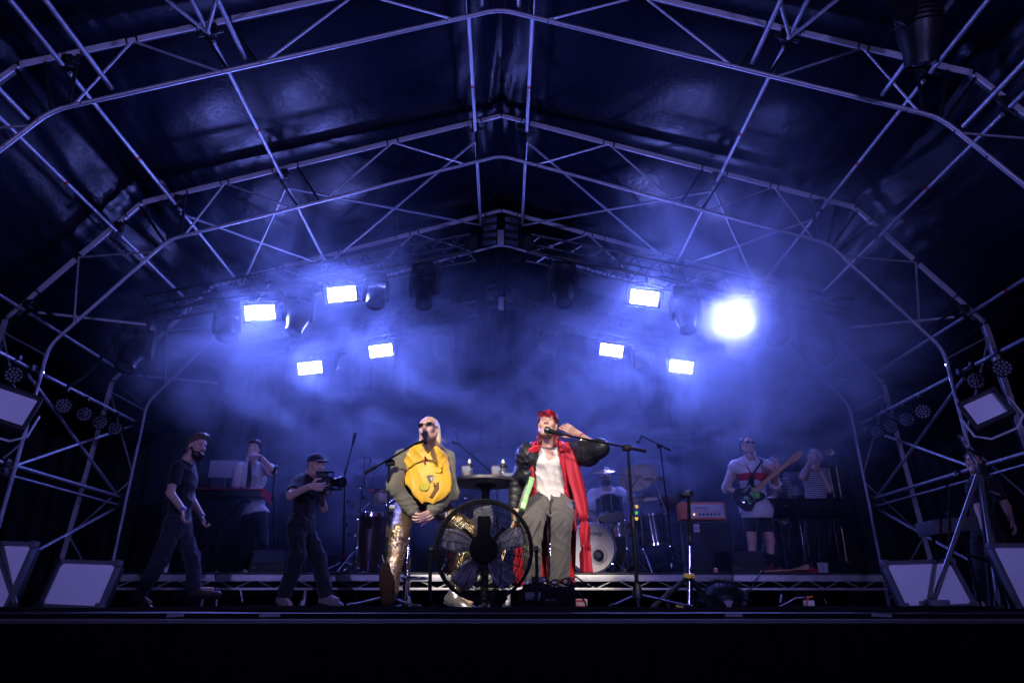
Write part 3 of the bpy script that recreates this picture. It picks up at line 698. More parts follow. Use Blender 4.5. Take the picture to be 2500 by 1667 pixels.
# guitar stand with yellow hub
th = thing('guitar_stand', 'black tripod guitar stand with a yellow hub, right of the singers', 'guitar stand', P(1683, 1486, 6.0))
hb = P(1682, 1406, 6.0)
MB().tube(P(1683, 1484, 6.0), P(1684, 1315, 6.0), .010, 10).build('lower_pole', M['chrome'], th, world=True)
MB().tube(P(1684, 1330, 6.0), P(1681, 1215, 6.0), .015, 10).build('upper_pole', M['black_metal'], th, world=True)
MB().tube(P(1684, 1322, 6.0), P(1684, 1306, 6.0), .019, 10).build('height_clutch', M['steel_dark'], th, world=True)
MB().box(hb, (.085, .06, .042), bev=.01).build('hub', M['yellow_tape'], th, world=True)
for dx in (-.02, .02): MB().tube(hb + Vector((dx, -.032, 0)), hb + Vector((dx, -.028, 0)), .005, 6).build('hub_screw', M['steel_dark'], th, world=True)
for f in (P(1592, 1484, 5.85), P(1742, 1484, 5.85), P(1690, 1485, 6.4)):
    l = MB().tube(hb, f, .021, 10).build('leg', M['rubber'], th, world=True); MB().tube(f.lerp(hb, .12), f, .014, 8).build('leg_tip', M['chrome'], l, world=True)
z = MB(); z.path([P(1658, 1205, 5.93), P(1664, 1212, 5.97), P(1681, 1210, 6.0), P(1690, 1200, 5.97)], .016, 8); z.box(P(1680, 1205, 6.0), (.08, .05, .05), bev=.012); z.build('neck_yoke', M['rubber'], th, world=True)

# ================================================================== bar table, stools, glasses
M['table_top'] = mat('black laminate', (.03, .03, .034), .4, 0, .2, 12)
M['table_under'] = mat('grey chipboard underside', (.30, .27, .29), .7, 0, .12, 14)
TY, TZ = 5.98, P(1186, 1172, 5.98).z; tc_ = P(1186, 1172, TY)
th = thing('bar_table', 'round bar table on a black column between the two singers', 'table', (tc_.x, TY, 0))
MB().lathe([(.285, -.004), (.298, .0), (.30, .012), (.296, .026), (.285, .03)], (0, 0, TZ - .03), (0, 0, 1), 48).build('table_top', M['table_top'], th)
MB().lathe([(.284, -.005), (.002, -.005)], (0, 0, TZ - .031), (0, 0, 1), 48, cap=False).build('underside', M['table_under'], th)
MB().lathe([(.022, 0), (.03, .2), (.05, .245), (.09, .262), (.092, .27)], (0, 0, TZ - .31), (0, 0, 1), 24).build('top_flange', M['black_metal'], th)
MB().tube((0, 0, .02), (0, 0, TZ - .09), .034, 16).build('column', M['black_metal'], th)
MB().lathe([(.24, 0), (.24, .012), (.2, .02), (.06, .03), (.04, .05)], (0, 0, 0), (0, 0, 1), 32).build('base', M['black_metal'], th)
def stool(c, label):
    th = thing('bar_stool', label, 'bar stool', c, 0, 'chrome bar stools of the singers')
    MB().lathe([(.205, 0), (.21, .008), (.16, .03), (.06, .05), (.045, .07), (.042, .10), (.03, .115)], (0, 0, 0), (0, 0, 1), 36).build('base', M['chrome'], th)
    MB().tube((0, 0, .10), (0, 0, .42), .029, 18).build('lower_column', M['chrome'], th)
    MB().tube((0, 0, .40), (0, 0, .77), .021, 18).build('upper_column', M['chrome'], th)
    ring = [(.17 * math.cos(a), -.06 + .15 * math.sin(a), .25) for a in [math.pi * 2 * k / 24 for k in range(24)]]
    z = MB().path(ring, .011, 8, True); z.tube((0, 0, .25), (0, .09, .25), .01, 8); z.tube((0, 0, .235), (0, 0, .265), .034, 12); z.build('foot_ring', M['chrome'], th)
    MB().box((0, .0, .785), (.36, .34, .06), bev=.028).build('seat', mat('dark blue vinyl', (.02, .025, .05), .35), th)
    MB().path([(-.18, .0, .80), (-.215, .1, .84), (-.17, .19, .90), (0, .22, .92), (.17, .19, .90), (.215, .1, .84), (.18, .0, .80)], .013, 8).build('back_rail', M['chrome'], th)
    return th
ST1 = P(989, 1487, 5.86); ST2 = P(1345, 1487, 5.95); ST1.z = ST2.z = 0
stool(ST1, 'chrome bar stool under the blond singer'); stool(ST2, 'chrome bar stool under the singer in red')
m, t, b = nodes_of('cut crystal glass'); b.inputs['Base Color'].default_value = (.35, .36, .40, 1); b.inputs['Roughness'].default_value = .05; b.inputs['Alpha'].default_value = .30; b.inputs['Specular IOR Level'].default_value = 1.0
nz = N(t, 'ShaderNodeTexVoronoi'); nz.inputs['Scale'].default_value = 55; tc = N(t, 'ShaderNodeTexCoord'); t.links.new(tc.outputs['Object'], nz.inputs['Vector'])
bp = N(t, 'ShaderNodeBump'); bp.inputs['Strength'].default_value = .9; bp.inputs['Distance'].default_value = .01; t.links.new(nz.outputs['Distance'], bp.inputs['Height']); t.links.new(bp.outputs[0], b.inputs['Normal']); M['crystal'] = m
M['whisky'] = mat('amber drink', (.35, .09, .02), .1, 0, .1, 8)
M['clear_bottle'] = mat('clear plastic bottle', (.10, .11, .12), .12, 0, .1, 8, alpha=.5)
def tumbler(px, label):
    c = P(px, 1172, TY - .15); th = thing('tumbler', label, 'glass', (c.x, c.y, TZ + .001), 0, 'tumblers on the bar table')
    MB().lathe([(.034, 0), (.037, .003), (.041, .09), (.0385, .09), (.034, .012), (.002, .01)], (0, 0, 0), (0, 0, 1), 28).build('glass', M['crystal'], th)
    MB().lathe([(.032, .0125), (.0345, .034), (.001, .034)], (0, 0, 0), (0, 0, 1), 24).build('drink', M['whisky'], th)
tumbler(1137, 'cut glass tumbler with amber drink, left on the bar table'); tumbler(1210, 'cut glass tumbler with amber drink, right on the bar table')
def bottle(px, label):
    c = P(px, 1172, TY + .02); th = thing('drink_bottle', label, 'bottle', (c.x, c.y, TZ + .001), 0, 'drink bottles on the bar table')
    MB().lathe([(.028, 0), (.032, .004), (.032, .10), (.024, .12), (.016, .125)], (0, 0, 0), (0, 0, 1), 20).build('body', M['clear_bottle'], th)
    MB().lathe([(.030, .112), (.033, .115), (.033, .128), (.020, .132), (.018, .15)], (0, 0, 0), (0, 0, 1), 20).build('collar', M['black_plastic'], th)
    MB().lathe([(.0165, .149), (.0165, .168), (.012, .172), (.011, .186), (.002, .188)], (0, 0, 0), (0, 0, 1), 16).build('cap', M['white_plastic'], th)
bottle(1145, 'clear bottle with white sports cap behind the left tumbler'); bottle(1228, 'clear bottle with white sports cap behind the right tumbler')
c = P(1241, 1175, TY - .13); o = MB().lathe([(.04, 0), (.052, .004), (.054, .022), (.05, .032), (.044, .03), (.04, .012), (.002, .01)], (0, 0, 0), (0, 0, 1), 24).build('ashtray', M['crystal'])
o.location = (c.x, c.y, TZ + .001); tag(o, 'low cut glass ashtray at the right of the bar table', 'ashtray')
o = MB().lathe([(.009, 0), (.011, .012), (.004, .02)], (0, 0, 0), (0, 0, 1), 10).build('bottle_cap', mat('blue cap', (.05, .12, .5), .4)); o.location = (P(1187, 1172, TY).x, TY, TZ + .001); tag(o, 'small blue cap in the middle of the bar table', 'cap')

# ================================================================== floor fan
M['fan_blade'] = mat('brushed fan blade', (.30, .30, .34), .5, .1, .5, 25)
FC = P(1181, 1340, 4.75); FR = .322
th = thing('floor_fan', 'large black drum fan on a tube stand at the stage edge', 'fan', (FC.x, FC.y, 0))
z0 = FC.z
def ring(r, y, rad, n=56): return [(r * math.cos(2 * math.pi * k / n), y, z0 + r * math.sin(2 * math.pi * k / n)) for k in range(n)]
MB().path(ring(FR, 0, 0), .010, 8, True).build('rim', M['black_metal'], th)
MB().path(ring(FR - .004, .075, 0), .009, 8, True).build('rim', M['black_metal'], th)
def dome(r): return .085 * (1 - (r / FR) ** 2) + .006
wires = MB()
for k in range(24):
    r = .105 + (FR - .115) * k / 23
    wires.path(ring(r, -dome(r), 0, 48), .0022, 4, True)
wires_o = wires.build('guard_rings', M['black_metal'], th); wires_o['kind'] = 'stuff'
for k in range(24):
    a = 2 * math.pi * k / 24; pts = []
    for j in range(6):
        r = .09 + (FR - .09) * j / 5; aa = a + .10 * j / 5; pts.append((r * math.cos(aa), -dome(r) - .003, z0 + r * math.sin(aa)))
    MB().path(pts, .0021, 4).build('guard_spoke', M['black_metal'], th)
for k in range(4):
    a = math.pi / 4 + math.pi / 2 * k
    MB().beam((.09 * math.cos(a), .07, z0 + .09 * math.sin(a)), ((FR * .62) * math.cos(a), .06, z0 + FR * .62 * math.sin(a)), .022, .016, up=(0, 1, 0)).build('motor_arm', M['black_metal'], th)
z = MB()
for k in range(14): z.path(ring(.12 + (FR - .13) * k / 13, .075 + dome(.12 + (FR - .13) * k / 13) * .5, 0, 36), .0014, 4, True)
z.build('rear_guard_rings', M['black_metal'], th)['kind'] = 'stuff'
MB().lathe([(.03, -.02), (.088, -.005), (.094, .03), (.094, .16), (.075, .21), (.02, .215)], (0, -.10, z0), (0, 1, 0), 28).build('motor', M['matte_black'], th)
MB().box((0, -.06, z0 + .14), (.085, .07, .13), bev=.01).build('control_box', M['matte_black'], th)
for k in range(5):
    a = 2 * math.pi * k / 5 + .35
    def bl(u, v, a=a):
        r = .08 + (FR - .115) * u; w = (.35 + .32 * math.sin(math.pi * min(1, u * .8 + .15))) * (v - .5) * 2
        aa = a + w * .62 * (1 - .2 * u); return (r * math.cos(aa), .03 + .05 * (v - .5), z0 + r * math.sin(aa))
    o = MB().sheet(bl, 8, 8).build('blade', M['fan_blade'], th); solid(o, .003)
for s in (-1, 1):
    MB().lathe([(.008, 0), (.022, .004), (.024, .03), (.012, .034)], (s * (FR + .012), .03, z0), (s, 0, 0), 12).build('pivot_knob', M['black_plastic'], th)
fy = .12
MB().path([(-FR - .03, .03, z0 + .01), (-FR - .034, .05, z0 - .12), (-FR - .03, .06, .10), (-FR + .0, .05, .035), (-FR + .05, -.02, .015), (-.18, -.10, .015), (.18, -.10, .015), (FR - .05, -.02, .015), (FR, .05, .035), (FR + .03, .06, .10), (FR + .034, .05, z0 - .12), (FR + .03, .03, z0 + .01)], .012, 8).build('tube_stand', M['black_metal'], th)
MB().path([(-.28, .02, .016), (-.25, .25, .012), (.25, .25, .012), (.28, .02, .016)], .012, 8).build('rear_foot', M['black_metal'], th)
MB().path([(.09, -.09, z0 + .02), (.12, -.11, z0 - .08), (.11, -.10, z0 - .22), (.05, -.06, .06), (-.02, -.02, .012)], .005, 6).build('power_cord', M['rubber'], th)

# ================================================================== boxes at the stage edge
def text_obj(body, size, parent, loc, rot, m, extr=.0008, shear=0, align='CENTER'):
    c = bpy.data.curves.new('lettering', 'FONT'); c.body = body; c.size = size; c.extrude = extr; c.align_x = align; c.align_y = 'CENTER'; c.shear = shear
    o = bpy.data.objects.new('lettering_curve', c); COL.objects.link(o)
    me = bpy.data.meshes.new_from_object(o.evaluated_get(bpy.context.evaluated_depsgraph_get())); bpy.data.objects.remove(o); me.materials.clear()
    o = link('lettering', me, m, parent); o.location = loc; o.rotation_euler = rot
    return o
FRONT = (R(90), 0, 0)
M['print_grey'] = mat('worn grey print', (.10, .10, .11), .6)
M['print_white'] = mat('white print', (.7, .7, .72), .6)
M['print_black'] = mat('black print', (.01, .01, .012), .5)
a = P(1269, 1487, 4.85); b = P(1404, 1434, 4.85); w = b.x - a.x
th = thing('power_box', 'black power box with cables on top at the stage edge', 'power box', ((a.x + b.x) / 2, 4.95, 0))
MB().box((0, 0, .075), (w, .26, .142), bev=.008).build('case', M['matte_black'], th)
text_obj('AF LIVE', .022, th, (.02, -.1312, .075), FRONT, M['print_grey'])
MB().box((-.1, -.128, .10), (.10, .012, .05), bev=.003).build('socket_plate', M['steel_dark'], th)
MB().box((.01, 0, .153), (w * .94, .22, .012), bev=.004).build('lid', M['black_metal'], th)
th2 = thing('stage_box', 'small black box standing on the lid of the power box', 'box', (a.x + .12, 4.95, .16))
MB().box((0, 0, .035), (.074, .05, .07), bev=.005).build('case', M['black_plastic'], th2); MB().box((.0, -.02, .008), (.19, .12, .012), bev=.003).build('foot_plate', M['black_metal'], th2)
z = MB()
for k in range(5):
    x0 = a.x + .02 + .07 * k
    z.path([(x0, 4.84, .165), (x0 + .08, 4.86, .185 + .01 * k), (x0 + .16, 4.9, .170), (x0 + .19, 4.93, .163)], .006, 6)
z.path([(b.x - .06, 4.82, .12), (b.x + .01, 4.8, .13), (b.x + .06, 4.8, .06), (b.x + .07, 4.82, .01)], .006, 6)
tag(z.build('cable_bundle', M['rubber']), 'black cables heaped over the power box lid', 'cable', kind='stuff')
c = P(1417, 1487, 5.3); th = thing('battery_box', 'small red and cream battery box beside the power box', 'battery', (c.x, 5.3, 0))
MB().box((0, 0, .02), (.10, .08, .04), bev=.006).build('base', mat('red plastic', (.5, .02, .02), .4), th); MB().box((0, 0, .065), (.10, .08, .048), bev=.012).build('body', mat('cream plastic', (.5, .42, .33), .45), th)
MB().box((0, -.041, .075), (.07, .004, .018)).build('label_strip', M['red_tape'], th)
c = P(1977, 1487, 4.75); th = thing('clamp_light', 'cream plug socket held by an orange clamp, trailing a pale cable', 'socket', (c.x, 4.75, 0))
MB().box((0, 0, .045), (.056, .05, .055), bev=.006).build('socket_body', mat('cream socket', (.62, .55, .42), .5), th)
MB().box((.003, 0, .012), (.05, .046, .022), bev=.004).build('socket_base', M['black_plastic'], th)
z = MB(); z.path([(-.03, -.028, .0), (-.024, -.03, .06), (-.012, -.03, .092), (.018, -.028, .096)], .007, 6); z.build('clamp', mat('orange clamp', (.8, .16, .02), .45), th)
MB().path([(-.03, -.02, .092), (-.09, -.02, .088), (-.16, 0, .05), (-.24, .02, .02), (-.36, .03, .008)], .0035, 6).build('cable', mat('pale cable', (.5, .45, .55), .5), th)

# cables along the stage edge
rnd = random.Random(3)
for k in range(9):
    x0 = -4.2 + rnd.random() * 1.5 if k < 5 else -4.0 + rnd.random() * 6; x1 = x0 + 3 + rnd.random() * 5; x1 = min(x1, 4.3); y = 4.33 + .045 * k; pts = []; ph = rnd.random() * 6
    n = 46
    for j in range(n + 1):
        x = x0 + (x1 - x0) * j / n
        pts.append((x, y + .02 * math.sin(x * 2.2 + ph) + .01 * math.sin(x * 7 + ph), .008 + .012 * max(0, math.sin(x * 1.7 + ph * 2)) + .006 * (k % 3)))
    o = MB().path(pts, .0075 + .002 * (k % 2), 6).build('floor_cable', M['rubber'])
    tag(o, 'black cable run along the stage edge, %s' % ['first', 'second', 'third', 'fourth', 'fifth', 'sixth', 'seventh', 'eighth', 'ninth'][k] + ' back from the brink', 'cable', 'cables along the stage edge')
for k, (px, D_) in enumerate(((430, 4.276), (660, 4.276), (1790, 4.276), (2150, 4.276))):
    c = P(px, 1496, 4.28); o = MB().box((c.x, 4.2735, -.014), (.10 + .02 * (k % 2), .002, .016), Euler((0, R(-3 + 2 * k), 0))).build('tape_strip', M['white_tape'])
    tag(o, ['white tape strip on the stage edge below the walking man', 'white tape strip on the stage edge below the cameraman', 'white tape strip on the stage edge right of the guitar stand', 'white tape strip on the stage edge below the right floor panel'][k], 'tape', 'tape strips stuck on the stage edge')
for k, px in enumerate((1546, 1862, 1905, 1950)):
    c = P(px, 1486, 4.6 + .05 * k); o = MB().box((c.x, c.y, .012), (.05, .02, .02), Euler((.1, .15 * (k - 1), .3 * k)), bev=.004).build('tape_wrap', M['green_tape'])
    tag(o, ['green tape at the foot of the plectrum microphone stand', 'leftmost of the three green tapes on the cables at the right', 'middle one of the three green tapes on the cables at the right', 'green tape nearest the orange clamp'][k], 'tape', 'green tapes on the floor cables')

# shaggy black bundle on the floor
def hairy():
    c = P(1765, 1452, 7.0); th = thing('fur_bundle', 'shaggy black fur bundle lying in front of the riser', 'fur', (c.x, 7.0, 0))
    v = []; f = []; rr = random.Random(5)
    MB().lathe([(.05, 0), (.16, .03), (.19, .12), (.16, .2), (.08, .25), (.01, .26)], (0, 0, 0), (0, 0, 1), 20).build('core', M['rubber'], th)
    b = MB()
    for k in range(3200):
        a = rr.random() * 2 * math.pi; e = rr.random() * 1.45; d = Vector((math.cos(a) * math.cos(e), math.sin(a) * math.cos(e), math.sin(e)))
        p = Vector((d.x * .17, d.y * .17, .09 + d.z * .15)); q = p + (d + Vector((rr.gauss(0, .4), rr.gauss(0, .4), rr.gauss(-.45, .4)))) * (.05 + .05 * rr.random()); u = d.cross(Vector((rr.gauss(0, 1), rr.gauss(0, 1), rr.gauss(0, 1)))).normalized() * .0022
        b.add([p - u, p + u, q], [(0, 1, 2)])
    o = b.build('fur', mat('black fur', (.012, .011, .012), .5, 0, .3, 8), th); o['kind'] = 'stuff'
    MB().prism([(-.045, .03), (0, .04), (.045, .03), (.006, -.04), (-.006, -.04)], (-.02, -.215, .06), (1, 0, 0), (0, 0, 1), (0, .006, 0)).build('pale_tag', mat('pale fabric tag', (.35, .3, .33), .7), th)
hairy()
# ================================================================== drum kit, percussion, amplifiers, keyboard
M['drumhead'] = mat('coated drum head', (.55, .50, .50), .7, 0, .08, 5)
M['drum_shell'] = mat('dark blue lacquer', (.012, .014, .03), .2, 0, .2, 8, coat=.6)
M['cymbal'] = mat('bronze cymbal', (.55, .38, .20), .3, .9, .2, 30, .1, 200, stretch=(1, 1, 1))
M['conga_wood'] = mat('dark stained wood', (.05, .016, .011), .4, 0, .35, 6, .1, 40, stretch=(6, 6, .6))
M['orange_tolex'] = mat('orange vinyl', (.72, .16, .03), .55, 0, .12, 20, .3, 300)
M['amp_face'] = mat('pale amp panel', (.50, .49, .50), .5, 0, .08, 10)
M['cab_cloth'] = mat('black grille cloth', (.02, .02, .023), .85, 0, .3, 30, .4, 260)
M['red_paint'] = mat('red lacquer', (.50, .015, .03), .35, 0, .1, 12)
M['wood_maple'] = mat('maple neck', (.48, .27, .13), .4, 0, .2, 5, 0, stretch=(1, 1, 12))
def lugs(th, c, ax, r, n, l0, l1, u=None):
    d, uu, vv = frame_of(ax)
    for k in range(n):
        a = 2 * math.pi * k / n; o = Vector(c) + (uu * math.cos(a) + vv * math.sin(a)) * (r + .008)
        MB().tube(o + d * l0, o + d * l1, .006, 6).build('lug', M['chrome'], th)
def drum(th, c, ax, r, depth, sh, nl=8, head=True, hm=None):
    c = Vector(c); d = Vector(ax).normalized()
    MB().lathe([(r, 0), (r, depth)], c, d, 32, cap=False).build('shell', sh, th)
    for h in (0, depth): MB().lathe([(r + .003, h - .013), (r + .014, h - .012), (r + .014, h + .012), (r + .003, h + .013)], c, d, 32, cap=False).build('hoop', M['chrome'], th)
    for h, s in ((-.002, -1), (depth + .002, 1)): MB().lathe([(r + .004, h), (r * .5, h + s * .002), (.001, h + s * .003)], c, d, 32, cap=False).build('head', hm or M['drumhead'], th)
    lugs(th, c, d, r, nl, .0, depth)
def tripod(th, x, y, z, h, r=.011, sp=.26, rot=0.3, m='chrome'):
    MB().tube((x, y, z + .05), (x, y, z + h), r, 8).build('stand_pole', M[m], th)
    MB().lathe([(r * 2, -.02), (r * 2.2, 0), (r * 2, .02)], (x, y, z + .30), (0, 0, 1), 10).build('collar', M[m], th)
    for k in range(3):
        a = rot + k * 2.094
        MB().beam((x, y, z + .30), (x + sp * math.cos(a), y + sp * math.sin(a), z + .012), .014, .006).build('stand_leg', M[m], th)
        MB().beam((x, y, z + .09), (x + sp * .55 * math.cos(a), y + sp * .55 * math.sin(a), z + .14), .010, .005).build('stand_strut', M[m], th)
    MB().tube((x - .03, y - .02, z + .55 * h), (x + .03, y - .02, z + .55 * h), .006, 6).build('wing_nut', M[m], th)
# kit ------------------------------------------------------------
KX = P(1443, 1337, 8.6); th = thing('drum_kit', 'drum kit with pale bass drum head, set up on the riser', 'drum kit', (KX.x, 8.6, RZ))
kz = KX.z - RZ; kr = .285
bd = th
MB().lathe([(kr, 0), (kr, .40)], (0, 0, kz), (0, 1, 0), 44, cap=False).build('bass_drum_shell', M['drum_shell'], th)
hd = MB().lathe([(.001, -.004), (.30 * kr, -.003), (kr, 0)], (0, 0, kz), (0, 1, 0), 44, cap=False).build('bass_drum_head', M['drumhead'], th)
MB().lathe([(kr - .006, -.012), (kr + .018, -.014), (kr + .018, .03), (kr, .03)], (0, 0, kz), (0, 1, 0), 44, cap=False).build('bass_drum_hoop', M['drum_shell'], th)
MB().lathe([(.001, -.010), (.066, -.010), (.07, -.007)], (.085, 0, kz - .085), (0, 1, 0), 24, cap=False).build('port_hole', M['print_black'], hd)
MB().lathe([(.068, -.008), (.078, -.012), (.105, -.009), (.108, -.006)], (.085, 0, kz - .085), (0, 1, 0), 28, cap=False).build('port_ring', mat('clear ring', (.38, .35, .37), .5), hd)
text_obj('Ludwig', .072, hd, (.03, -.009, kz + .17), FRONT, M['print_black'], shear=.35)
lugs(th, (0, 0, kz), (0, 1, 0), kr + .012, 10, -.01, .06)
for s in (-1, 1): MB().tube((s * .26, .12, kz - .08), (s * .40, -.02, .01), .009, 8).build('spur', M['chrome'], th)
MB().lathe([(.03, -.05), (.05, -.03), (.055, .0), (.045, .03), (.01, .04)], (.075, -.06, kz - .085), (0, 1, 0), 16).build('drum_microphone', M['black_plastic'], th)
c = P(1491, 1262, 8.45) - th.location
tom_ax = Vector((-.02, .28, .95))
tm = MB(); r = .15
drum(th, c, tom_ax, r, .22, M['drum_shell'], 8)
MB().tube((.10, .14, kz + kr - .02), c + Vector((0, .1, .05)), .012, 8).build('tom_arm', M['chrome'], th)
drum(th, P(1507, 1310, 8.95) - th.location, (0, 0, 1), .18, .14, M['chrome'], 8)
drum(th, P(1600, 1330, 8.95) - th.location, (-.1, 0, 1), .2, .36, M['drum_shell'], 8)
def cymbal(px, py, D, rad, tilt, label, base):
    c = P(px, py, D); th = thing('cymbal_stand', label, 'cymbal', (base, D + .12, RZ), 0, 'cymbals of the drum kit')
    o = c - th.location; ax = Vector(tilt).normalized()
    MB().lathe([(.006, .022), (.02, .022), (.036, .010), (.05, .004), (rad * .6, -.004), (rad, -.016), (rad, -.0175), (rad * .6, -.006), (.05, .002)], o, ax, 40, cap=False).build('cymbal', M['cymbal'], th)
    top = o - ax * .01
    MB().lathe([(.004, 0), (.012, .004), (.012, .012), (.004, .03)], o + ax * .022, ax, 10).build('wing_nut', M['chrome'], th)
    hh = max(.5, o.z - .25); tripod(th, 0, 0, 0, hh, rot=random.random())
    MB().tube((-.6 * o.x * .2, 0, hh - .12), top, .008, 8).build('boom', M['chrome'], th)
    MB().box((0, 0, hh), (.03, .03, .04), bev=.006).build('tilter', M['chrome'], th)
cymbal(1474, 1149, 8.75, .145, (-.12, -.30, .95), 'small crash cymbal in front of the drummer face', .95)
cymbal(1558, 1163, 8.8, .25, (-.1, .55, .85), 'large ride cymbal at the right of the drummer', 1.52)
cymbal(1596, 1167, 8.6, .13, (.06, .03, 1), 'small splash cymbal seen edge-on, right of the ride', 1.72)
cymbal(1572, 1214, 8.5, .17, (0, .04, 1), 'hi-hat cymbal low at the right of the drums', 1.50)
# drum microphones and spare stands
for k, (px, py, px2, py2) in enumerate(((1480, 1155, 1545, 1162), (1600, 1180, 1628, 1250), (1560, 1178, 1615, 1222))):
    a, b = P(px, py, 8.5), P(px2, py2, 8.5); o = MB().tube(a, b, .008, 8); tag(o.build('boom_rod', M['chrome']), ['bright chrome arm in front of the drummer', 'chrome arm slanting below the splash cymbal', 'chrome arm slanting across the right cymbals'][k], 'boom rod', 'loose arms of the drum hardware')
th = thing('chair_frame', 'folded music stand with wooden desk beside the cymbals', 'music stand', P(1640, 1392, 8.9))
MB().box(P(1632, 1225, 8.9), (.2, .02, .16), Euler((.3, .35, 0)), bev=.005).build('desk', M['conga_wood'], th, world=True)
loc = th.location; tripod(th, 0, 0, 0, .75, m='chrome')
# percussion -----------------------------------------------------
def conga(px, pytop, pybot, D, r, label):
    t_ = P(px, pytop, D); b_ = P(px, pybot, D); h = t_.z - RZ; th = thing('conga', label, 'conga drum', (t_.x, D, RZ), 0, 'conga drums')
    MB().lathe([(r * .72, .02), (r * .80, h * .15), (r * 1.12, h * .55), (r * 1.1, h * .75), (r, h - .02)], (0, 0, 0), (0, 0, 1), 28).build('shell', M['conga_wood'], th)
    MB().lathe([(r + .004, h - .06), (r + .016, h - .055), (r + .018, h - .01), (r + .004, h)], (0, 0, 0), (0, 0, 1), 28, cap=False).build('rim', M['chrome'], th)
    MB().lathe([(r + .002, h - .005), (r * .5, h + .002), (.001, h + .003)], (0, 0, 0), (0, 0, 1), 28, cap=False).build('head', M['drumhead'], th)
    for k in range(6):
        a = k * 1.047 + .2; MB().tube((math.cos(a) * (r + .012), math.sin(a) * (r + .012), h - .02), (math.cos(a) * (r * 1.12 + .008), math.sin(a) * (r * 1.12 + .008), h * .72), .006, 6).build('lug', M['chrome'], th)
    MB().box((-.02, -r * 1.13, h * .80), (.075, .004, .11)).build('name_plate', M['black_metal'], th)
    for k in range(3):
        a = k * 2.094 + .6; MB().tube((r * .75 * math.cos(a), r * .75 * math.sin(a), .3), (r * 1.7 * math.cos(a), r * 1.7 * math.sin(a), .01), .012, 8).build('stand_leg', M['chrome'], th)
conga(912, 1252, 1388, 8.6, .145, 'brown conga drum left of the blond singer')
conga(1120, 1262, 1388, 8.8, .14, 'brown conga drum half hidden behind the fan')
th = thing('bongo_drums', 'pair of pale bongos on a chrome stand above the conga', 'bongos', (P(920, 1210, 8.7).x, 8.7, RZ), 0)
for px, py, r in ((931, 1232, .105), (1000, 1232, .09)):
    c = P(px, py, 8.7) - th.location
    MB().lathe([(r * .8, 0), (r, .14), (r, .17)], c, (0, 0, 1), 24).build('shell', mat('pale bongo wood', (.45, .38, .32), .4), th)
    MB().lathe([(r + .003, .13), (r + .012, .135), (r + .012, .18), (r, .182)], c, (0, 0, 1), 24, cap=False).build('rim', M['chrome'], th)
tripod(th, .0, .05, 0, .55)
th = thing('percussion_rack', 'chrome percussion rack with clamps and small bells, left of the conga', 'percussion rack', (P(868, 1390, 8.6).x, 8.6, RZ))
tripod(th, 0, 0, 0, 1.05, rot=.1, sp=.34); tripod(th, .12, .1, 0, 1.22, rot=1.3, sp=.3)
def rel(px, py, D=8.6): return P(px, py, D) - th.location
for px, py in ((850, 1225), (862, 1235), (880, 1190), (852, 1305), (868, 1305), (890, 1215), (874, 1265), (846, 1280)):
    z = MB().box(rel(px, py), (.035, .03, .045), bev=.008); z.tube(rel(px, py) + Vector((-.04, -.02, 0)), rel(px, py) + Vector((.04, -.02, .01)), .006, 6); z.build('clamp', M['chrome'], th)
MB().tube(rel(891, 1190), rel(891, 1166), .028, 18).build('metal_shaker', M['chrome'], th)
MB().box(rel(904, 1196), (.075, .04, .025), bev=.006).build('red_block', M['red_paint'], th)
for a, b in (((887, 1165), (890, 1117)), ((893, 1165), (905, 1117)), ((905, 1117), (888, 1117)), ((905, 1117), (907, 1148))): MB().tube(rel(*a), rel(*b), .005, 6).build('rod', M['chrome'], th)
MB().tube(rel(816, 1300), rel(903, 1226), .007, 8).build('boom', M['chrome'], th)
MB().tube(rel(836, 1256), rel(895, 1258), .007, 8).build('cross_bar', M['chrome'], th)
MB().tube(rel(838, 1360), rel(852, 1342), .012, 8).build('grip', M['red_paint'], th)
for a, b in (((1100, 1210), (1104, 1270)), ((1140, 1240), (1142, 1290)), ((1085, 1235), (1150, 1232))):
    pass
th = thing('percussion_stand', 'chrome percussion stand behind the blond singer arm', 'percussion stand', (P(1112, 1390, 9.0).x, 9.0, RZ))
tripod(th, 0, 0, 0, .9, rot=.5); tripod(th, .14, 0, 0, .8, rot=1.2)
for px, py in ((1105, 1205), (1110, 1222), (1138, 1215), (1096, 1234), (1142, 1236)): MB().box(rel(px, py, 9.0), (.06, .04, .03), bev=.008).build('clamp', M['chrome'], th)
# amplifier ------------------------------------------------------
a, b = P(1665, 1268, 9.3), P(1770, 1225, 9.3); w, h = b.x - a.x, b.z - a.z
cx_ = (a.x + b.x) / 2
M['amp_light'] = glow('amp pilot lamp', (1.0, .35, .08), 6)
th = thing('amplifier_head', 'orange amplifier head with pale panel on top of the black cabinet', 'amplifier', (cx_, 9.3, a.z), -.03)
MB().box((0, .14, h / 2), (w, .26, h), bev=.014).build('case', M['orange_tolex'], th)
fp = MB().box((.02, .008, h / 2), (w * .84, .012, h * .76), bev=.003).build('front_panel', M['amp_face'], th)
text_obj('ORANGE', .046, fp, (-.03, .0008, h * .66), FRONT, M['print_black'], .001)
for k in range(6): MB().lathe([(.014, 0), (.013, .016), (.002, .017)], (-.06 + .052 * k, .001, h * .30), (0, -1, 0), 12).build('knob', M['black_plastic'], fp)
MB().lathe([(.009, 0), (.008, .008), (.001, .01)], (-.13, .001, h * .30), (0, -1, 0), 10).build('pilot_lamp', M['amp_light'], fp)
MB().box((.02, .0, h * .5), (w * .80, .004, .004)).build('panel_line', M['orange_tolex'], fp)
z = MB().box((-w * .46, -.02, h / 2), (.09, .07, h * 1.0), bev=.012); z.build('side_cheek', M['orange_tolex'], th)
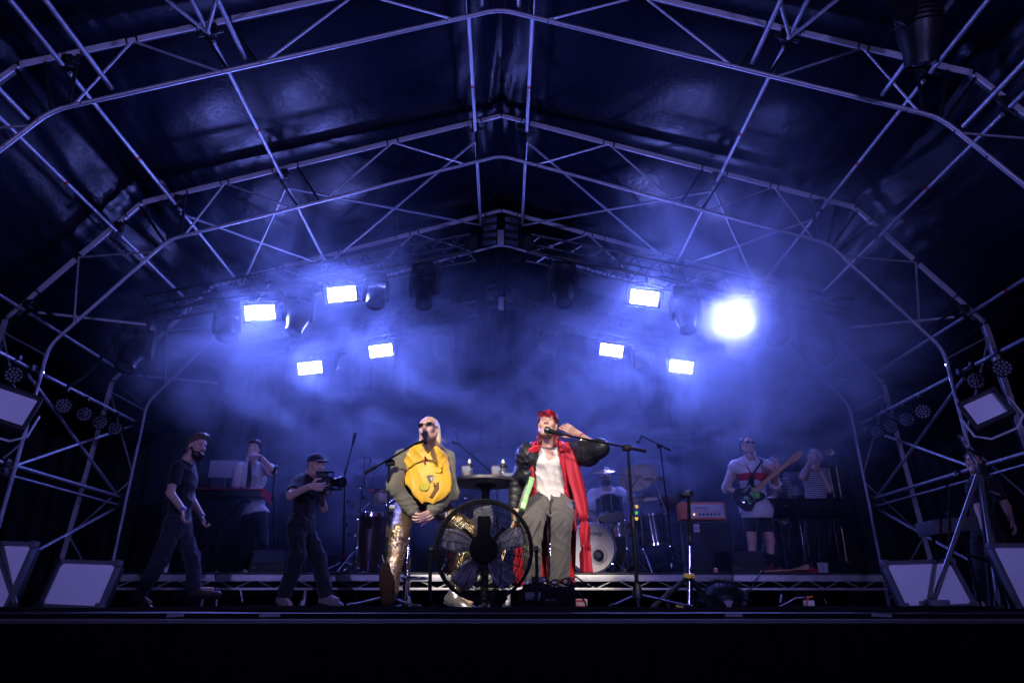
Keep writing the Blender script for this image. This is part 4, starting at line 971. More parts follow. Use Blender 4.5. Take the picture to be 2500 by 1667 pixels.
ct = a.z - .006; th = thing('speaker_cabinet', 'black bass cabinet under the orange amplifier head', 'speaker', (cx_ + .02, 9.3, RZ), -.03)
MB().box((0, .25, (ct - RZ) / 2), (.70, .42, ct - RZ), bev=.015).build('case', M['black_plastic'], th)
MB().box((0, .036, (ct - RZ) / 2), (.62, .016, ct - RZ - .08), bev=.004).build('grille', M['cab_cloth'], th)
z = MB(); hh = ct - RZ
for s in (-1, 1): z.box((s * .335, .035, hh / 2), (.008, .012, hh - .04)); z.box((0, .035, hh / 2 + s * (hh / 2 - .02)), (.66, .012, .008))
z.build('piping', M['print_grey'], th)
tl = MB().box((-.13, .022, hh - .1), (.075, .008, .10), bev=.003).build('logo_plate', M['print_white'], th)
for r_ in (.028, .016): MB().path([(-.13 + r_ * math.cos(k * .52), .016, hh - .1 + r_ * math.sin(k * .52)) for k in range(12)], .003, 5, True).build('logo_ring', M['print_black'], tl)
# wedges and cases on the riser
def wedge(px, D, w, label):
    c = P(px, 1395, D); th = thing('monitor_wedge', label, 'monitor speaker', (c.x, D, RZ), 0, 'black monitor wedges')
    MB().prism([(0, 0), (.42, 0), (.42, .30), (.10, .28), (0, .12)], (-w / 2, 0, 0), (0, 1, 0), (0, 0, 1), (w, 0, 0)).build('case', M['black_plastic'], th)
    MB().prism([(.006, .125), (.092, .272), (.088, .276), (.0, .128)], (-w / 2 + .03, -.004, 0), (0, 1, 0), (0, 0, 1), (w - .06, 0, 0)).build('grille', M['cab_cloth'], th)
    MB().prism([(-.02, 0), (.02, 0), (0, .035)], (-w / 2 + .06, -.003, .06), (1, 0, 0), (0, 0, 1), (0, .002, 0)).build('warning_sticker', M['print_grey'], th)
wedge(650, 8.6, .42, 'black monitor wedge at the foot of the keyboard stand'); wedge(1835, 8.7, .48, 'black monitor wedge at the feet of the bass player')
# keyboard -------------------------------------------------------
a, b = P(425, 1190, 8.9), P(640, 1192, 8.9); y0 = 8.9
th = thing('stage_piano', 'red stage keyboard on a stand, seen from behind', 'keyboard', ((a.x + b.x) / 2, y0, b.z - .10)); w = b.x - a.x
MB().box((0, .16, .045), (w, .32, .085), bev=.008).build('back_panel', M['black_plastic'], th)
MB().box((0, .16, .094), (w, .33, .014), bev=.004).build('red_lid', M['red_paint'], th)
for s in (-1, 1): MB().prism([(-.01, -.01), (.34, -.06), (.34, .07), (-.01, .104)], (s * (w / 2 + .0) - (.035 if s < 0 else 0), 0, 0), (0, 1, 0), (0, 0, 1), (.035, 0, 0)).build('end_cheek', M['red_paint'], th)
text_obj('nord', .05, th, (-.1, -.0012, .045), FRONT, M['print_grey'])
for k in range(7): MB().tube((.08 + .06 * k, .002, .03), (.08 + .06 * k, -.004, .03), .008, 8).build('socket', M['chrome'], th)
for k in range(36): MB().box((-w / 2 + .05 + k * (w - .1) / 35, .36, .04), (w / 37 * .8, .1, .02)).build('key', M['white_plastic'], th)
th = thing('keyboard_stand', 'black crossed stand under the red keyboard', 'keyboard stand', ((a.x + b.x) / 2, 9.06, RZ))
hh = b.z - .11 - RZ
for s in (-1, 1):
    MB().beam((-.36 * s, -.03 * s, .02), (.30 * s, -.03 * s, hh), .03, .02).build('cross_leg', M['black_metal'], th)
    MB().tube((.30 * s, -.2, hh - .01), (.30 * s, .2, hh - .01), .014, 8).build('top_bar', M['black_metal'], th)
    MB().tube((.36 * s, -.24, .016), (.36 * s, .24, .016), .014, 8).build('foot_bar', M['black_metal'], th)
th = thing('laptop_screen', 'grey flat screen on a stand behind the keyboard player', 'screen', P(555, 1166, 9.9))
p, q = P(507, 1166, 9.9), P(606, 1124, 9.9)
MB().box((0, 0, (q.z - p.z) / 2), (q.x - p.x, .03, q.z - p.z), bev=.005).build('screen', mat('pale grey screen', (.30, .30, .36), .5), th)
MB().tube((0, .03, .1), (0, .03, RZ - p.z), .018, 8).build('pole', M['black_metal'], th)
MB().lathe([(.2, 0), (.18, .012), (.03, .02)], (0, .03, RZ - p.z), (0, 0, 1), 20).build('foot', M['black_metal'], th)
# horn corner ----------------------------------------------------
for k, (px, D_) in enumerate(((1905, 9.55), (1965, 9.6), (2035, 9.5))):
    c = P(px, 1262, D_); th = thing('music_stand', ['left', 'middle', 'right'][k] + 'most' * (k != 1) + ' black music stand of the horn players', 'music stand', (c.x, D_, RZ), 0, 'music stands of the horn players')
    zz = c.z - RZ; Rm = Euler((R(-14), 0, R(6 * (k - 1)))).to_matrix()
    MB().box((0, 0, zz + .13), (.40, .012, .27), Rm, bev=.004).build('desk', M['black_metal'], th)
    for i in range(7):
        for j in range(2):
            if (i + j + k) % 3: MB().lathe([(.008, 0), (.007, .002)], Vector((0, 0, zz + .13)) + Rm @ Vector((-.15 + .05 * i, -.007, .06 - .06 * j)), (0, -1, 0), 8).build('vent_hole', M['print_grey'], th)
    MB().box((0, -.03, zz + .0), (.40, .06, .008), Rm).build('ledge', M['black_metal'], th)
    tripod(th, 0, .02, 0, zz, m='steel_dark')
c = P(1945, 1200, 10.2); th = thing('sheet_board', 'pale board standing behind the horn players', 'board', (c.x, 10.2, RZ))
MB().box((0, 0, c.z - RZ + .12), (.34, .02, .34), Euler((.1, 0, 0))).build('board', mat('pale grey board', (.22, .22, .27), .7), th); tripod(th, 0, .05, 0, c.z - RZ)
th = thing('trombone', 'slender trombone slide standing upright at the far right of the horns', 'trombone', (P(2045, 1210, 9.7).x, 9.7, RZ))
M['brass'] = mat('brass', (.62, .45, .22), .22, 1, .1, 12)
zt = P(2045, 1135, 9.7).z - RZ; zb = P(2045, 1215, 9.7).z - RZ
MB().path([(-.05, 0, zb - .25), (-.05, 0, zt - .05)] + [(-.05 * math.cos(a), 0, zt - .05 + .05 * math.sin(a)) for a in (.4, .8, 1.2, 1.57, 1.9, 2.3, 2.7)] + [(.05, 0, zt - .05), (.05, 0, zb - .25)], .009, 8).build('slide', M['brass'], th)
MB().lathe([(.10, 0), (.06, .03), (.03, .09), (.014, .2), (.011, .5)], (.0, .05, .18), (0, 0, 1), 24, cap=False).build('bell', M['brass'], th)
tripod(th, 0, .05, 0, .3, m='black_metal', sp=.16)
# pedal tray, cups, sticks
c = P(1945, 1392, 8.45); th = thing('pedal_tray', 'red pedal tray on the riser edge at the right', 'pedal board', (c.x, 8.45, RZ))
z = MB(); z.box((0, .12, .012), (.52, .28, .02), Euler((.06, 0, 0)), bev=.005); z.build('tray', M['red_paint'], th)
for s in (-.26, 0, .26): MB().prism([(0, 0), (.26, 0), (.26, .085), (.04, .03)], (s - .012, .0, .01), (0, 1, 0), (0, 0, 1), (.024, 0, 0)).build('tray_rib', M['red_paint'], th)
for k, (x, mm) in enumerate(((-.16, 'steel_dark'), (-.05, 'drum_shell'), (.12, 'black_plastic'))): MB().box((x, .14, .055), (.08, .11, .05), bev=.008).build('pedal', M[mm], th)
for k, (px, lb) in enumerate(((2005, 'left of two white paper cups at the right end of the riser'), (2018, 'right of two white paper cups at the right end of the riser'), (388, 'left of two white cups at the left end of the riser'), (401, 'right of two white cups at the left end of the riser'))):
    c = P(px, 1394, 8.3); th = thing('paper_cup', lb, 'cup', (c.x, 8.3 + .02 * (k % 2), RZ + .001), 0, 'white paper cups')
    MB().lathe([(.026, 0), (.0265, .002), (.034, .105), (.036, .108), (.034, .11), (.0325, .105), (.026, .006), (.001, .005)], (0, 0, 0), (0, 0, 1), 20).build('cup', M['white_plastic'], th)
c = P(1900, 1393, 8.28); o = MB().tube(P(1866, 1394, 8.27), P(1935, 1391, 8.27), .011, 8); tag(o.build('drum_stick', M['wood_maple']), 'pale wooden stick lying on the right riser edge', 'stick')
a, b, c2 = P(1928, 1391, 8.27), P(1972, 1377, 8.3), P(1976, 1393, 8.27)
th = thing('wooden_paddle', 'pale striped hand fan leaning on the right riser edge', 'hand fan', a)
o = MB().prism([(0, 0), ((b - a).x, (b - a).z), ((c2 - a).x, max(.002, (c2 - a).z))], (0, 0, 0), (1, 0, 0), (0, 0, 1), (0, .006, 0)).build('leaf', mat('pale pleated paper', (.5, .38, .32), .7), th)
for k in range(5):
    t_ = k / 4; e = (b - a).lerp(c2 - a, t_); MB().tube((0, -.003, 0), (e.x, -.003, max(.003, e.z)), .003, 5).build('rib', M['wood_maple'], th)
c = P(1748, 1395, 8.3); o = MB().lathe([(.026, 0), (.028, .02), (.024, .045), (.008, .055)], (0, 0, 0), (0, 0, 1), 14).build('pink_bottle_cap', mat('pink plastic', (.8, .2, .25), .4)); o.location = (c.x, 8.3, RZ + .001); tag(o, 'small pink cap on the riser edge below the orange amplifier', 'cap')
# loose cables hanging over the riser edge
z = MB(); z.path([P(1860, 1392, 8.25), P(1852, 1410, 8.15), P(1835, 1432, 8.12), P(1825, 1448, 8.1), P(1822, 1484, 8.0)], .007, 6); tag(z.build('hanging_cable', M['rubber']), 'dark cable hanging over the right riser edge', 'cable')
z = MB(); z.path([P(530, 1391, 8.25), P(527, 1400, 8.15), P(526, 1440, 8.14), P(527, 1486, 8.05)], .007, 6); tag(z.build('hanging_cable', M['rubber']), 'dark cable hanging over the left riser edge', 'cable')
for k, (px, py, px2, py2) in enumerate(((1905, 1470, 1908, 1450), (2018, 1472, 2012, 1462), (592, 1468, 587, 1440), (528, 1480, 529, 1462))):
    a, b = P(px, py, 7.9), P(px2, py2, 7.9); th = thing('floor_clip', ['blue-lit clip standing below the right riser edge', 'small clip on the floor right of the orange clamp', 'slanting clip below the keyboard', 'small clip below the left hanging cable'][k], 'clip', (a.x, a.y, 0), 0, 'small clips below the riser')
    MB().tube((a.x, a.y, 0), (a.x, a.y, a.z), .012, 8).build('foot', M['black_metal'], th, world=True); MB().tube(a, b, .008, 8).build('lever', M['alu_flat'], th, world=True)
# boom microphone of the man at the right
th = thing('microphone_stand', 'small boom microphone in front of the man at the right', 'microphone stand', P(2318, 1486, 6.3), 0, 'microphone stands')
MB().tube(P(2318, 1486, 6.3), P(2318, 1190, 6.3), .012, 8).build('pole', M['black_metal'], th, world=True)
MB().tube(P(2300, 1200, 6.3), P(2334, 1162, 6.3), .007, 8).build('boom', M['black_metal'], th, world=True)
MB().lathe([(.012, 0), (.026, .02), (.03, .045), (.022, .07), (.004, .078)], P(2332, 1164, 6.3), (.5, 0, .6), 14).build('microphone_head', M['mic_grey'], th, world=True)
MB().lathe([(.15, 0), (.14, .012), (.02, .02)], P(2318, 1486, 6.3), (0, 0, 1), 18).build('foot', M['black_metal'], th, world=True)
# console of the man at the right
c = P(2310, 1285, 6.6); th = thing('mixing_desk', 'dim grey equipment case in front of the man at the right', 'equipment case', (c.x, 6.6, 0))
MB().box((0, 0, c.z), (.42, .3, .13), Euler((0, R(-6), 0)), bev=.01).build('case', mat('dark grey case', (.06, .06, .07), .6), th)
for s in (-1, 1): MB().tube((s * .15, 0, 0), (s * .15, 0, c.z - .06), .015, 8).build('leg', M['black_metal'], th)
MB().box((.06, -.05, c.z + .1), (.1, .08, .06), bev=.01).build('monitor', M['black_plastic'], th)
# ================================================================== people: smooth continuous surfaces grown round a posed skeleton
class Field:
    def __init__(s): s.ops = []; s.lo = np.full(3, 1e9); s.hi = np.full(3, -1e9)
    def _ext(s, lo, hi): s.lo = np.minimum(s.lo, lo); s.hi = np.maximum(s.hi, hi)
    def cap(s, p, q, r1, r2=None, k=.02, neg=False):
        p = np.array(p, float); q = np.array(q, float); r2 = r1 if r2 is None else r2; R_ = max(r1, r2)
        lo = np.minimum(p, q) - R_; hi = np.maximum(p, q) + R_
        def f(X, Y, Z):
            d = q - p; L2 = max(float(d @ d), 1e-12)
            t = np.clip(((X - p[0]) * d[0] + (Y - p[1]) * d[1] + (Z - p[2]) * d[2]) / L2, 0, 1)
            return np.sqrt((X - p[0] - t * d[0]) ** 2 + (Y - p[1] - t * d[1]) ** 2 + (Z - p[2] - t * d[2]) ** 2) - (r1 + (r2 - r1) * t)
        if not neg: s._ext(lo, hi)
        s.ops.append(('-' if neg else '+', f, lo, hi, k)); return s
    def chain(s, pts, rs, k=.02):
        for a, b, ra, rb in zip(pts[:-1], pts[1:], rs[:-1], rs[1:]): s.cap(a, b, ra, rb, k)
        return s
    def ell(s, c, rad, Mx=None, k=.02, neg=False):
        c = np.array(c, float); rad = np.array(rad, float); A = np.array(Mx if Mx is not None else Matrix.Identity(3)).T
        R_ = np.sqrt(((A.T * rad) ** 2).sum(1)); lo, hi = c - R_, c + R_; m = rad.min()
        def f(X, Y, Z):
            x, y, z = X - c[0], Y - c[1], Z - c[2]
            a = (A[0, 0] * x + A[0, 1] * y + A[0, 2] * z) / rad[0]; b = (A[1, 0] * x + A[1, 1] * y + A[1, 2] * z) / rad[1]; e = (A[2, 0] * x + A[2, 1] * y + A[2, 2] * z) / rad[2]
            k0 = np.sqrt(a * a + b * b + e * e); k1 = np.sqrt((a / rad[0]) ** 2 + (b / rad[1]) ** 2 + (e / rad[2]) ** 2) + 1e-9
            return k0 * (k0 - 1) / k1
        if not neg: s._ext(lo, hi)
        s.ops.append(('-' if neg else '+', f, lo, hi, k)); return s
    def cut(s, p, n, k=.006):                          # keep the side the normal points away from
        p = np.array(p, float); n = np.array(Vector(n).normalized(), float)
        s.ops.append(('&', lambda X, Y, Z: (X - p[0]) * n[0] + (Y - p[1]) * n[1] + (Z - p[2]) * n[2], None, None, k)); return s
    def clip(s, f, k=.006): s.ops.append(('&', f, None, None, k)); return s
    def push(s, f): s.ops.append(('~', f, None, None, 0)); return s
    def mesh(s, name, m, parent, h=.009, fine=(), hf=.005, smooth=True):
        pad = .02; lo, hi = s.lo - pad, s.hi + pad; ax = []
        for a in range(3):
            iv = [(c[a] - r, c[a] + r) for c, r in fine]; x = lo[a]; out = [x]
            while x < hi[a]:
                x += hf if any(l <= x <= u for l, u in iv) else h; out.append(x)
            ax.append(np.array(out))
        d = np.full([len(a) for a in ax], 1.0, np.float32)
        for kind, f, l, u, k in s.ops:
            if l is not None:
                e = k + .03; sl = tuple(slice(max(0, np.searchsorted(ax[a], l[a] - e) - 1), np.searchsorted(ax[a], u[a] + e) + 1) for a in range(3))
            else: sl = (slice(None),) * 3
            X = ax[0][sl[0]][:, None, None]; Y = ax[1][sl[1]][None, :, None]; Z = ax[2][sl[2]][None, None, :]
            v = f(X, Y, Z); o = d[sl]
            if kind == '+': hh = np.clip(.5 + .5 * (o - v) / k, 0, 1); d[sl] = o * (1 - hh) + v * hh - k * hh * (1 - hh)
            elif kind in '-&':
                w = -v if kind == '-' else v; hh = np.clip(.5 - .5 * (o - w) / k, 0, 1); d[sl] = o * (1 - hh) + w * hh + k * hh * (1 - hh)
            else: d[sl] = o + v
        vs, fs = nets(d, ax)
        me = bpy.data.meshes.new(name); n = len(vs); q = len(fs)
        l = root_of(parent).location if parent else Vector((0, 0, 0)); vs = vs - np.array(l)
        me.vertices.add(n); me.vertices.foreach_set('co', vs.astype(np.float32).ravel())
        me.loops.add(q * 4); me.loops.foreach_set('vertex_index', fs.astype(np.int32).ravel())
        me.polygons.add(q); me.polygons.foreach_set('loop_start', np.arange(0, q * 4, 4, dtype=np.int32))
        me.polygons.foreach_set('use_smooth', np.ones(q, bool)); me.update(); me.validate()
        return link(name, me, m, parent)
def nets(d, ax):
    s = d < 0; c = np.zeros([n - 1 for n in d.shape], np.int8)
    for i in (0, 1):
        for j in (0, 1):
            for k in (0, 1): c += s[i:d.shape[0] - 1 + i, j:d.shape[1] - 1 + j, k:d.shape[2] - 1 + k]
    act = np.argwhere((c > 0) & (c < 8)); idx = np.full(c.shape, -1, np.int64); idx[tuple(act.T)] = np.arange(len(act))
    pos = np.zeros((len(act), 3)); cnt = np.zeros(len(act)); I, J, K = act.T
    cor = [(i, j, k) for i in (0, 1) for j in (0, 1) for k in (0, 1)]
    for a in cor:
        for t in range(3):
            if a[t]: continue
            b = list(a); b[t] = 1
            da = d[I + a[0], J + a[1], K + a[2]]; db = d[I + b[0], J + b[1], K + b[2]]; mk = (da < 0) != (db < 0)
            tt = np.where(mk, da / np.where(mk, da - db, 1), 0)
            for e in range(3): pos[:, e] += np.where(mk, a[e] + (tt if e == t else 0), 0)
            cnt += mk
    pos /= cnt[:, None]; pos += act
    out = np.stack([np.interp(pos[:, e], np.arange(len(ax[e])), ax[e]) for e in range(3)], 1)
    F = []
    for t in range(3):
        sl0 = [slice(None)] * 3; sl1 = [slice(None)] * 3; sl0[t] = slice(0, -1); sl1[t] = slice(1, None)
        ch = s[tuple(sl0)] != s[tuple(sl1)]; e = np.argwhere(ch); u, v = (t + 1) % 3, (t + 2) % 3
        ok = (e[:, u] > 0) & (e[:, v] > 0) & (e[:, u] < idx.shape[u]) & (e[:, v] < idx.shape[v]); e = e[ok]
        def cell(du, dv):
            q = e.copy(); q[:, u] += du; q[:, v] += dv; return idx[tuple(q.T)]
        Q = np.stack([cell(-1, -1), cell(0, -1), cell(0, 0), cell(-1, 0)], 1)
        flip = ~s[tuple(e.T)]; Q[flip] = Q[flip][:, ::-1]; F.append(Q)
    return out, np.concatenate(F)
def wr(amp, freq, seed, stretch=(1, 1, 1), sharp=False):
    """soft cloth folds"""
    g = np.random.RandomState(seed); ks = g.normal(0, 1, (5, 3)) * np.array(stretch) * freq; ph = g.uniform(0, 6.28, 5)
    def f(X, Y, Z):
        o = 0
        for i in range(5):
            a = ks[i, 0] * X + ks[i, 1] * Y + ks[i, 2] * Z + ph[i]
            w = np.sin(a + .8 * np.sin(a * .37 + Z * 5 + i)); o = o + ((1 - np.abs(w)) ** 2 - .35 if sharp else w)
        return (amp * o * (.3 if sharp else .42)).astype(np.float32)
    return f
def fold(amp, gap, d, seed, warp=1.0, soft=1.6):
    """creases about gap apart that run square to direction d, bending and dying out"""
    g = np.random.RandomState(seed); d = np.array(Vector(d).normalized()); fr = math.pi / gap; k1 = g.normal(0, 1, (3, 3)) * 9; p = g.uniform(0, 6.28, 6); k2 = g.normal(0, 1, (2, 3)) * 7
    def f(X, Y, Z):
        a = fr * (d[0] * X + d[1] * Y + d[2] * Z) + p[0]
        for i in range(3): a = a + warp * np.sin(k1[i, 0] * X + k1[i, 1] * Y + k1[i, 2] * Z + p[i + 1])
        m_ = .55 + .45 * np.sin(k2[0, 0] * X + k2[0, 1] * Y + k2[0, 2] * Z + p[4]) * np.sin(k2[1, 0] * X + k2[1, 1] * Y + k2[1, 2] * Z + p[5])
        return (-amp * m_ * ((1 - np.abs(np.sin(a))) ** soft - .3)).astype(np.float32)
    return f
def poly_d(pts):
    """signed distance to a polygon in the X,Z plane"""
    pts = np.array([(p[0], p[2]) if len(p) == 3 else p for p in pts], float)
    def f(X, Y, Z):
        X2, Z2 = np.broadcast_arrays(X[:, :, :], Z[:, :, :]) if X.ndim == 3 else (X, Z)
        X2 = X2[:, :1, :]; Z2 = Z2[:, :1, :]
        d = np.full(X2.shape, 1e9); sg = np.ones(X2.shape); n = len(pts)
        for i in range(n):
            a, b = pts[i], pts[i - 1]; e = b - a; wx, wz = X2 - a[0], Z2 - a[1]
            t = np.clip((wx * e[0] + wz * e[1]) / max(e @ e, 1e-12), 0, 1); d = np.minimum(d, (wx - e[0] * t) ** 2 + (wz - e[1] * t) ** 2)
            c1, c2, c3 = Z2 >= a[1], Z2 < b[1], e[0] * wz > e[1] * wx
            fl = (c1 & c2 & c3) | (~c1 & ~c2 & ~c3); sg = np.where(fl, -sg, sg)
        return (sg * np.sqrt(d)).astype(np.float32)
    return f
def reach(px, py, par, L, near=True):
    """the point on the sight line through (px,py) that lies L from joint par"""
    C = Vector((0, 0, ZC)); d = (P(px, py, 1.0) - C).normalized(); w = Vector(par) - C; t0 = w.dot(d); h = L * L - (w.length_squared - t0 * t0)
    return C + d * (t0 + (-1 if near else 1) * math.sqrt(h)) if h > 0 else C + d * t0
def head_frame(yaw, pitch, roll):
    """columns: person's left, forward, up.  yaw 0 looks at the audience (-Y); positive yaw turns towards +X"""
    M0 = Matrix(((1, 0, 0), (0, -1, 0), (0, 0, 1)))      # right-handed flip is fine for placing features
    Rz = Matrix.Rotation(yaw, 3, 'Z'); Rx = Matrix.Rotation(-pitch, 3, 'X'); Ry = Matrix.Rotation(roll, 3, 'Y')
    A = Rz @ Rx @ Ry
    return A
def head_pts(c, A, s):
    def w(x, f, u): return Vector(c) + A @ Vector((x, -f, u)) * s
    return w
def head(S, c, A, s=1.0, male=True):
    w = head_pts(c, A, s); g = lambda *a: [v * s for v in a]
    S.ell(w(0, -.018, .035), g(.076, .096, .088), A, .02)
    S.ell(w(0, .028, -.028), g(.060, .070, .088), A, .03)
    S.ell(w(0, .05, .045), g(.058, .045, .05), A, .03)
    j = .027 if male else .023
    S.cap(w(-.016 if male else -.008, .070, -.105), w(.016 if male else .008, .070, -.105), j * s, j * s, .03)
    for x in (-1, 1):
        S.cap(w(x * .058, .0, -.055), w(x * .02, .066, -.103), .022 * s, .02 * s, .03)
        S.ell(w(x * .042, .068, -.022), g(.024, .022, .024), A, .02)
    for x in (-1, 1): S.ell(w(x * .034, .105, .012), g(.020, .020, .014), A, .014, neg=True)
    S.cap(w(-.045, .080, .030), w(.045, .080, .030), .012 * s, .012 * s, .016)
    S.cap(w(0, .092, .014), w(0, .112, -.022), .008 * s, .0125 * s, .010)
    for x in (-1, 1): S.ell(w(x * .011, .103, -.026), g(.009, .011, .008), A, .007)
    S.cap(w(-.019, .090, -.060), w(.019, .090, -.060), .008 * s, .008 * s, .010)
    S.cap(w(-.015, .089, -.071), w(.015, .089, -.071), .008 * s, .008 * s, .010)
    for x in (-1, 1):
        S.ell(w(x * .078, -.006, -.002), g(.008, .019, .032), A @ Matrix.Rotation(x * .25, 3, 'Z'), .008)
        S.ell(w(x * .084, .0, .0), g(.006, .009, .016), A, .006, neg=True)
def face_bits(root, c, A, s, skin_dark, brow, eyes=True, glasses=None, lips=None, iris=None):
    w = head_pts(c, A, s)
    if eyes:
        for x in (-1, 1):
            e = MB().lathe([(.0005, -.0105), (.006, -.009), (.0095, -.004), (.0105, 0), (.0095, .004), (.006, .009), (.0005, .0105)], w(x * .033, .0765, .010), A @ Vector((0, -1, 0)), 12).build('eye', M['eye_white'], root, world=True)
            MB().lathe([(.0068, .0085), (.006, .0108), (.0005, .0118)], w(x * .033, .0765, .010), A @ Vector((0, -1, 0)), 10).build('iris', iris or M['print_black'], e, world=True)
    if brow:
        for x in (-1, 1): MB().path([w(x * .016, .0945, .026), w(x * .034, .0925, .0335), w(x * .054, .078, .027)], .0042 * s, 6, rs=[.0045, .0045, .0018]).build('eyebrow', brow, root, world=True)
    if lips: MB().path([w(-.024, .090, -.064), w(-.008, .0995, -.062), (w(.008, .0995, -.062)), w(.024, .090, -.064)], .005, 6, rs=[.002, .0062, .0062, .002]).build('lips', lips, root, world=True)
def hand(S, wrist, d, pn, side, curl=.5, s=1.0, thumb=.6, spread=.08, curls=None):
    """d: direction of the fingers, pn: way the palm faces, side: +1 thumb on the side of d x pn"""
    wrist = Vector(wrist); d = Vector(d).normalized(); pn = Vector(pn); pn = (pn - d * pn.dot(d)).normalized(); a = d.cross(pn).normalized() * side
    base = wrist + d * .015 * s
    for i, o in enumerate((.030, .010, -.010, -.028)):
        kn = wrist + d * (.088 - abs(i - 1.2) * .005) * s + a * o * s
        S.cap(base + a * o * .6 * s, kn, .0135 * s, .0115 * s, .010)
        ln = (.042, .047, .044, .034)[i] * s; dd = (d + a * o / .03 * spread).normalized(); p = kn; cu = (curls[i] if curls else curl)
        for j, (l_, r_) in enumerate(((ln, .0095), (ln * .62, .0085), (ln * .5, .0075))):
            ang = cu * (.7, 1.0, .8)[j]; ax_ = a * side
            dd = (Matrix.Rotation(ang * side, 3, a) @ dd).normalized()
            q = p + dd * l_; S.cap(p, q, r_ * s * 1.05, r_ * s, .004); p = q
    t0 = wrist + d * .025 * s + a * .028 * s; td = (d * .6 + a * .8 + pn * .35 * thumb).normalized()
    p = t0
    for l_, r_ in ((.04, .0125), (.034, .0105), (.026, .009)):
        q = p + td * l_ * s; S.cap(p, q, r_ * 1.05 * s, r_ * s, .006); p = q; td = (td + d * .35 + pn * .25 * thumb - a * .2).normalized()
def trunk(J):
    r = (Vector(J['shR']) - Vector(J['shL'])).normalized(); u = (Vector(J['neck']) - Vector(J['pel'])).normalized(); f = r.cross(u).normalized(); r = u.cross(f).normalized()
    ud = Vector(J['neck']) - Vector(J['pel'])
    return Matrix((r, f, u)).transposed(), r, f, u, ud
def torso(S, J, o=0, s=1.0, belly=0, k=.05, top=True):
    A, r, f, u, ud = trunk(J); pel, nk = Vector(J['pel']), Vector(J['neck']); bend = J.get('bend', Vector((0, 0, 0)))
    ch = pel + ud * .68 + bend; wa = pel + ud * .34 + bend * .8
    S.ell(pel + ud * .02, ((.160 + o), (.112 + o), (.13 + o)) if s == 1 else [(v * s + o) for v in (.160, .112, .13)], A, k)
    S.ell(wa, [v * s + o for v in (.128, .098 + belly, .15)], A, k)
    S.ell(ch, [v * s + o for v in (.155, .105, .17)], A, k)
    if top:
        for sh in ('shL', 'shR'): S.cap(nk - ud * .06, Vector(J[sh]) - u * .02, .048 * s + o, .050 * s + o, .04)
    return S
def limb(S, a, b, c, r1, r2, r3, t=1.0, k=.02):
    """upper and lower limb, to share t (0..2) of its length"""
    a, b, c = Vector(a), Vector(b), Vector(c)
    if t <= 1: S.cap(a, a.lerp(b, t), r1, r1 + (r2 - r1) * t, k)
    else: S.cap(a, b, r1, r2, k); S.cap(b, b.lerp(c, t - 1), r2, r2 + (r3 - r2) * (t - 1), k)
    return S
def foot(S, an, toe, s=1.0, o=0, k=.015):
    an, toe = Vector(an), Vector(toe); d = toe - an; hd = Vector((d.x, d.y, 0)); 
    S.cap(an - Vector((0, 0, .0)), an.lerp(toe, .15) , .036 * s + o, .036 * s + o, k)
    S.cap(an, toe, .036 * s + o, .03 * s + o, k)
def shoe(root, name, an, toe, m, sole_m, s=1.0, up=None, high=.06, hgrid=.007):
    """an = ankle, toe = tip of the toes; up = instep direction"""
    an, toe = Vector(an), Vector(toe); d = (toe - an); S = Field()
    up = Vector(up) if up else Vector((0, 0, 1)); side = d.cross(up).normalized(); f = d.normalized(); up = side.cross(f).normalized()
    heel = an - f * .03 - up * .03; ball = toe - f * .05
    fl = d - up * d.dot(up); f2 = fl.normalized()
    h0 = an - f2 * .035 - up * .055; b0 = h0 + f2 * (fl.length + .055)
    S.cap(an + up * (high - .02), an - up * .03, .046 * s, .046 * s, .02)
    for sd in (-1, 1):
        S.cap(h0 + side * sd * .012 + up * .015, h0 + f2 * .15 + side * sd * .022 + up * .012, .034 * s, .033 * s, .02)
        S.cap(h0 + f2 * .13 + side * sd * .018 + up * .012, b0 - f2 * .03 + side * sd * .012 + up * .008, .036 * s, .026 * s, .02)
    S.cap(an, h0 + f2 * .15 + up * .02, .045 * s, .034 * s, .03)
    S.cut(h0 - up * .012, -up, .006); S.cut(an + up * high, up, .004)
    o = S.mesh(name, m, root, hgrid)
    T = Field()
    for sd in (-1, 1):
        T.cap(h0 + side * sd * .012, h0 + f2 * .12 + side * sd * .018, .038 * s, .038 * s, .01); T.cap(h0 + f2 * .12 + side * sd * .018, b0 - f2 * .028 + side * sd * .012, .041 * s, .032 * s, .01)
    T.cut(h0 - up * .010, up, .003); T.cut(h0 - up * .030, -up, .003)
    T.mesh('sole', sole_m, o, hgrid)
    return o
M['eye_white'] = mat('eye white', (.7, .66, .62), .2)
def skin_mat(name, col):
    m = mat(name, col, .48, 0, .10, 18, .08, 220); b = m.node_tree.nodes['Principled BSDF']
    b.inputs['Subsurface Weight'].default_value = .12; b.inputs['Subsurface Radius'].default_value = (.012, .005, .003); b.inputs['Subsurface Scale'].default_value = 1
    return m
M['skin'] = skin_mat('fair skin', (.56, .34, .25)); M['skin2'] = skin_mat('warm skin', (.50, .29, .20)); M['skin3'] = skin_mat('tanned skin', (.42, .25, .18))
def cloth_mat(name, col, rough=.8, weave=500, var=.12, sheen=.2, spec=.3): return mat(name, col, rough, 0, var, 7, .12, weave, sheen=sheen, spec=spec)
M['olive'] = cloth_mat('olive cotton', (.155, .145, .095)); M['vest'] = cloth_mat('yellow oilcloth', (.80, .46, .035), .5, 300, .08, 0, .4)
M['red_nylon'] = cloth_mat('red nylon shell', (.44, .016, .028), .55, 400, .1, 0, .45); M['black_nylon'] = cloth_mat('black nylon shell', (.014, .014, .017), .45, 400, .2, 0, .45)
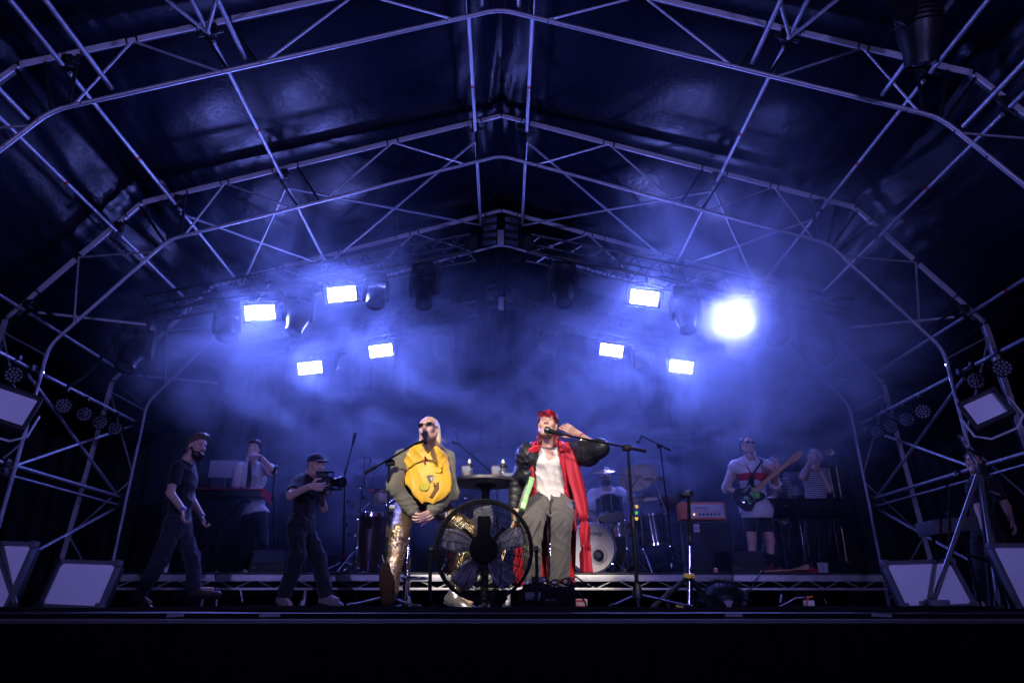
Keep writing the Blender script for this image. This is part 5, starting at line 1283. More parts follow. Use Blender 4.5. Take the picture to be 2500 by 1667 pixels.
M['white_rib'] = cloth_mat('off white ribbed cotton', (.62, .58, .50), .85, 700); M['grey_trouser'] = cloth_mat('washed grey twill', (.085, .080, .070), .85, 600)
M['black_cotton'] = cloth_mat('black cotton', (.012, .012, .015), .85, 500); M['dark_denim'] = cloth_mat('dark denim', (.02, .021, .032), .85, 600)
M['white_shirt'] = cloth_mat('white poplin', (.62, .61, .62), .75, 600, .06); M['shoe_dark'] = mat('dark leather', (.05, .033, .028), .4, 0, .3, 18, .15, 100)
M['sole_brown'] = mat('worn brown sole', (.010, .004, .004), .9, 0, .35, 12, .3, 60, spec=.1); M['sole_black'] = mat('black rubber sole', (.015, .015, .016), .7)
# ================================================================== the two singers
def seq_mat():
    m, t, b = nodes_of('gold and silver sequins'); L = t.links.new
    tc = N(t, 'ShaderNodeTexCoord'); mp = N(t, 'ShaderNodeMapping'); mp.inputs['Scale'].default_value = (1, 1, .62); L(tc.outputs['Object'], mp.inputs[0])
    v = N(t, 'ShaderNodeTexVoronoi'); v.inputs['Scale'].default_value = 125; v.inputs['Randomness'].default_value = .35; L(mp.outputs[0], v.inputs['Vector'])
    r = N(t, 'ShaderNodeValToRGB'); e = r.color_ramp.elements; e[0].color = (.22, .13, .05, 1); e[1].color = (.75, .68, .52, 1); q = e.new(.45); q.color = (.52, .37, .16, 1)
    sp = N(t, 'ShaderNodeSeparateColor'); L(v.outputs['Color'], sp.inputs[0]); L(sp.outputs[0], r.inputs[0]); L(r.outputs[0], b.inputs['Base Color'])
    b.inputs['Metallic'].default_value = .9; b.inputs['Roughness'].default_value = .36
    sb = N(t, 'ShaderNodeVectorMath', operation='SUBTRACT'); sb.inputs[1].default_value = (.5, .5, .5); L(v.outputs['Color'], sb.inputs[0])
    sc = N(t, 'ShaderNodeVectorMath', operation='SCALE'); sc.inputs[3].default_value = .5; L(sb.outputs[0], sc.inputs[0])
    ge = N(t, 'ShaderNodeNewGeometry'); ad = N(t, 'ShaderNodeVectorMath', operation='ADD'); L(ge.outputs['Normal'], ad.inputs[0]); L(sc.outputs[0], ad.inputs[1])
    nm = N(t, 'ShaderNodeVectorMath', operation='NORMALIZE'); L(ad.outputs[0], nm.inputs[0])
    bp = N(t, 'ShaderNodeBump'); bp.inputs['Strength'].default_value = .6; bp.inputs['Distance'].default_value = .004; L(v.outputs['Distance'], bp.inputs['Height']); L(nm.outputs[0], bp.inputs['Normal']); L(bp.outputs[0], b.inputs['Normal'])
    return m
M['sequin'] = seq_mat()
M['blond'] = mat('bleached blond hair', (.66, .50, .27), .45, 0, .3, 30, .5, 60, stretch=(1, 1, 6))
M['hair_dark'] = mat('dark brown hair', (.022, .014, .012), .45, 0, .4, 30, .5, 60, stretch=(1, 1, 5)); M['hair_red'] = mat('dyed red hair', (.55, .012, .03), .4, 0, .3, 30, .5, 60, stretch=(1, 1, 5))
def streak_mat(a, b):
    m, t, bs = nodes_of('dark hair with dyed red streaks'); L = t.links.new
    tc = N(t, 'ShaderNodeTexCoord'); mp = N(t, 'ShaderNodeMapping'); mp.inputs['Scale'].default_value = (1, .3, .25); L(tc.outputs['Object'], mp.inputs[0])
    nz = N(t, 'ShaderNodeTexNoise'); nz.inputs['Scale'].default_value = 75; nz.inputs['Detail'].default_value = 3; L(mp.outputs[0], nz.inputs['Vector'])
    r = N(t, 'ShaderNodeValToRGB'); e = r.color_ramp.elements; e[0].position = .44; e[0].color = (*a, 1); e[1].position = .58; e[1].color = (*b, 1); L(nz.outputs['Fac'], r.inputs[0]); L(r.outputs[0], bs.inputs['Base Color'])
    bs.inputs['Roughness'].default_value = .45; return m
M['hair_streak'] = streak_mat((.018, .008, .010), (.26, .008, .022))
def strands(root, name, m, roots, r0, seed, n, L0, spread, down):
    g = random.Random(seed); b = MB()
    for k in range(n):
        p, d = roots(g); l = L0 * (.6 + .8 * g.random()); dv = (Vector(d) + Vector((g.gauss(0, spread), g.gauss(0, spread), g.gauss(0, spread)))).normalized(); pts = [Vector(p)]
        for j in range(3): pts.append(pts[-1] + dv * l / 3); dv = (dv + Vector((0, 0, -down))).normalized()
        b.path(pts, r0, 3, rs=[r0, r0, r0 * .8, r0 * .3])
    o = b.build(name, m, root); o['kind'] = 'stuff'
    l = root.location; o.data.transform(Matrix.Translation(-l)); return o
def glasses(root, c, A, s, cat=True, m=None):
    w = head_pts(c, A, s); m = m or M['black_plastic']; fr = None
    th = MB(); th.tube(w(-.012, .106, .016), w(.012, .106, .016), .0025, 6)
    g = th.build('sunglasses', m, root, world=True)
    for x in (-1, 1):
        pts = []
        for k in range(16):
            a = 2 * math.pi * k / 16; px_ = .036 + .026 * math.cos(a); pz = .012 + .0145 * math.sin(a) + (.010 * max(0, math.cos(a)) ** 2 if cat else 0)
            pts.append(w(x * px_, .108 - .42 * max(0, px_ - .03) , pz))
        MB().path(pts, .0032, 6, True).build('rim', m, g, world=True)
        cc = sum(pts, Vector()) / 16
        MB().add([cc] + pts, [(0, i + 1, (i + 1) % 16 + 1) for i in range(16)], True).build('lens', M['dark_lens'], g, world=True)
        MB().tube(w(x * .062, .094, .022), w(x * .080, .0, .012), .0025, 6).build('temple', m, g, world=True)
    return g
M['dark_lens'] = mat('dark lens', (.008, .007, .012), .08, 0, .1, 8, coat=1)
M['lips_pink'] = skin_mat('lip skin', (.45, .17, .15))
# ---- blond singer ------------------------------------------------
S1 = thing('person', 'blond seated singer in sunglasses, yellow vest and glittering sequin trousers', 'person', (P(1020, 1487, 5.75).x, 5.75, 0))
J = {}
J['pel'] = P(1022, 1222, 5.80); J['neck'] = P(1052, 1094, 5.52); J['shL'] = P(985, 1116, 5.55); J['shR'] = P(1090, 1120, 5.58)
hc = P(1047, 1051, 5.43); HA = head_frame(R(-16), R(10), R(-5)); HS = .93
J['elL'] = reach(963, 1188, J['shL'], .29); J['wrL'] = reach(1012, 1252, J['elL'], .25); J['elR'] = reach(1099, 1203, J['shR'], .28); J['wrR'] = reach(1052, 1249, J['elR'], .25)
J['hpL'] = J['pel'] + Vector((-.09, -.02, -.03)); J['hpR'] = J['pel'] + Vector((.09, -.02, -.03))
J['knL'] = reach(975, 1300, J['hpL'], .44); J['anL'] = reach(950, 1455, J['knL'], .43); J['toL'] = P(946, 1384, J['anL'].y + .02)
J['knR'] = reach(1146, 1293, J['hpR'], .44); J['anR'] = reach(1109, 1452, J['knR'], .43, False); J['toR'] = P(1168, 1476, J['anR'].y - .12)
J['anR'].z = max(J['anR'].z, .085)
B = Field(); torso(B, J); head(B, hc, HA, HS, False)
w = head_pts(hc, HA, HS); B.cap(w(0, -.02, -.06), J['neck'], .050, .056, .03)
limb(B, J['shL'], J['elL'], J['wrL'], .046, .038, .026, 2); limb(B, J['shR'], J['elR'], J['wrR'], .046, .038, .026, 2)
limb(B, J['hpL'], J['knL'], J['anL'], .078, .055, .038, 2); limb(B, J['hpR'], J['knR'], J['anR'], .078, .055, .038, 2)
B.cap(J['anL'], J['anL'].lerp(J['toL'], .7), .032, .022); B.cap(J['anR'], J['anR'].lerp(J['toR'], .7), .032, .022)
hd_ = (P(1036, 1268, J['wrL'].y - .05) - J['wrL']).normalized(); hand(B, J['wrL'], hd_, (.75, .1, .35), -1, .55, .95)
hd2 = (P(1024, 1266, J['wrR'].y - .06) - J['wrR']).normalized(); hand(B, J['wrR'], hd2, (-.6, .5, .3), 1, .6, .95)
B.mesh('body', M['skin'], S1, .011, [(hc, .15), (J['wrL'].lerp(J['wrR'], .5), .11)], .0045)
face_bits(S1, hc, HA, HS, None, None, eyes=False, lips=M['lips_pink'])
glasses(S1, hc, HA, HS)
H = Field(); g = lambda *a: [v * HS for v in a]
H.ell(w(0, -.020, .037), g(.086, .106, .098), HA, .01); H.clip((lambda p, n: (lambda X, Y, Z: (X - p[0]) * n[0] + (Y - p[1]) * n[1] + (Z - p[2]) * n[2]))(np.array(w(0, .072, .080)), np.array(HA @ Vector((0, -.75, -.66)))), .012)
H.ell(w(0, -.062, -.055), g(.070, .045, .075), HA, .03)
for x in (-1, 1): H.chain([w(x * .072, -.03, .0), w(x * .076, -.032, -.07), w(x * .088, -.03, -.125)], [.022, .020, .006], .02)
H.push(wr(.0022, 170, 5, (1.0, .4, .35)))
H.mesh('hair', M['blond'], S1, .0055)
strands(S1, 'hair_strands', M['blond'], lambda q: (w(q.choice((-1, 1)) * q.uniform(.055, .085), q.uniform(-.07, -.02), q.uniform(-.10, -.03)), HA @ Vector((q.choice((-1, 1)) * .25, .1, -1))), .0018, 4, 160, .07, .28, .2)
# jacket, vest
C = Field(); torso(C, J, .030, k=.06); C.ell(J['pel'] + Vector((0, -.07, .06)), (.17, .14, .14), None, .06)
C.cap(J['neck'] + Vector((0, .05, -.01)), J['neck'] + Vector((0, -.06, -.05)), .075, .07, .03)
C.cap(w(0, -.01, -.08), J['neck'] + Vector((0, -.10, -.10)), .062, .052, .01, True)
C.cut(J['pel'] + Vector((0, 0, -.10)), (0, 0, -1), .01)
C.push(wr(.006, 20, 11, (1, 1, .8))); C.push(fold(.014, .07, (.5, 0, 1), 12))
jk = C.mesh('jacket', M['olive'], S1, .0075)
for jn, el in (('wrL', 'elL'), ('wrR', 'elR')):
    Sl = Field(); limb(Sl, J['sh' + jn[2]], J[el], J[jn], .073, .064, .047, 1.92, .04); ad_ = (J[jn] - J[el]).normalized() + (J[el] - J['sh' + jn[2]]).normalized(); Sl.push(wr(.006, 18, 13 + ord(jn[2]))); Sl.push(fold(.011, .07, ad_ + Vector((.5, .3, .2)), 14 + ord(jn[2]), 2.2)); Sl.push(fold(.006, .04, ad_ + Vector((-.6, 0, .5)), 15 + ord(jn[2]), 2.0)); Sl.mesh('sleeve', M['olive'], jk, .007)
    a_, b_ = J[el].lerp(J[jn], .84), J[el].lerp(J[jn], .95); MB().lathe([(.046, 0), (.050, .006), (.050, .03), (.045, .036)], a_, b_ - a_, 20, cap=False).build('cuff', M['olive'], jk, world=True)
pk = reach(976, 1150, J['shL'], .11); MB().box(pk + Vector((-.002, -.012, 0)), (.085, .018, .07), Euler((0, R(-12), R(20))), bev=.008).build('sleeve_pocket', M['olive'], jk, world=True)
D_ = 5.50; out = [P(x, y, D_) for x, y in ((1024, 1078), (1004, 1092), (988, 1126), (982, 1152), (992, 1184), (1012, 1211), (1028, 1242), (1050, 1243), (1082, 1229), (1107, 1202), (1116, 1171), (1106, 1138), (1093, 1110), (1066, 1092), (1048, 1113))]
Vs = Field(); torso(Vs, J, .056, k=.07); Vs.cap(J['neck'] + Vector((-.05, -.05, -.02)), J['neck'] + Vector((.05, -.05, -.03)), .075, .075, .05)
Vs.ell(P(1048, 1185, 5.475), (.205, .11, .21), None, .09)
Vs.clip(poly_d(out), .02); Vs.cut(J['neck'] + Vector((0, .0, 0)), (0, 1, -.25), .01); Vs.push(wr(.006, 16, 21, (1, 1, .7))); Vs.push(fold(.008, .10, (1, 0, .35), 22, 1.3)); Vs.push(fold(.003, .05, (.7, 0, -.8), 23))
vs = Vs.mesh('vest', M['vest'], S1, .0065)
def on_vest(px, py, d=5.40): return P(px, py, d)
dg = bpy.context.evaluated_depsgraph_get
def stick(root, mesh_obj, px, py, lift=.004):
    """point of the picture dropped on the surface of a part"""
    l = Vector(root_of(mesh_obj).location); o = Vector((0, 0, ZC)) - l; d = (P(px, py, 1) - Vector((0, 0, ZC))).normalized()
    me = mesh_obj.data; bm = bmesh.new(); bm.from_mesh(me); from mathutils.bvhtree import BVHTree
    t_ = BVHTree.FromBMesh(bm); bm.free(); h = t_.ray_cast(o, d)
    return (h[0] + l - d * lift, h[1]) if h[0] is not None else (P(px, py, 5.45), Vector((0, -1, 0)))
_bv = {}
def patch(root, mesh_obj, poly, name, m, lift=.003, parent=None):
    """a thin piece of cloth lying on the garment; outline given on the picture"""
    from mathutils.bvhtree import BVHTree
    if mesh_obj.name not in _bv:
        bm = bmesh.new(); bm.from_mesh(mesh_obj.data); _bv[mesh_obj.name] = BVHTree.FromBMesh(bm); bm.free()
    l = Vector(root_of(mesh_obj).location); o = Vector((0, 0, ZC)) - l; b = MB(); pts = []
    c = (sum(p[0] for p in poly) / len(poly), sum(p[1] for p in poly) / len(poly))
    for rr in (0, .35, .7, 1.0):
        for p in poly:
            q = (c[0] + (p[0] - c[0]) * rr, c[1] + (p[1] - c[1]) * rr); d = (P(q[0], q[1], 1) - Vector((0, 0, ZC))).normalized(); h = _bv[mesh_obj.name].ray_cast(o, d)
            pts.append((h[0] - d * lift) if h[0] is not None else (pts[-1] if pts else Vector()))
    n = len(poly); fs = [(r_ * n + i, r_ * n + (i + 1) % n, (r_ + 1) * n + (i + 1) % n, (r_ + 1) * n + i) for r_ in range(3) for i in range(n)]
    o_ = b.add(pts, fs, True).build(name, m, parent or root); solid(o_, .004); return o_
patch(S1, vs, [(1036 + 13.5 * math.cos(a), 1187 + 12 * math.sin(a)) for a in [k * .45 for k in range(14)]], 'round_patch', cloth_mat('lime patch', (.55, .48, .03), .6), parent=vs)
patch(S1, vs, [(1046, 1159), (1058, 1160), (1057, 1172), (1049, 1180), (1041, 1163)], 'dark_patch', M['olive'], parent=vs)
patch(S1, vs, [(1050, 1166), (1057, 1163), (1056, 1177)], 'grey_tag', M['white_rib'], .006, parent=vs)
patch(S1, vs, [(1063, 1128), (1081, 1130), (1080, 1156), (1063, 1154)], 'pocket', M['vest'], .007, parent=vs)
patch(S1, vs, [(1066, 1178), (1072, 1176), (1071, 1194), (1056, 1216), (1048, 1214), (1056, 1200)], 'torn_slit', cloth_mat('brown lining', (.20, .09, .02), .7), parent=vs)
for px, py in ((1078, 1143), (1078, 1151), (1060, 1180), (1061, 1186)):
    p_, n_ = stick(S1, vs, px, py, .010); MB().lathe([(.006, 0), (.006, .004), (.001, .005)], p_, (0, -1, 0), 10).build('snap_button', M['black_metal'], vs, world=True)
p_, n_ = stick(S1, vs, 1038, 1124, .008); z = MB(); z.path([p_ + Vector((-.004, 0, .03)), p_ + Vector((.006, -.006, .01)), p_ + Vector((-.008, -.006, -.01)), p_ + Vector((.004, -.004, -.03))], .008, 8); z.build('red_toggle', M['red_tape'], vs, world=True)
# trousers and shoes
T = Field(); T.ell(J['pel'] + Vector((0, 0, -.02)), (.178, .135, .13), None, .04)
limb(T, J['hpL'], J['knL'], J['anL'].lerp(J['knL'], .08), .098, .074, .062, 2, .03); limb(T, J['hpR'], J['knR'], J['anR'].lerp(J['knR'], .12), .098, .074, .056, 2, .03)
T.push(wr(.004, 24, 31)); T.push(fold(.010, .06, (.25, 0, 1), 32))
T.mesh('trousers', M['sequin'], S1, .0085)
shoe(S1, 'boot', J['anL'], J['toL'] + Vector((0, 0, .0)), M['shoe_dark'], M['sole_brown'], 1.08, up=(0, 1, .25), high=.05)
M['silver_shoe'] = mat('pewter leather', (.30, .28, .26), .3, .7, .25, 25, .2, 80)
sh = shoe(S1, 'shoe', J['anR'], J['toR'], M['silver_shoe'], M['sole_black'], 1.0, high=.035)
# ---- singer in red ------------------------------------------------
S2 = thing('person', 'seated singer with red streaked fringe, red and black coat, hand at ear', 'person', (P(1330, 1487, 5.8).x, 5.8, 0))
K = {}
K['pel'] = P(1345, 1222, 5.85); K['neck'] = P(1339, 1092, 5.70); K['shL'] = P(1290, 1110, 5.72); K['shR'] = P(1398, 1104, 5.74)
h2 = P(1337, 1038, 5.62); A2 = head_frame(R(-9), R(12), R(3)); s2_ = .98
K['elL'] = reach(1266, 1178, K['shL'], .27, False); K['wrL'] = reach(1253, 1240, K['elL'], .24); K['elR'] = reach(1462, 1096, K['shR'], .28); K['wrR'] = reach(1409, 1058, K['elR'], .25, False)
K['hpL'] = K['pel'] + Vector((-.095, -.02, -.03)); K['hpR'] = K['pel'] + Vector((.095, -.02, -.03))
K['knL'] = reach(1299, 1280, K['hpL'], .46); K['anL'] = reach(1298, 1418, K['knL'], .40, False); K['knR'] = reach(1372, 1284, K['hpR'], .46); K['anR'] = reach(1362, 1415, K['knR'], .40, False)
B = Field(); torso(B, K, s=1.02); head(B, h2, A2, s2_); w2 = head_pts(h2, A2, s2_); B.cap(w2(0, -.02, -.06), K['neck'], .056, .064, .03)
limb(B, K['shL'], K['elL'], K['wrL'], .05, .042, .028, 2); limb(B, K['shR'], K['elR'], K['wrR'], .05, .042, .029, 2)
limb(B, K['hpL'], K['knL'], K['anL'], .08, .056, .038, 2); limb(B, K['hpR'], K['knR'], K['anR'], .08, .056, .038, 2)
for a_ in ('anL', 'anR'): B.cap(K[a_], K[a_] + Vector((.01, -.12, -.03)), .032, .022)
ear = w2(.082, .0, .0); hand(B, K['wrR'], (ear + Vector((.012, -.035, .012)) - K['wrR']), (-.2, .75, .25), 1, .6, .98, .9, .05, [.35, .6, .75, .85])
hand(B, K['wrL'], (.05, -.15, -1), (.9, .3, 0), 1, .55)
B.mesh('body', M['skin2'], S2, .011, [(h2, .15), (K['wrR'], .12), (K['wrL'], .1)], .0045)
face_bits(S2, h2, A2, s2_, None, M['hair_dark'], lips=M['lips_pink'])
def plane(w_, A_, p, n): p = np.array(w_(*p)); n = np.array(A_ @ Vector((n[0], -n[1], n[2]))); return lambda X, Y, Z: (X - p[0]) * n[0] + (Y - p[1]) * n[1] + (Z - p[2]) * n[2]
def mullet(x0, x1, off):
    H = Field(); H.ell(w2(0, -.016, .042), [v * s2_ + off for v in (.092, .116, .100)], A2, .01); H.clip(plane(w2, A2, (0, .09, .040), (0, .34, -.93)), .008)
    if x0 is None:
        H.ell(w2(0, -.065, -.06), [v * s2_ for v in (.066, .04, .085)], A2, .03)
        for x in (-1, 1): H.chain([w2(x * .066, -.05, -.04), w2(x * .068, -.045, -.11), w2(x * .07, -.03, -.165)], [.024, .022, .008], .02)
    else: H.clip(plane(w2, A2, (x1, 0, 0), (1, 0, 0)), .006); H.clip(plane(w2, A2, (x0, 0, 0), (-1, 0, 0)), .006); H.clip(plane(w2, A2, (0, .015, 0), (0, -1, 0)), .01)
    H.push(wr(.0045, 120, 8, (1, .5, .3))); H.push(fold(.010, .022, A2 @ Vector((1, 0, .15)), 9, .8)); return H
mullet(None, None, 0).mesh('hair', M['hair_streak'], S2, .0055)
mullet(-.012, .026, .0025).mesh('red_fringe', M['hair_red'], S2, .0055)
mullet(.044, .056, .0025).mesh('red_fringe', M['hair_red'], S2, .0055)
strands(S2, 'hair_strands', M['hair_streak'], lambda q: ((lambda x_: w2(x_, .098 - 4.5 * x_ * x_, .075 + q.uniform(-.012, .02)))(q.uniform(-.075, .075)), A2 @ Vector((q.uniform(-.35, .35), -.3, -1))), .0022, 9, 260, .04, .22, .12)
strands(S2, 'red_fringe_strands', M['hair_red'], lambda q: ((lambda x_: w2(x_, .101 - 4.5 * x_ * x_, .078 + q.uniform(-.01, .02)))(q.uniform(-.012, .03)), A2 @ Vector((q.uniform(-.3, .3), -.3, -1))), .0022, 19, 60, .04, .2, .12)
strands(S2, 'red_strands', M['hair_red'], lambda q: (w2(q.choice((-1, 1)) * q.uniform(.06, .082), q.uniform(-.06, -.02), q.uniform(-.13, .0)), A2 @ Vector((q.choice((-1, 1)) * .1, .05, -1))), .0018, 10, 150, .06, .25, .15)
Tk = Field(); torso(Tk, K, .011, s=1.02, top=False)
for sh in ('shL', 'shR'): Tk.cap(K['neck'].lerp(K[sh], .62) + Vector((0, .0, -.01)), K['pel'].lerp(K['neck'], .6).lerp(K[sh], .35) + Vector((0, -.08, 0)), .040, .05, .03)
A_, r_, f_, u_, ud_ = trunk(K)
Tk.cap(K['neck'] + Vector((0, -.10, .03)), K['neck'] + f_ * .13 + u_ * -.055, .062, .052, .01, True)
Tk.cut(K['pel'] + Vector((0, 0, -.03)), (0, 0, -1), .01); Tk.push(wr(.004, 20, 41, (1, 1, .6))); Tk.push(fold(.012, .075, (.75, 0, .65), 42, 1.6)); Tk.push(fold(.004, .05, (.3, 0, 1), 43, 1.8))
Tk.mesh('tank_top', M['white_rib'], S2, .007)
Jk = Field(); torso(Jk, K, .046, s=1.02, k=.07)
for sh in ('shL', 'shR'): Jk.cap(K[sh] + Vector((0, 0, -.03)), K[sh].lerp(K['pel'], .5) + Vector((.06 if sh == 'shR' else -.05, 0, 0)), .075, .08, .05)
op = [P(x, y, 5.55) for x, y in ((1308, 1070), (1305, 1092), (1301, 1112), (1308, 1165), (1312, 1260), (1404, 1260), (1396, 1214), (1376, 1150), (1363, 1108), (1366, 1085), (1360, 1070))]
pd = poly_d(op); yc = K['neck'].y + .05
Jk.clip(lambda X, Y, Z: -np.maximum(pd(X, Y, Z), (Y - yc)), .008)
Jk.cap(w2(0, -.02, -.05), K['neck'] + Vector((0, -.03, -.06)), .068, .066, .01, True)
Jk.cut(K['pel'] + Vector((0, 0, -.06)), (0, 0, -1), .01); Jk.push(wr(.006, 18, 51, (1, 1, .6))); Jk.push(fold(.014, .06, (1, 0, .3), 52)); Jk.push(fold(.006, .035, (.6, 0, 1), 53))
coat = Jk.mesh('coat', M['red_nylon'], S2, .0075)
_f = Field(); nk = K['neck']
for x, tip in ((-1, P(1297, 1104, 5.54)), (1, P(1390, 1100, 5.55))):
    _f.chain([nk + Vector((0, .075, .045)), nk + Vector((x * .07, .04, .045)), nk + Vector((x * .085, -.04, .01)), nk + Vector((x * .095, -.11, -.05))], [.011, .012, .013, .011], .02)
    a_ = nk + Vector((x * .09, -.07, .0)); _f.ell(a_.lerp(tip, .55), (.058, .011, .034), Euler((R(38), R(24 * x), R(x * 10))).to_matrix(), .015)
_f.push(wr(.003, 40, 55)); _f.mesh('collar', M['red_nylon'], coat, .0065)
for x, ix, k_ in ((-1, 'L', 1.95), (1, 'R', 1.12)):
    Sl = Field(); limb(Sl, K['sh' + ix].lerp(K['neck'], .12), K['el' + ix], K['wr' + ix], .082, .078, .054, k_, .04); Sl.ell(K['sh' + ix] + Vector((0, -.005, .0)), (.076, .082, .076), None, .04)
    if ix == 'L': Sl.ell(K['shL'] + Vector((.005, -.03, -.02)), (.098, .115, .105), None, .04); Sl.cap(K['shL'], K['shL'].lerp(K['pel'], .45) + Vector((-.09, -.02, 0)), .09, .085, .04)
    if ix == 'R': Sl.ell(K['shR'].lerp(K['elR'], .55) + Vector((0, 0, -.055)), (.10, .07, .075), None, .06)
    ad_ = (K['wr' + ix] - K['sh' + ix]).normalized() if ix == 'L' else Vector((.9, 0, .4)); Sl.push(wr(.007, 16, 61 + x)); Sl.push(fold(.013, .07, ad_ + Vector((.5, .2, -.2)), 63 + x, 2.3)); Sl.push(fold(.009, .045, ad_ + Vector((-.7, .3, -.5)), 66 + x, 2.0))
    sl = Sl.mesh('sleeve', M['black_nylon'], coat, .0075)
    c0 = K['el' + ix].lerp(K['wr' + ix], k_ - 1 - .02); c1 = K['el' + ix].lerp(K['wr' + ix], min(1, k_ - 1 + .16))
    if ix == 'R': MB().lathe([(.060, 0), (.064, .012), (.058, .024), (.06, .036), (.052, .046)], c0, c1 - c0, 22, cap=False).build('cuff', M['red_nylon'], sl, world=True)
patch(S2, coat, [(1375, 1106), (1394, 1100), (1397, 1124), (1382, 1127)], 'black_panel', M['black_nylon'], .006, parent=coat)
patch(S2, coat, [(1384, 1128), (1392, 1127), (1398, 1215), (1390, 1210)], 'storm_flap', M['black_nylon'], .004, parent=coat)
# hanging coat front: gathered strip beside the leg, and the coat back behind the stool
rows = [(1374, 1396, 1098), (1376, 1408, 1120), (1383, 1418, 1150), (1390, 1426, 1180), (1398, 1431, 1205), (1404, 1436, 1235), (1413, 1436, 1262), (1420, 1431, 1268), (1414, 1441, 1282), (1413, 1442, 1300), (1417, 1441, 1325), (1420, 1438, 1338), (1414, 1443, 1352), (1416, 1445, 1375), (1416, 1448, 1398)]
def tail(u, v):
    t_ = v * (len(rows) - 1); i = min(int(t_), len(rows) - 2); q = t_ - i; a = [rows[i][k] * (1 - q) + rows[i + 1][k] * q for k in range(3)]
    D_ = 5.62 + .14 * v; wd = a[1] - a[0]; gt_ = max(math.exp(-((v - .47) / .05) ** 2), math.exp(-((v - .77) / .05) ** 2)); fold = .012 * math.sin(u * 8 + v * 5 + 1.2 * math.sin(v * 9)) + .035 * math.sin(math.pi * u) + gt_ * .010 * math.sin(u * 34)
    return P(a[0] + wd * u, a[2], D_) + Vector((0, -fold, 0))
o = MB().sheet(tail, 26, 90).build('coat_front', M['red_nylon'], coat, world=True); solid(o, .022, 1)
def back(u, v):
    x = 1258 + 150 * u - 6 * v; y = 1225 + 195 * v + 10 * math.sin(u * 7)
    return P(x, y, 6.02 + .05 * v) + Vector((0, .025 * math.sin(u * 22 + v), 0))
o = MB().sheet(back, 40, 24).build('coat_back', M['red_nylon'], coat, world=True); solid(o, .012)
T = Field(); T.ell(K['pel'] + Vector((0, 0, -.02)), (.185, .14, .13), None, .05)
limb(T, K['hpL'], K['knL'], K['anL'] + Vector((0, -.02, -.02)), .106, .080, .064, 2, .03); limb(T, K['hpR'], K['knR'], K['anR'] + Vector((0, -.02, -.02)), .106, .080, .064, 2, .03)
T.push(wr(.007, 15, 71, (1, 1, .5))); T.push(fold(.020, .075, (1, .2, .32), 72, 1.2)); T.push(fold(.010, .045, (.8, .3, -.5), 73, 1.2))
tr = T.mesh('trousers', M['grey_trouser'], S2, .008)
for dx in (-1, 1): p_, n_ = stick(S2, tr, 1347 + dx, 1218, .006); MB().path([p_, p_ + Vector((dx * .01, -.008, -.04)), p_ + Vector((dx * .014, -.004, -.08))], .004, 6).build('drawstring', M['black_cotton'], tr, world=True)
for a_ in ('anL', 'anR'): shoe(S2, 'shoe', K[a_] + Vector((0, 0, .02)), K[a_] + Vector((.01, -.19, -.03)), M['shoe_dark'], M['sole_black'], 1.0, high=.03)
z = MB(); cc = K['neck'] + Vector((0, -.02, .015)); pts = [cc + Vector((.068 * math.cos(a), .064 * math.sin(a) , -.012 + .024 * math.sin(a))) for a in [2 * math.pi * k / 26 for k in range(26)]]
for k, p in enumerate(pts): z.lathe([(.001, -.006), (.006, -.004), (.0065, .003), (.001, .006)], p, pts[(k + 1) % 26] - p, 8)
z.build('chain_necklace', M['chrome'], S2, world=True)
bw = K['wrR'].lerp(K['elR'], .22); MB().lathe([(.034, -.006), (.036, 0), (.034, .006)], bw, K['elR'] - K['wrR'], 18, cap=False).build('bracelet', M['red_nylon'], S2, world=True)
MB().box(bw + Vector((-.01, -.03, -.045)), (.014, .008, .034), bev=.003).build('bracelet_charm', M['chrome'], S2, world=True)
for x in (-1, 1): MB().lathe([(.002, 0), (.007, .003), (.007, .010), (.002, .014)], w2(x * .088, .008, -.002), A2 @ Vector((x, -.3, 0)), 10).build('in_ear_monitor', M['black_plastic'], S2, world=True)
# green guitar held upside down under the arm
gt = thing('electric_guitar', 'pale green electric guitar held neck-down by the singer in red', 'guitar', P(1280, 1230, 5.55))
ga = P(1279, 1222, 5.58); gb = P(1203, 1468, 5.36); gd = (gb - ga).normalized(); nrm = Vector((-.985, -.17, 0)); nrm = (nrm - gd * nrm.dot(gd)).normalized(); gs = gd.cross(nrm).normalized()
M['guitar_green'] = mat('surf green lacquer', (.28, .55, .20), .2, 0, .08, 6, coat=.7)
outl = [(-.19, .0), (-.185, .07), (-.15, .135), (-.09, .155), (-.03, .13), (.02, .11), (.07, .125), (.13, .15), (.155, .14), (.14, .105), (.105, .06), (.10, 0), (.105, -.05), (.13, -.09), (.12, -.13), (.07, -.135), (.0, -.115), (-.05, -.135), (-.11, -.155), (-.165, -.12), (-.188, -.06)]
MB().prism(outl, ga - nrm * .022, gd, gs, nrm * .044).build('body', M['guitar_green'], gt, world=True)
bv = gt.children[0].modifiers.new('bevel', 'BEVEL'); bv.width = .01; bv.segments = 3
MB().prism([(a * .62 + .01, b * .62 - .02) for a, b in outl], ga + nrm * .023, gd, gs, nrm * .002).build('scratch_plate', M['white_plastic'], gt, world=True)
MB().beam(ga + gd * .09 + nrm * .03, ga + gd * .66 + nrm * .03, .046, .02, up=nrm).build('neck', M['wood_maple'], gt, world=True)
hs = ga + gd * .66 + nrm * .024; MB().prism([(0, -.024), (.03, -.035), (.17, -.045), (.185, -.02), (.165, .02), (.02, .028)], hs, gd, gs, -nrm * .014).build('headstock', M['wood_maple'], gt, world=True)
for k in range(6): MB().lathe([(.006, 0), (.006, .012), (.009, .014), (.009, .02)], hs + gd * (.03 + .025 * k) - gs * .038, -gs, 8).build('tuner', M['chrome'], gt, world=True)
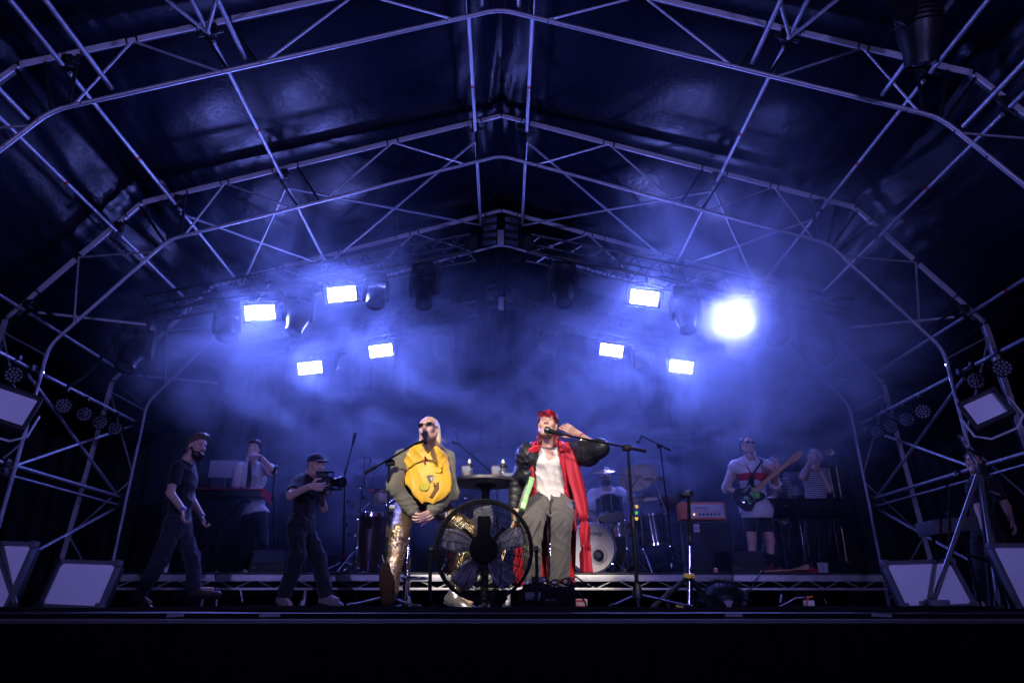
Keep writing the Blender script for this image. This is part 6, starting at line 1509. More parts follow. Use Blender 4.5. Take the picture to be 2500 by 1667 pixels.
# ================================================================== the others on stage
def person_at(label, J, hc, HA, HS=1.0, skin='skin', hair='hair_dark', hands=None, torso_s=1.0, h=.012, legs=True, male=True, fine=True):
    r = thing('person', label, 'person', (J['pel'].x, J['pel'].y, J.get('floor', 0)))
    B = Field(); torso(B, J, s=torso_s); head(B, hc, HA, HS, male); w = head_pts(hc, HA, HS); B.cap(w(0, -.02, -.06), J['neck'], .054, .06, .03)
    for s in 'LR':
        limb(B, J['sh' + s], J['el' + s], J['wr' + s], .05, .042, .028, 2)
        if legs: limb(B, J['hp' + s], J['kn' + s], J['an' + s], .08, .056, .038, 2); B.cap(J['an' + s], J['an' + s].lerp(J['to' + s], .7), .032, .022)
        if hands and hands.get(s): hand(B, J['wr' + s], *hands[s])
    B.mesh('body', M[skin], r, h, [(hc, .14)] + [(J['wr' + s] + (J['wr' + s] - J['el' + s]).normalized() * .06, .09) for s in 'LR'], .006)
    return r, w
def top(r, J, m, sleeve=.6, o=.018, s=1.0, name='shirt', hem=-.08, seed=1, sl_r=(.066, .060, .045), neck=None, amp=1.0, flare=0):
    S = Field(); torso(S, J, o, s=s, k=.06)
    if flare: S.ell(J['pel'], (.18 + flare, .132 + flare, .16 + flare), trunk(J)[0], .05)
    A, rr, f, u, ud = trunk(J)
    S.cap(J['neck'] + u * .12 + f * .02, J['neck'] - u * .005 + f * .05, .062, .064, .01, True)
    S.cut(J['pel'] + u * hem, -u, .008); S.push(wr(.006 * amp, 18, seed, (1, 1, .7))); S.push(fold(.014 * amp, .065, rr * .7 + u * .7, seed + 1, 1.2)); S.push(fold(.009 * amp, .05, rr - u * .5, seed + 2))
    sh = S.mesh(name, m, r, .010)
    for q in 'LR':
        T = Field(); limb(T, J['sh' + q].lerp(J['neck'], .1), J['el' + q], J['wr' + q], *sl_r, sleeve, .03); d = ((J['el' + q] - J['sh' + q]) if sleeve <= 1 else (J['wr' + q] - J['el' + q])).normalized()
        e = J['sh' + q].lerp(J['el' + q], sleeve) if sleeve <= 1 else J['el' + q].lerp(J['wr' + q], sleeve - 1)
        T.cut(e, d, .004); T.push(wr(.005 * amp, 18, seed + 3)); T.push(fold(.010 * amp, .06, d + rr * .5, seed + 4, 2.0)); T.mesh('sleeve', m, sh, .009)
    return sh
def bottoms(r, J, m, to=1.95, o=(.095, .075, .06), name='trousers', seed=5, topz=.10):
    T = Field(); A, rr, f, u, ud = trunk(J)
    T.ell(J['pel'] - u * .0, (.178, .132, .15), A, .04)
    for q in 'LR': limb(T, J['hp' + q], J['kn' + q], J['an' + q], *o, to, .035)
    T.cut(J['pel'] + u * topz, u, .006); T.push(wr(.006, 16, seed, (1, 1, .7))); T.push(fold(.013, .08, (.5, .3, 1), seed + 1, 2.2)); T.push(fold(.010, .05, (1, .3, .2), seed + 2))
    return T.mesh(name, m, r, .011)
def hair_cap(r, w, A, s, m, front=(.09, .052), slope=.40, extra=None, off=.0, seed=3, name='hair'):
    H = Field(); H.ell(w(0, -.018, .040), [v * s + off for v in (.088, .110, .098)], A, .01); H.clip(plane(w, A, (0, front[0], front[1]), (0, slope, -.92)), .01)
    H.ell(w(0, -.07, -.03), [v * s for v in (.062, .038, .06)], A, .03)
    if extra: extra(H)
    H.push(wr(.004, 110, seed, (1, 1, .6))); return H.mesh(name, m, r, .007)
def beard(r, w, A, s, m):
    H = Field(); H.ell(w(0, .046, -.092), [v * s for v in (.064, .070, .056)], A, .01)
    for x in (-1, 1): H.cap(w(x * .066, .0, -.02), w(x * .045, .05, -.085), .015 * s, .022 * s, .02); H.cap(w(x * .004, .098, -.047), w(x * .03, .085, -.058), .007 * s, .006 * s, .008)
    H.ell(w(0, .115, -.064), [v * s for v in (.019, .03, .009)], A, .006, True); H.push(wr(.003, 150, 9)); H.mesh('beard', m, r, .006)
M['hair_grey'] = mat('greying brown hair', (.10, .075, .06), .5, 0, .4, 30, .5, 60); M['hair_black'] = mat('black hair', (.01, .009, .009), .45, 0, .3, 30, .5, 60)
def legs_to(J, kL, aL, kR, aR, tL, tR, nearL=True, nearR=True, L1=.43, L2=.42, hw=.09, hdir=Vector((1, 0, 0))):
    J['hpL'] = J['pel'] - hdir * hw + Vector((0, 0, -.05)); J['hpR'] = J['pel'] + hdir * hw + Vector((0, 0, -.05))
    J['knL'] = kL; J['anL'] = aL; J['knR'] = kR; J['anR'] = aR; J['toL'] = tL; J['toR'] = tR
# ---- walking man ---------------------------------------------------
Y = 7.3; J = {'pel': P(434, 1278, Y), 'neck': P(455, 1124, Y), 'shL': P(431, 1141, Y - .16), 'shR': P(462, 1139, Y + .16)}
J['elL'] = reach(416, 1203, J['shL'], .30, True); J['wrL'] = reach(447, 1245, J['elL'], .26, True); J['elR'] = reach(466, 1215, J['shR'], .30, False); J['wrR'] = reach(493, 1259, J['elR'], .26, True)
legs_to(J, P(392, 1366, Y - .10), P(340, 1455, Y - .08), P(467, 1358, Y + .06), P(476, 1440, Y + .08), P(378, 1478, Y - .12), P(536, 1437, Y + .04), hw=.08, hdir=Vector((0, 1, 0)))
hc = P(479, 1090, Y); HA = head_frame(R(68), R(-4), 0)
r, w = person_at('bearded man in a black shirt walking past at the left', J, hc, HA, 1.0, 'skin', hands={'L': ((.15, -.05, -1), (.9, .2, 0), 1, .9), 'R': ((.25, -.1, -1), (.8, .3, 0), 1, .9)})
face_bits(r, hc, HA, 1.0, None, M['hair_grey'], lips=None); hair_cap(r, w, HA, 1.0, M['hair_grey'], (.085, .072), .5, lambda H: H.ell(w(0, .05, .115), (.07, .07, .035), HA, .03)); beard(r, w, HA, 1.0, M['hair_black'])
sh = top(r, J, M['black_cotton'], .72, seed=101); bottoms(r, J, M['dark_denim'], 1.93, (.10, .08, .066), seed=105)
MB().lathe([(.034, -.012), (.037, 0), (.034, .012)], J['wrL'], J['elL'] - J['wrL'], 16, cap=False).build('wristband', mat('blue wristband', (.06, .12, .5), .5), r, world=True); MB().lathe([(.034, -.012), (.037, 0), (.034, .012)], J['wrR'], J['elR'] - J['wrR'], 16, cap=False).build('wristband', mat('pale blue band', (.2, .25, .6), .5), r, world=True)
for q in 'LR': shoe(r, 'boot', J['an' + q], J['to' + q], M['shoe_dark'], M['sole_black'], 1.08, high=.09, up=(-.35, 0, 1) if q == 'R' else None)
# ---- keyboard player ------------------------------------------------
Y = 9.45; J = {'floor': RZ, 'pel': P(622, 1262, Y), 'neck': P(618, 1128, Y), 'shL': P(586, 1142, Y), 'shR': P(650, 1142, Y)}
J['elL'] = reach(578, 1196, J['shL'], .29, True); J['wrL'] = reach(590, 1203, J['elL'], .25, True); J['elR'] = reach(668, 1150, J['shR'], .29, True); J['wrR'] = reach(637, 1115, J['elR'], .25, True)
fl = lambda x, D: Vector((P(x, 1390, D).x, D, RZ + .085))
legs_to(J, P(606, 1330, Y - .04), fl(604, Y), P(640, 1330, Y - .04), fl(642, Y), fl(602, Y) + Vector((0, -.2, -.05)), fl(646, Y) + Vector((.02, -.2, -.05)))
hc = P(621, 1098, Y - .03); HA = head_frame(R(-6), R(14), 0)
r, w = person_at('keyboard player in white shirt and dark tie, lifting a cup to drink', J, hc, HA, .95, 'skin', hands={'R': ((-1, -.35, .25), (-.1, -.3, -1), -1, .55), 'L': ((.4, -.6, -.5), (0, 0, -1), 1, .3)})
face_bits(r, hc, HA, .95, None, M['hair_dark']); hair_cap(r, w, HA, .95, M['hair_dark'], (.09, .06), .4, lambda H: H.ell(w(0, .03, .10), (.08, .075, .04), HA, .03))
sh = top(r, J, M['white_shirt'], .85, .022, seed=201, hem=.04, sl_r=(.078, .075, .06)); bottoms(r, J, M['dark_denim'], 1.93, seed=205)
A, rr, f, u, ud = trunk(J)
z = MB(); c0 = J['neck'] + f * .115 - u * .03
z.path([c0 + u * .02, c0 - u * .03 + f * .025, c0 - u * .14 + f * .04, c0 - u * .30 + f * .045 + rr * -.015, c0 - u * .36 + f * .04 + rr * -.02], .02, 8, rs=[.016, .022, .026, .032, .012]); z.build('tie', M['black_cotton'], sh, world=True)
for s in (-1, 1): MB().prism([(s * .008, 0), (s * .05, .03), (s * .065, -.012), (s * .035, -.05)], J['neck'] + f * .085 + u * .045, rr, u, f * .014).build('collar', M['white_shirt'], sh, world=True)
cp = J['wrR'] + Vector((-.075, -.09, .02)); cup = thing('drinking_cup', 'white cup tipped to the keyboard player mouth', 'cup', cp)
MB().lathe([(.026, 0), (.034, .10), (.032, .10), (.024, .004), (.001, .004)], (0, 0, 0), (.05, .85, -.25), 18).build('cup', M['white_plastic'], cup)
MB().lathe([(.031, -.006), (.034, 0), (.031, .006)], J['wrR'], J['elR'] - J['wrR'], 14, cap=False).build('wristwatch', M['black_plastic'], r, world=True)
for q in 'LR': shoe(r, 'shoe', J['an' + q], J['to' + q], M['shoe_dark'], M['sole_black'], 1.0, hgrid=.009)
# ---- cameraman -------------------------------------------------------
Y = 7.4; J = {'pel': P(736, 1282, Y), 'neck': P(757, 1158, Y - .05), 'shL': P(727, 1176, Y - .2), 'shR': P(770, 1172, Y + .12)}
J['elL'] = reach(709, 1210, J['shL'], .29, True); J['wrL'] = reach(756, 1187, J['elL'], .26, True); J['elR'] = reach(790, 1240, J['shR'], .29, True); J['wrR'] = reach(786, 1216, J['elR'], .20, True)
legs_to(J, P(727, 1355, Y - .12), P(692, 1458, Y - .1), P(776, 1358, Y + .08), P(796, 1456, Y + .08), P(716, 1481, Y - .22), P(836, 1466, Y + .02), hw=.09, hdir=Vector((.3, .95, 0)))
hc = P(771, 1137, Y - .08); HA = head_frame(R(48), R(-8), R(-4))
r, w = person_at('cameraman in a dark cap and black clothes stepping forward', J, hc, HA, .97, 'skin', hands={'L': ((1, -.1, -.1), (.2, .6, .2), 1, .6), 'R': ((.2, -.3, 1), (0, .4, .8), -1, .5)})
face_bits(r, hc, HA, .97, None, M['hair_dark'])
H = Field(); H.ell(w(0, -.015, .05), (.088, .108, .088), HA, .01); H.clip(plane(w, HA, (0, 0, .042), (0, .06, -1)), .006)
cap_o = H.mesh('cap', cloth_mat('faded black cap', (.035, .034, .04), .8), r, .007)
H = Field(); H.ell(w(0, .115, .052), (.072, .075, .014), HA, .01); H.clip(plane(w, HA, (0, .07, 0), (0, -1, 0)), .006); H.mesh('peak', cloth_mat('cap peak', (.05, .05, .058), .8), cap_o, .007)
MB().box(w(.075, .055, .085), (.03, .012, .014), Euler((0, 0, R(48))), bev=.003).build('cap_badge', M['white_rib'], cap_o, world=True)
top(r, J, M['black_cotton'], .70, seed=301); bottoms(r, J, M['black_cotton'], 1.93, (.10, .082, .072), seed=305)
for q in 'LR': shoe(r, 'shoe', J['an' + q], J['to' + q], mat('tan trainer', (.22, .17, .14), .6), M['sole_black'], 1.05, high=.03, up=(-.3, 0, 1) if q == 'R' else None)
cm = thing('video_camera', 'black video camera rig held up by the cameraman', 'camera', P(800, 1178, Y - .3))
MB().box((-.02, 0, 0), (.16, .12, .12), bev=.012).build('camera_body', M['black_plastic'], cm); MB().lathe([(.042, 0), (.045, .02), (.045, .09), (.055, .10), (.058, .15), (.05, .152), (.045, .14)], (.05, -.02, 0), (.85, -.5, -.05), 22).build('lens', M['black_plastic'], cm)
MB().box((-.06, -.03, .085), (.13, .02, .06), Euler((0, 0, .3)), bev=.006).build('monitor', M['black_plastic'], cm); MB().path([(-.07, 0, .06), (-.07, 0, .11), (.05, 0, .11), (.05, 0, .06)], .009, 6).build('top_handle', M['black_metal'], cm)
for s in (-.03, .03): MB().tube((-.16, s, -.075), (.17, s - .06, -.075), .008, 8).build('support_rod', M['chrome'], cm)
MB().tube((-.03, 0, -.08), (-.03, .01, -.24), .018, 10).build('grip', M['black_plastic'], cm); MB().box((-.14, .0, -.03), (.05, .1, .09), bev=.01).build('battery', M['black_plastic'], cm)
MB().lathe([(.025, 0), (.027, .006), (.024, .012)], (.03, -.09, -.07), (.2, -1, 0), 14).build('focus_knob', M['steel_dark'], cm)
# ---- drummer ----------------------------------------------------------
Y = 9.3; J = {'floor': RZ, 'pel': P(1482, 1302, Y), 'neck': P(1480, 1192, Y), 'shL': P(1447, 1206, Y), 'shR': P(1514, 1204, Y)}
J['elL'] = reach(1438, 1252, J['shL'], .29, True); J['wrL'] = reach(1456, 1276, J['elL'], .25, True); J['elR'] = reach(1540, 1218, J['shR'], .28, True); J['wrR'] = reach(1532, 1182, J['elR'], .25, True)
legs_to(J, P(1452, 1312, Y - .38), fl(1450, Y - .35), P(1514, 1312, Y - .38), fl(1516, Y - .35), fl(1448, Y - .35) + Vector((0, -.2, -.05)), fl(1520, Y - .35) + Vector((0, -.2, -.05)))
hc = P(1479, 1163, Y - .02); HA = head_frame(R(-8), R(8), 0)
r, w = person_at('drummer in a loose white shirt behind the drum kit', J, hc, HA, .98, 'skin3', hands={'R': ((-.3, -.5, .8), (-.6, -.2, -.3), -1, .9), 'L': ((.4, -.6, -.4), (0, 0, -1), 1, .9)})
face_bits(r, hc, HA, .98, None, M['hair_black']); hair_cap(r, w, HA, .98, M['hair_black'], (.085, .06)); beard(r, w, HA, .98, M['hair_black'])
top(r, J, M['white_shirt'], .95, .024, seed=401, hem=-.05, sl_r=(.08, .078, .06)); bottoms(r, J, M['black_cotton'], 1.93, seed=405)
for q, d in (('R', Vector((-.5, -.35, .75))), ('L', Vector((.6, -.7, .1)))):
    c = J['wr' + q] + (J['wr' + q] - J['el' + q]).normalized() * .07; o = MB().tube(c - d * .1, c + d * .32, .007, 8, .004); tag(o.build('drum_stick', M['wood_maple']), 'drum stick raised in the drummer hand' if q == 'R' else 'drum stick held low in the drummer hand', 'stick', 'sticks of the drummer')
th = thing('drum_stool', 'round black stool under the drummer', 'stool', (J['pel'].x, J['pel'].y, RZ)); zz = J['pel'].z - RZ - .13
MB().lathe([(.15, 0), (.17, .02), (.17, .06), (.14, .08), (.01, .085)], (0, 0, zz - .06), (0, 0, 1), 24).build('seat', M['black_plastic'], th); tripod(th, 0, 0, 0, max(.2, zz - .06))
# ---- bass player --------------------------------------------------------
Y = 8.95; J = {'floor': RZ, 'pel': P(1846, 1246, Y), 'neck': P(1829, 1118, Y), 'shL': P(1793, 1136, Y - .03), 'shR': P(1872, 1134, Y + .02)}
J['elL'] = reach(1775, 1190, J['shL'], .29, True); J['wrL'] = reach(1811, 1209, J['elL'], .25, True); J['elR'] = reach(1893, 1180, J['shR'], .28, True); J['wrR'] = reach(1892, 1156, J['elR'], .22, True)
legs_to(J, P(1836, 1316, Y - .03), fl(1838, Y), P(1881, 1318, Y - .03), fl(1882, Y), fl(1832, Y) + Vector((-.03, -.2, -.05)), fl(1888, Y) + Vector((.05, -.2, -.05)))
hc = P(1824, 1087, Y - .02); HA = head_frame(R(6), R(4), R(3))
r, w = person_at('bass player in white shirt, red bra top, black shorts and sunglasses', J, hc, HA, .98, 'skin', hands={'L': ((.6, -.3, -.75), (.2, .9, -.2), 1, .5), 'R': ((-.35, -.3, .6), (-.5, .5, .5), -1, .9)})
face_bits(r, hc, HA, .98, None, M['hair_dark'], eyes=False); hair_cap(r, w, HA, .98, M['hair_dark'], (.085, .082), .55); glasses(r, hc, HA, 1.0, False)
sh = top(r, J, M['white_shirt'], 1.02, .036, flare=.032, seed=501, hem=-.10, sl_r=(.074, .07, .055)); bt = bottoms(r, J, M['black_cotton'], .5, (.098, .095, .09), 'shorts', seed=505)
bra = Field(); torso(bra, J, .044, k=.06); A, rr, f, u, ud = trunk(J); c0 = J['pel'] + ud * .62
for s in (-1, 1): bra.ell(c0 + rr * s * .075 + f * .12, (.062, .04, .055), A, .02)
bra.cut(c0 + u * .045, u, .006); bra.cut(c0 - u * .05, -u, .006); bo = bra.mesh('bra_top', M['red_nylon'], r, .008)
for s in (-1, 1): MB().path([c0 + rr * s * .08 + f * .155 + u * .03, c0 + rr * s * .10 + f * .13 + u * .11, c0 + rr * s * .10 + f * .06 + u * .19], .007, 6).build('strap', M['red_nylon'], bo, world=True)
for s in (-1, 1): MB().prism([(s * .008, 0), (s * .05, .03), (s * .065, -.012), (s * .035, -.05)], J['neck'] + f * .085 + u * .045, rr, u, f * .012).build('collar', M['white_shirt'], sh, world=True)
for q in 'LR':
    S = Field(); S.cap(J['an' + q], J['an' + q].lerp(J['kn' + q], .42), .043, .056, .02); S.mesh('sock', M['black_cotton'], r, .009); shoe(r, 'boot', J['an' + q], J['to' + q], M['shoe_dark'], M['sole_black'], 1.02, high=.08, hgrid=.009)
bs = thing('bass_guitar', 'black bass guitar with green splashed plate and lettering, held by bass player', 'guitar', P(1830, 1208, Y - .26))
ba = P(1830, 1208, Y - .26); bb = P(1938, 1118, Y - .30); bd = (bb - ba).normalized(); bn = Vector((.05, -.97, .18)); bn = (bn - bd * bn.dot(bd)).normalized(); bsd = bn.cross(bd).normalized()
if bsd.z < 0: bsd = -bsd
o2 = [(-.20, .0), (-.195, .075), (-.15, .145), (-.09, .16), (-.03, .125), (.03, .10), (.10, .13), (.19, .175), (.215, .165), (.20, .12), (.13, .06), (.12, 0), (.12, -.04), (.15, -.09), (.145, -.13), (.08, -.14), (.0, -.115), (-.06, -.13), (-.12, -.16), (-.175, -.12), (-.198, -.06)]
MB().prism(o2, ba - bn * .02, bd, bsd, bn * .04).build('body', mat('black lacquer', (.012, .012, .014), .2, coat=.6), bs, world=True); bv = bs.children[0].modifiers.new('bevel', 'BEVEL'); bv.width = .008; bv.segments = 2
m, t, b = nodes_of('green splashed plate'); tc = N(t, 'ShaderNodeTexCoord'); nz = N(t, 'ShaderNodeTexNoise'); nz.inputs['Scale'].default_value = 14; nz.inputs['Detail'].default_value = 3; t.links.new(tc.outputs['Object'], nz.inputs['Vector'])
rp = N(t, 'ShaderNodeValToRGB'); rp.color_ramp.elements[0].position = .47; rp.color_ramp.elements[0].color = (.02, .02, .02, 1); rp.color_ramp.elements[1].position = .50; rp.color_ramp.elements[1].color = (.10, .62, .08, 1); t.links.new(nz.outputs['Fac'], rp.inputs[0]); t.links.new(rp.outputs[0], b.inputs['Base Color']); b.inputs['Roughness'].default_value = .35
MB().prism([(-.09, -.10), (.02, -.09), (.10, -.11), (.11, -.02), (.12, .05), (.02, .045), (-.08, .02)], ba + bn * .021, bd, bsd, bn * .003).build('scratch_plate', m, bs, world=True)
MB().beam(ba + bd * .06 + bn * .032, ba + bd * .70 + bn * .032, .05, .02, up=bn).build('neck', M['wood_maple'], bs, world=True)
hs = ba + bd * .70 + bn * .026; MB().prism([(0, -.026), (.03, -.045), (.10, -.05), (.19, -.03), (.205, 0), (.18, .03), (.05, .04), (0, .028)], hs, bd, bsd, -bn * .016).build('headstock', M['wood_maple'], bs, world=True)
for k in range(4):
    MB().lathe([(.008, 0), (.008, .02)], hs + bd * (.05 + .035 * k) + bsd * .035, bsd, 8).build('tuner_post', M['chrome'], bs, world=True); MB().lathe([(.014, 0), (.014, .006)], hs + bd * (.05 + .035 * k) + bsd * .06, bsd, 10).build('tuner', M['chrome'], bs, world=True)
for k in range(4): MB().tube(ba - bd * .13 + bsd * (-.018 + .012 * k) + bn * .04, hs + bd * .05 + bsd * (-.018 + .012 * k) + bn * .012, .0014, 4).build('string', M['chrome'], bs, world=True)
for x in (-.02, -.12): MB().box(ba + bd * x + bn * .028, (.05, .02, .10) if x == -.02 else (.05, .02, .08), Matrix((bd, bn, bsd)).transposed(), bev=.004).build('pickup' if x == -.02 else 'bridge', M['black_plastic'] if x == -.02 else M['chrome'], bs, world=True)
lt = text_obj('UATS', .055, bs, (0, 0, 0), (0, 0, 0), M['print_white']); Mx = Matrix((bd, bsd, bn)).transposed().to_4x4(); Mx.translation = ba - bs.location + bd * .02 + bsd * .075 + bn * .0225; lt.matrix_local = Mx
MB().path([ba + bd * .20 + bsd * .16, J['neck'] + Vector((.12, -.13, -.06)), J['neck'] + Vector((.08, .0, .03)), J['neck'] + Vector((0, .13, -.08)), J['pel'] + Vector((-.17, .0, .12)), ba - bd * .2 + bsd * .02], .014, 6).build('strap', M['black_cotton'], bs, world=True)
# ---- horn players ---------------------------------------------------------
M['stripe'] = None
m, t, b = nodes_of('striped jersey'); tc = N(t, 'ShaderNodeTexCoord'); wv = N(t, 'ShaderNodeTexWave', bands_direction='Z'); wv.inputs['Scale'].default_value = 12; t.links.new(tc.outputs['Object'], wv.inputs['Vector'])
rp = N(t, 'ShaderNodeValToRGB'); rp.color_ramp.elements[0].position = .48; rp.color_ramp.elements[0].color = (.02, .02, .03, 1); rp.color_ramp.elements[1].position = .52; rp.color_ramp.elements[1].color = (.55, .54, .55, 1); t.links.new(wv.outputs['Fac'], rp.inputs[0]); t.links.new(rp.outputs[0], b.inputs['Base Color']); b.inputs['Roughness'].default_value = .85; M['stripe'] = m
for (lb, hx, hy, Y, sl, sr, el, wl, er, wr_, pel, hyaw) in (
    ('saxophone player in a striped shirt, half hidden behind the bass player', 1893, 1134, 9.9, (1868, 1178), (1920, 1178), (1866, 1222), (1890, 1215), (1924, 1224), (1902, 1232), (1896, 1276), 0),
    ('horn player in a striped shirt raising a trumpet at the far right', 1990, 1113, 9.9, (1966, 1153), (2016, 1153), (1958, 1166), (1977, 1128), (2026, 1196), (2000, 1146), (1994, 1252), -12)):
    J = {'floor': RZ, 'pel': P(*pel, Y), 'neck': P(hx, hy + 32, Y), 'shL': P(*sl, Y), 'shR': P(*sr, Y)}
    J['elL'] = reach(*el, J['shL'], .28, True); J['wrL'] = reach(*wl, J['elL'], .24, True); J['elR'] = reach(*er, J['shR'], .28, True); J['wrR'] = reach(*wr_, J['elR'], .24, True)
    x_ = pel[0]; legs_to(J, P(x_ - 18, 1335, Y), fl(x_ - 18, Y), P(x_ + 18, 1335, Y), fl(x_ + 18, Y), fl(x_ - 18, Y) + Vector((0, -.2, -.05)), fl(x_ + 20, Y) + Vector((0, -.2, -.05)))
    hc = P(hx, hy, Y - .03); HA = head_frame(R(hyaw), R(6), 0)
    r, w = person_at(lb, J, hc, HA, .95, 'skin', h=.013, hands={'L': ((.2, -.6, .5), (.4, .6, 0), 1, .8), 'R': ((-.5, -.6, .2), (0, .5, -.4), -1, .8)})
    face_bits(r, hc, HA, .95, None, M['hair_black']); hair_cap(r, w, HA, .95, M['hair_black'], (.09, .055)); top(r, J, M['stripe'], .8, .02, seed=600 + hx); bottoms(r, J, M['black_cotton'], 1.93, seed=605)
    for q in 'LR': shoe(r, 'shoe', J['an' + q], J['to' + q], M['shoe_dark'], M['sole_black'], 1.0, hgrid=.010)
    if hyaw == 0:
        sx = thing('saxophone', 'brass saxophone held in front of the striped shirt', 'saxophone', P(1902, 1200, Y - .28)); q0 = P(1902, 1160, Y - .22)
        pts = [w(0, .10, -.062), P(1893, 1160, Y - .22), P(1898, 1180, Y - .26), P(1903, 1230, Y - .28), P(1906, 1262, Y - .28), P(1912, 1268, Y - .28), P(1917, 1258, Y - .3), P(1917, 1232, Y - .32)]
        MB().path(pts, .02, 12, rs=[.006, .009, .013, .022, .028, .030, .034, .058]).build('horn_tube', M['brass'], sx, world=True)
        for k in range(7): MB().lathe([(.013, 0), (.013, .008), (.004, .010)], P(1897 + k * 1.1, 1178 + 11 * k, Y - .31), (0, -1, 0), 10).build('key_cup', M['brass'], sx, world=True)
    else:
        tp = thing('trumpet', 'small trumpet at the lips of the far horn player', 'trumpet', w(0, .11, -.062)); a_ = w(0, .105, -.062); d = (HA @ Vector((.15, -1, -.1))).normalized()
        MB().lathe([(.010, 0), (.006, .02), (.006, .30), (.012, .36), (.03, .42), (.062, .45)], a_, d, 18, cap=False).build('bell_tube', M['brass'], tp, world=True)
        for k in range(3): MB().tube(a_ + d * (.14 + .025 * k) + Vector((0, 0, -.07)), a_ + d * (.14 + .025 * k) + Vector((0, 0, .05)), .0095, 10).build('valve', M['brass'], tp, world=True)
        MB().path([a_ + d * .10, a_ + d * .10 + Vector((0, 0, -.05)), a_ + d * .30 + Vector((0, 0, -.05)), a_ + d * .30], .005, 6).build('slide', M['brass'], tp, world=True)
# ---- man at the right --------------------------------------------------------
Y = 7.75; J = {'pel': P(2410, 1310, Y), 'neck': P(2386, 1162, Y), 'shL': P(2372, 1186, Y - .17), 'shR': P(2424, 1180, Y + .10)}
J['elL'] = reach(2392, 1245, J['shL'], .30, True); J['wrL'] = reach(2402, 1290, J['elL'], .25, True); J['elR'] = reach(2458, 1238, J['shR'], .29, True); J['wrR'] = reach(2468, 1268, J['elR'], .22, True)
legs_to(J, P(2395, 1392, Y - .08), Vector((P(2392, 1486, Y).x, Y - .05, .085)), P(2435, 1392, Y), Vector((P(2440, 1486, Y).x, Y + .02, .085)), Vector((P(2372, 1486, Y).x, Y - .22, .03)), Vector((P(2425, 1486, Y).x, Y - .16, .03)))
hc = P(2377, 1128, Y - .04); HA = head_frame(R(-38), R(0), R(2))
r, w = person_at('dark haired man in a black lettered polo shirt watching from the right', J, hc, HA, .97, 'skin', hands={'L': ((.2, -.2, -1), (.4, .6, 0), 1, .5), 'R': ((.1, -.3, -1), (-.5, .5, 0), -1, .5)})
face_bits(r, hc, HA, .97, None, M['hair_black'], lips=M['lips_pink']); hair_cap(r, w, HA, .97, M['hair_black'], (.09, .062), .42)
sh = top(r, J, M['black_cotton'], .75, seed=701); bottoms(r, J, M['black_cotton'], 1.93, seed=705)
A, rr, f, u, ud = trunk(J)
lt = text_obj('XTRA B.DAMENTO', .034, sh, (0, 0, 0), (0, 0, 0), M['print_white']); p_ = J['pel'] + ud * .70 + f * .142; Mx = Matrix((rr, u, f)).transposed().to_4x4(); Mx.translation = p_ - r.location; lt.matrix_local = Mx
for q in 'LR': shoe(r, 'shoe', J['an' + q], J['to' + q], M['shoe_dark'], M['sole_black'], 1.0, hgrid=.009)
MB().lathe([(.033, -.008), (.036, 0), (.033, .008)], J['wrR'], J['elR'] - J['wrR'], 14, cap=False).build('wristband', mat('blue strap', (.06, .1, .4), .5), r, world=True)
MB().path([J['neck'] + Vector((-.06, -.06, .0)), J['neck'] + Vector((-.05, -.11, -.10)), J['neck'] + Vector((-.01, -.13, -.15)), J['neck'] + Vector((.03, -.11, -.08)), J['neck'] + Vector((.05, -.04, .0))], .004, 6).build('lanyard', M['red_tape'], r, world=True)
# ================================================================== the air
def vol_mat(name):
    m = bpy.data.materials.new(name); m.use_nodes = True; t = m.node_tree
    for n in list(t.nodes):
        if n.type == 'BSDF_PRINCIPLED': t.nodes.remove(n)
    pv = N(t, 'ShaderNodeVolumePrincipled'); out = [n for n in t.nodes if n.type == 'OUTPUT_MATERIAL'][0]
    t.links.new(pv.outputs[0], out.inputs['Volume']); return m, t, pv
m, t, pv = vol_mat('drifting stage smoke'); L = t.links.new
pv.inputs['Color'].default_value = (.64, .77, .99, 1); pv.inputs['Anisotropy'].default_value = .08
tc = N(t, 'ShaderNodeTexCoord'); mp = N(t, 'ShaderNodeMapping'); mp.inputs['Scale'].default_value = (.75, .5, 1.0); mp.inputs['Location'].default_value = (3.1, 1.3, 7.7)
L(tc.outputs['Object'], mp.inputs[0])
nz = N(t, 'ShaderNodeTexNoise'); nz.inputs['Scale'].default_value = 1.1; nz.inputs['Detail'].default_value = 5; nz.inputs['Distortion'].default_value = 1.3; nz.inputs['Roughness'].default_value = .6
L(mp.outputs[0], nz.inputs['Vector'])
mr = N(t, 'ShaderNodeMapRange', interpolation_type='SMOOTHSTEP'); mr.inputs[1].default_value = .45; mr.inputs[2].default_value = .68; mr.inputs[3].default_value = 0.0; mr.inputs[4].default_value = 1
L(nz.outputs['Fac'], mr.inputs[0])
def blob(c, r):                                         # soft cloud centred where the smoke hangs thickest
    s = N(t, 'ShaderNodeVectorMath', operation='SUBTRACT'); s.inputs[1].default_value = c; L(tc.outputs['Object'], s.inputs[0])
    d = N(t, 'ShaderNodeVectorMath', operation='DIVIDE'); d.inputs[1].default_value = r; L(s.outputs[0], d.inputs[0])
    l = N(t, 'ShaderNodeVectorMath', operation='LENGTH'); L(d.outputs[0], l.inputs[0])
    q = N(t, 'ShaderNodeMapRange', interpolation_type='SMOOTHSTEP'); q.inputs[1].default_value = 1; q.inputs[2].default_value = .0; q.inputs[3].default_value = 0; q.inputs[4].default_value = 1
    L(l.outputs['Value'], q.inputs[0]); return q.outputs[0]
tot = None
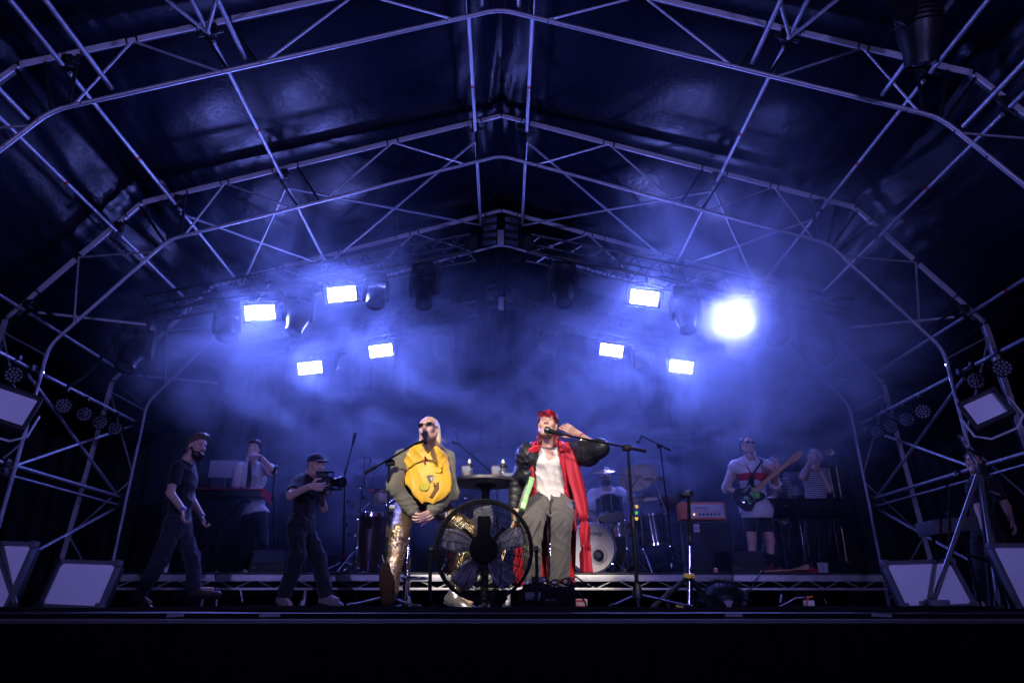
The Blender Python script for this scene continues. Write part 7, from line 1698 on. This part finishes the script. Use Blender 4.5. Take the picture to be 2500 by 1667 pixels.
for c, r, k in SMOKE:
    b = blob(c, r); mm = N(t, 'ShaderNodeMath', operation='MULTIPLY'); mm.inputs[1].default_value = k; L(b, mm.inputs[0])
    if tot is None: tot = mm.outputs[0]
    else:
        ad = N(t, 'ShaderNodeMath', operation='ADD'); L(tot, ad.inputs[0]); L(mm.outputs[0], ad.inputs[1]); tot = ad.outputs[0]
fm = N(t, 'ShaderNodeMath', operation='MULTIPLY_ADD'); fm.inputs[1].default_value = 1.2; fm.inputs[2].default_value = .12; L(mr.outputs[0], fm.inputs[0])
mu = N(t, 'ShaderNodeMath', operation='MULTIPLY'); L(tot, mu.inputs[0]); L(fm.outputs[0], mu.inputs[1])
L(mu.outputs[0], pv.inputs['Density'])
sm = MB().box((0, 9.75, 3.45), (13.0, 7.3, 6.2)).build('smoke', m)
tag(sm, 'drifting stage smoke lit blue by the blinders', 'smoke', kind='stuff')

# thicker puff drifting in front of the outer right blinder
m, t, pv = vol_mat('thick smoke puff'); L = t.links.new
pv.inputs['Color'].default_value = (.95, .95, .97, 1); pv.inputs['Anisotropy'].default_value = .3
tc = N(t, 'ShaderNodeTexCoord'); ln = N(t, 'ShaderNodeVectorMath', operation='MULTIPLY'); ln.inputs[1].default_value = (1.15, 1.5, 1.25); L(tc.outputs['Object'], ln.inputs[0])
nz = N(t, 'ShaderNodeTexNoise'); nz.inputs['Scale'].default_value = 2.2; nz.inputs['Detail'].default_value = 4; nz.inputs['Distortion'].default_value = .8; L(tc.outputs['Object'], nz.inputs['Vector'])
ll = N(t, 'ShaderNodeVectorMath', operation='LENGTH'); L(ln.outputs[0], ll.inputs[0])
ad = N(t, 'ShaderNodeMath', operation='MULTIPLY_ADD'); ad.inputs[1].default_value = -3.0; L(nz.outputs['Fac'], ad.inputs[0]); L(ll.outputs['Value'], ad.inputs[2])
mr = N(t, 'ShaderNodeMapRange', interpolation_type='SMOOTHSTEP'); mr.inputs[1].default_value = -.62; mr.inputs[2].default_value = -1.5; mr.inputs[3].default_value = 0; mr.inputs[4].default_value = 4.0; L(ad.outputs[0], mr.inputs[0])
L(mr.outputs[0], pv.inputs['Density'])
pf = MB().box((0, 0, 0), (1.9, 1.1, 1.7)).build('smoke_puff', m); pf.location = (3.46, 8.98, 4.05)
tag(pf, 'thick puff of smoke glowing round the outer right blinder', 'smoke', kind='stuff')
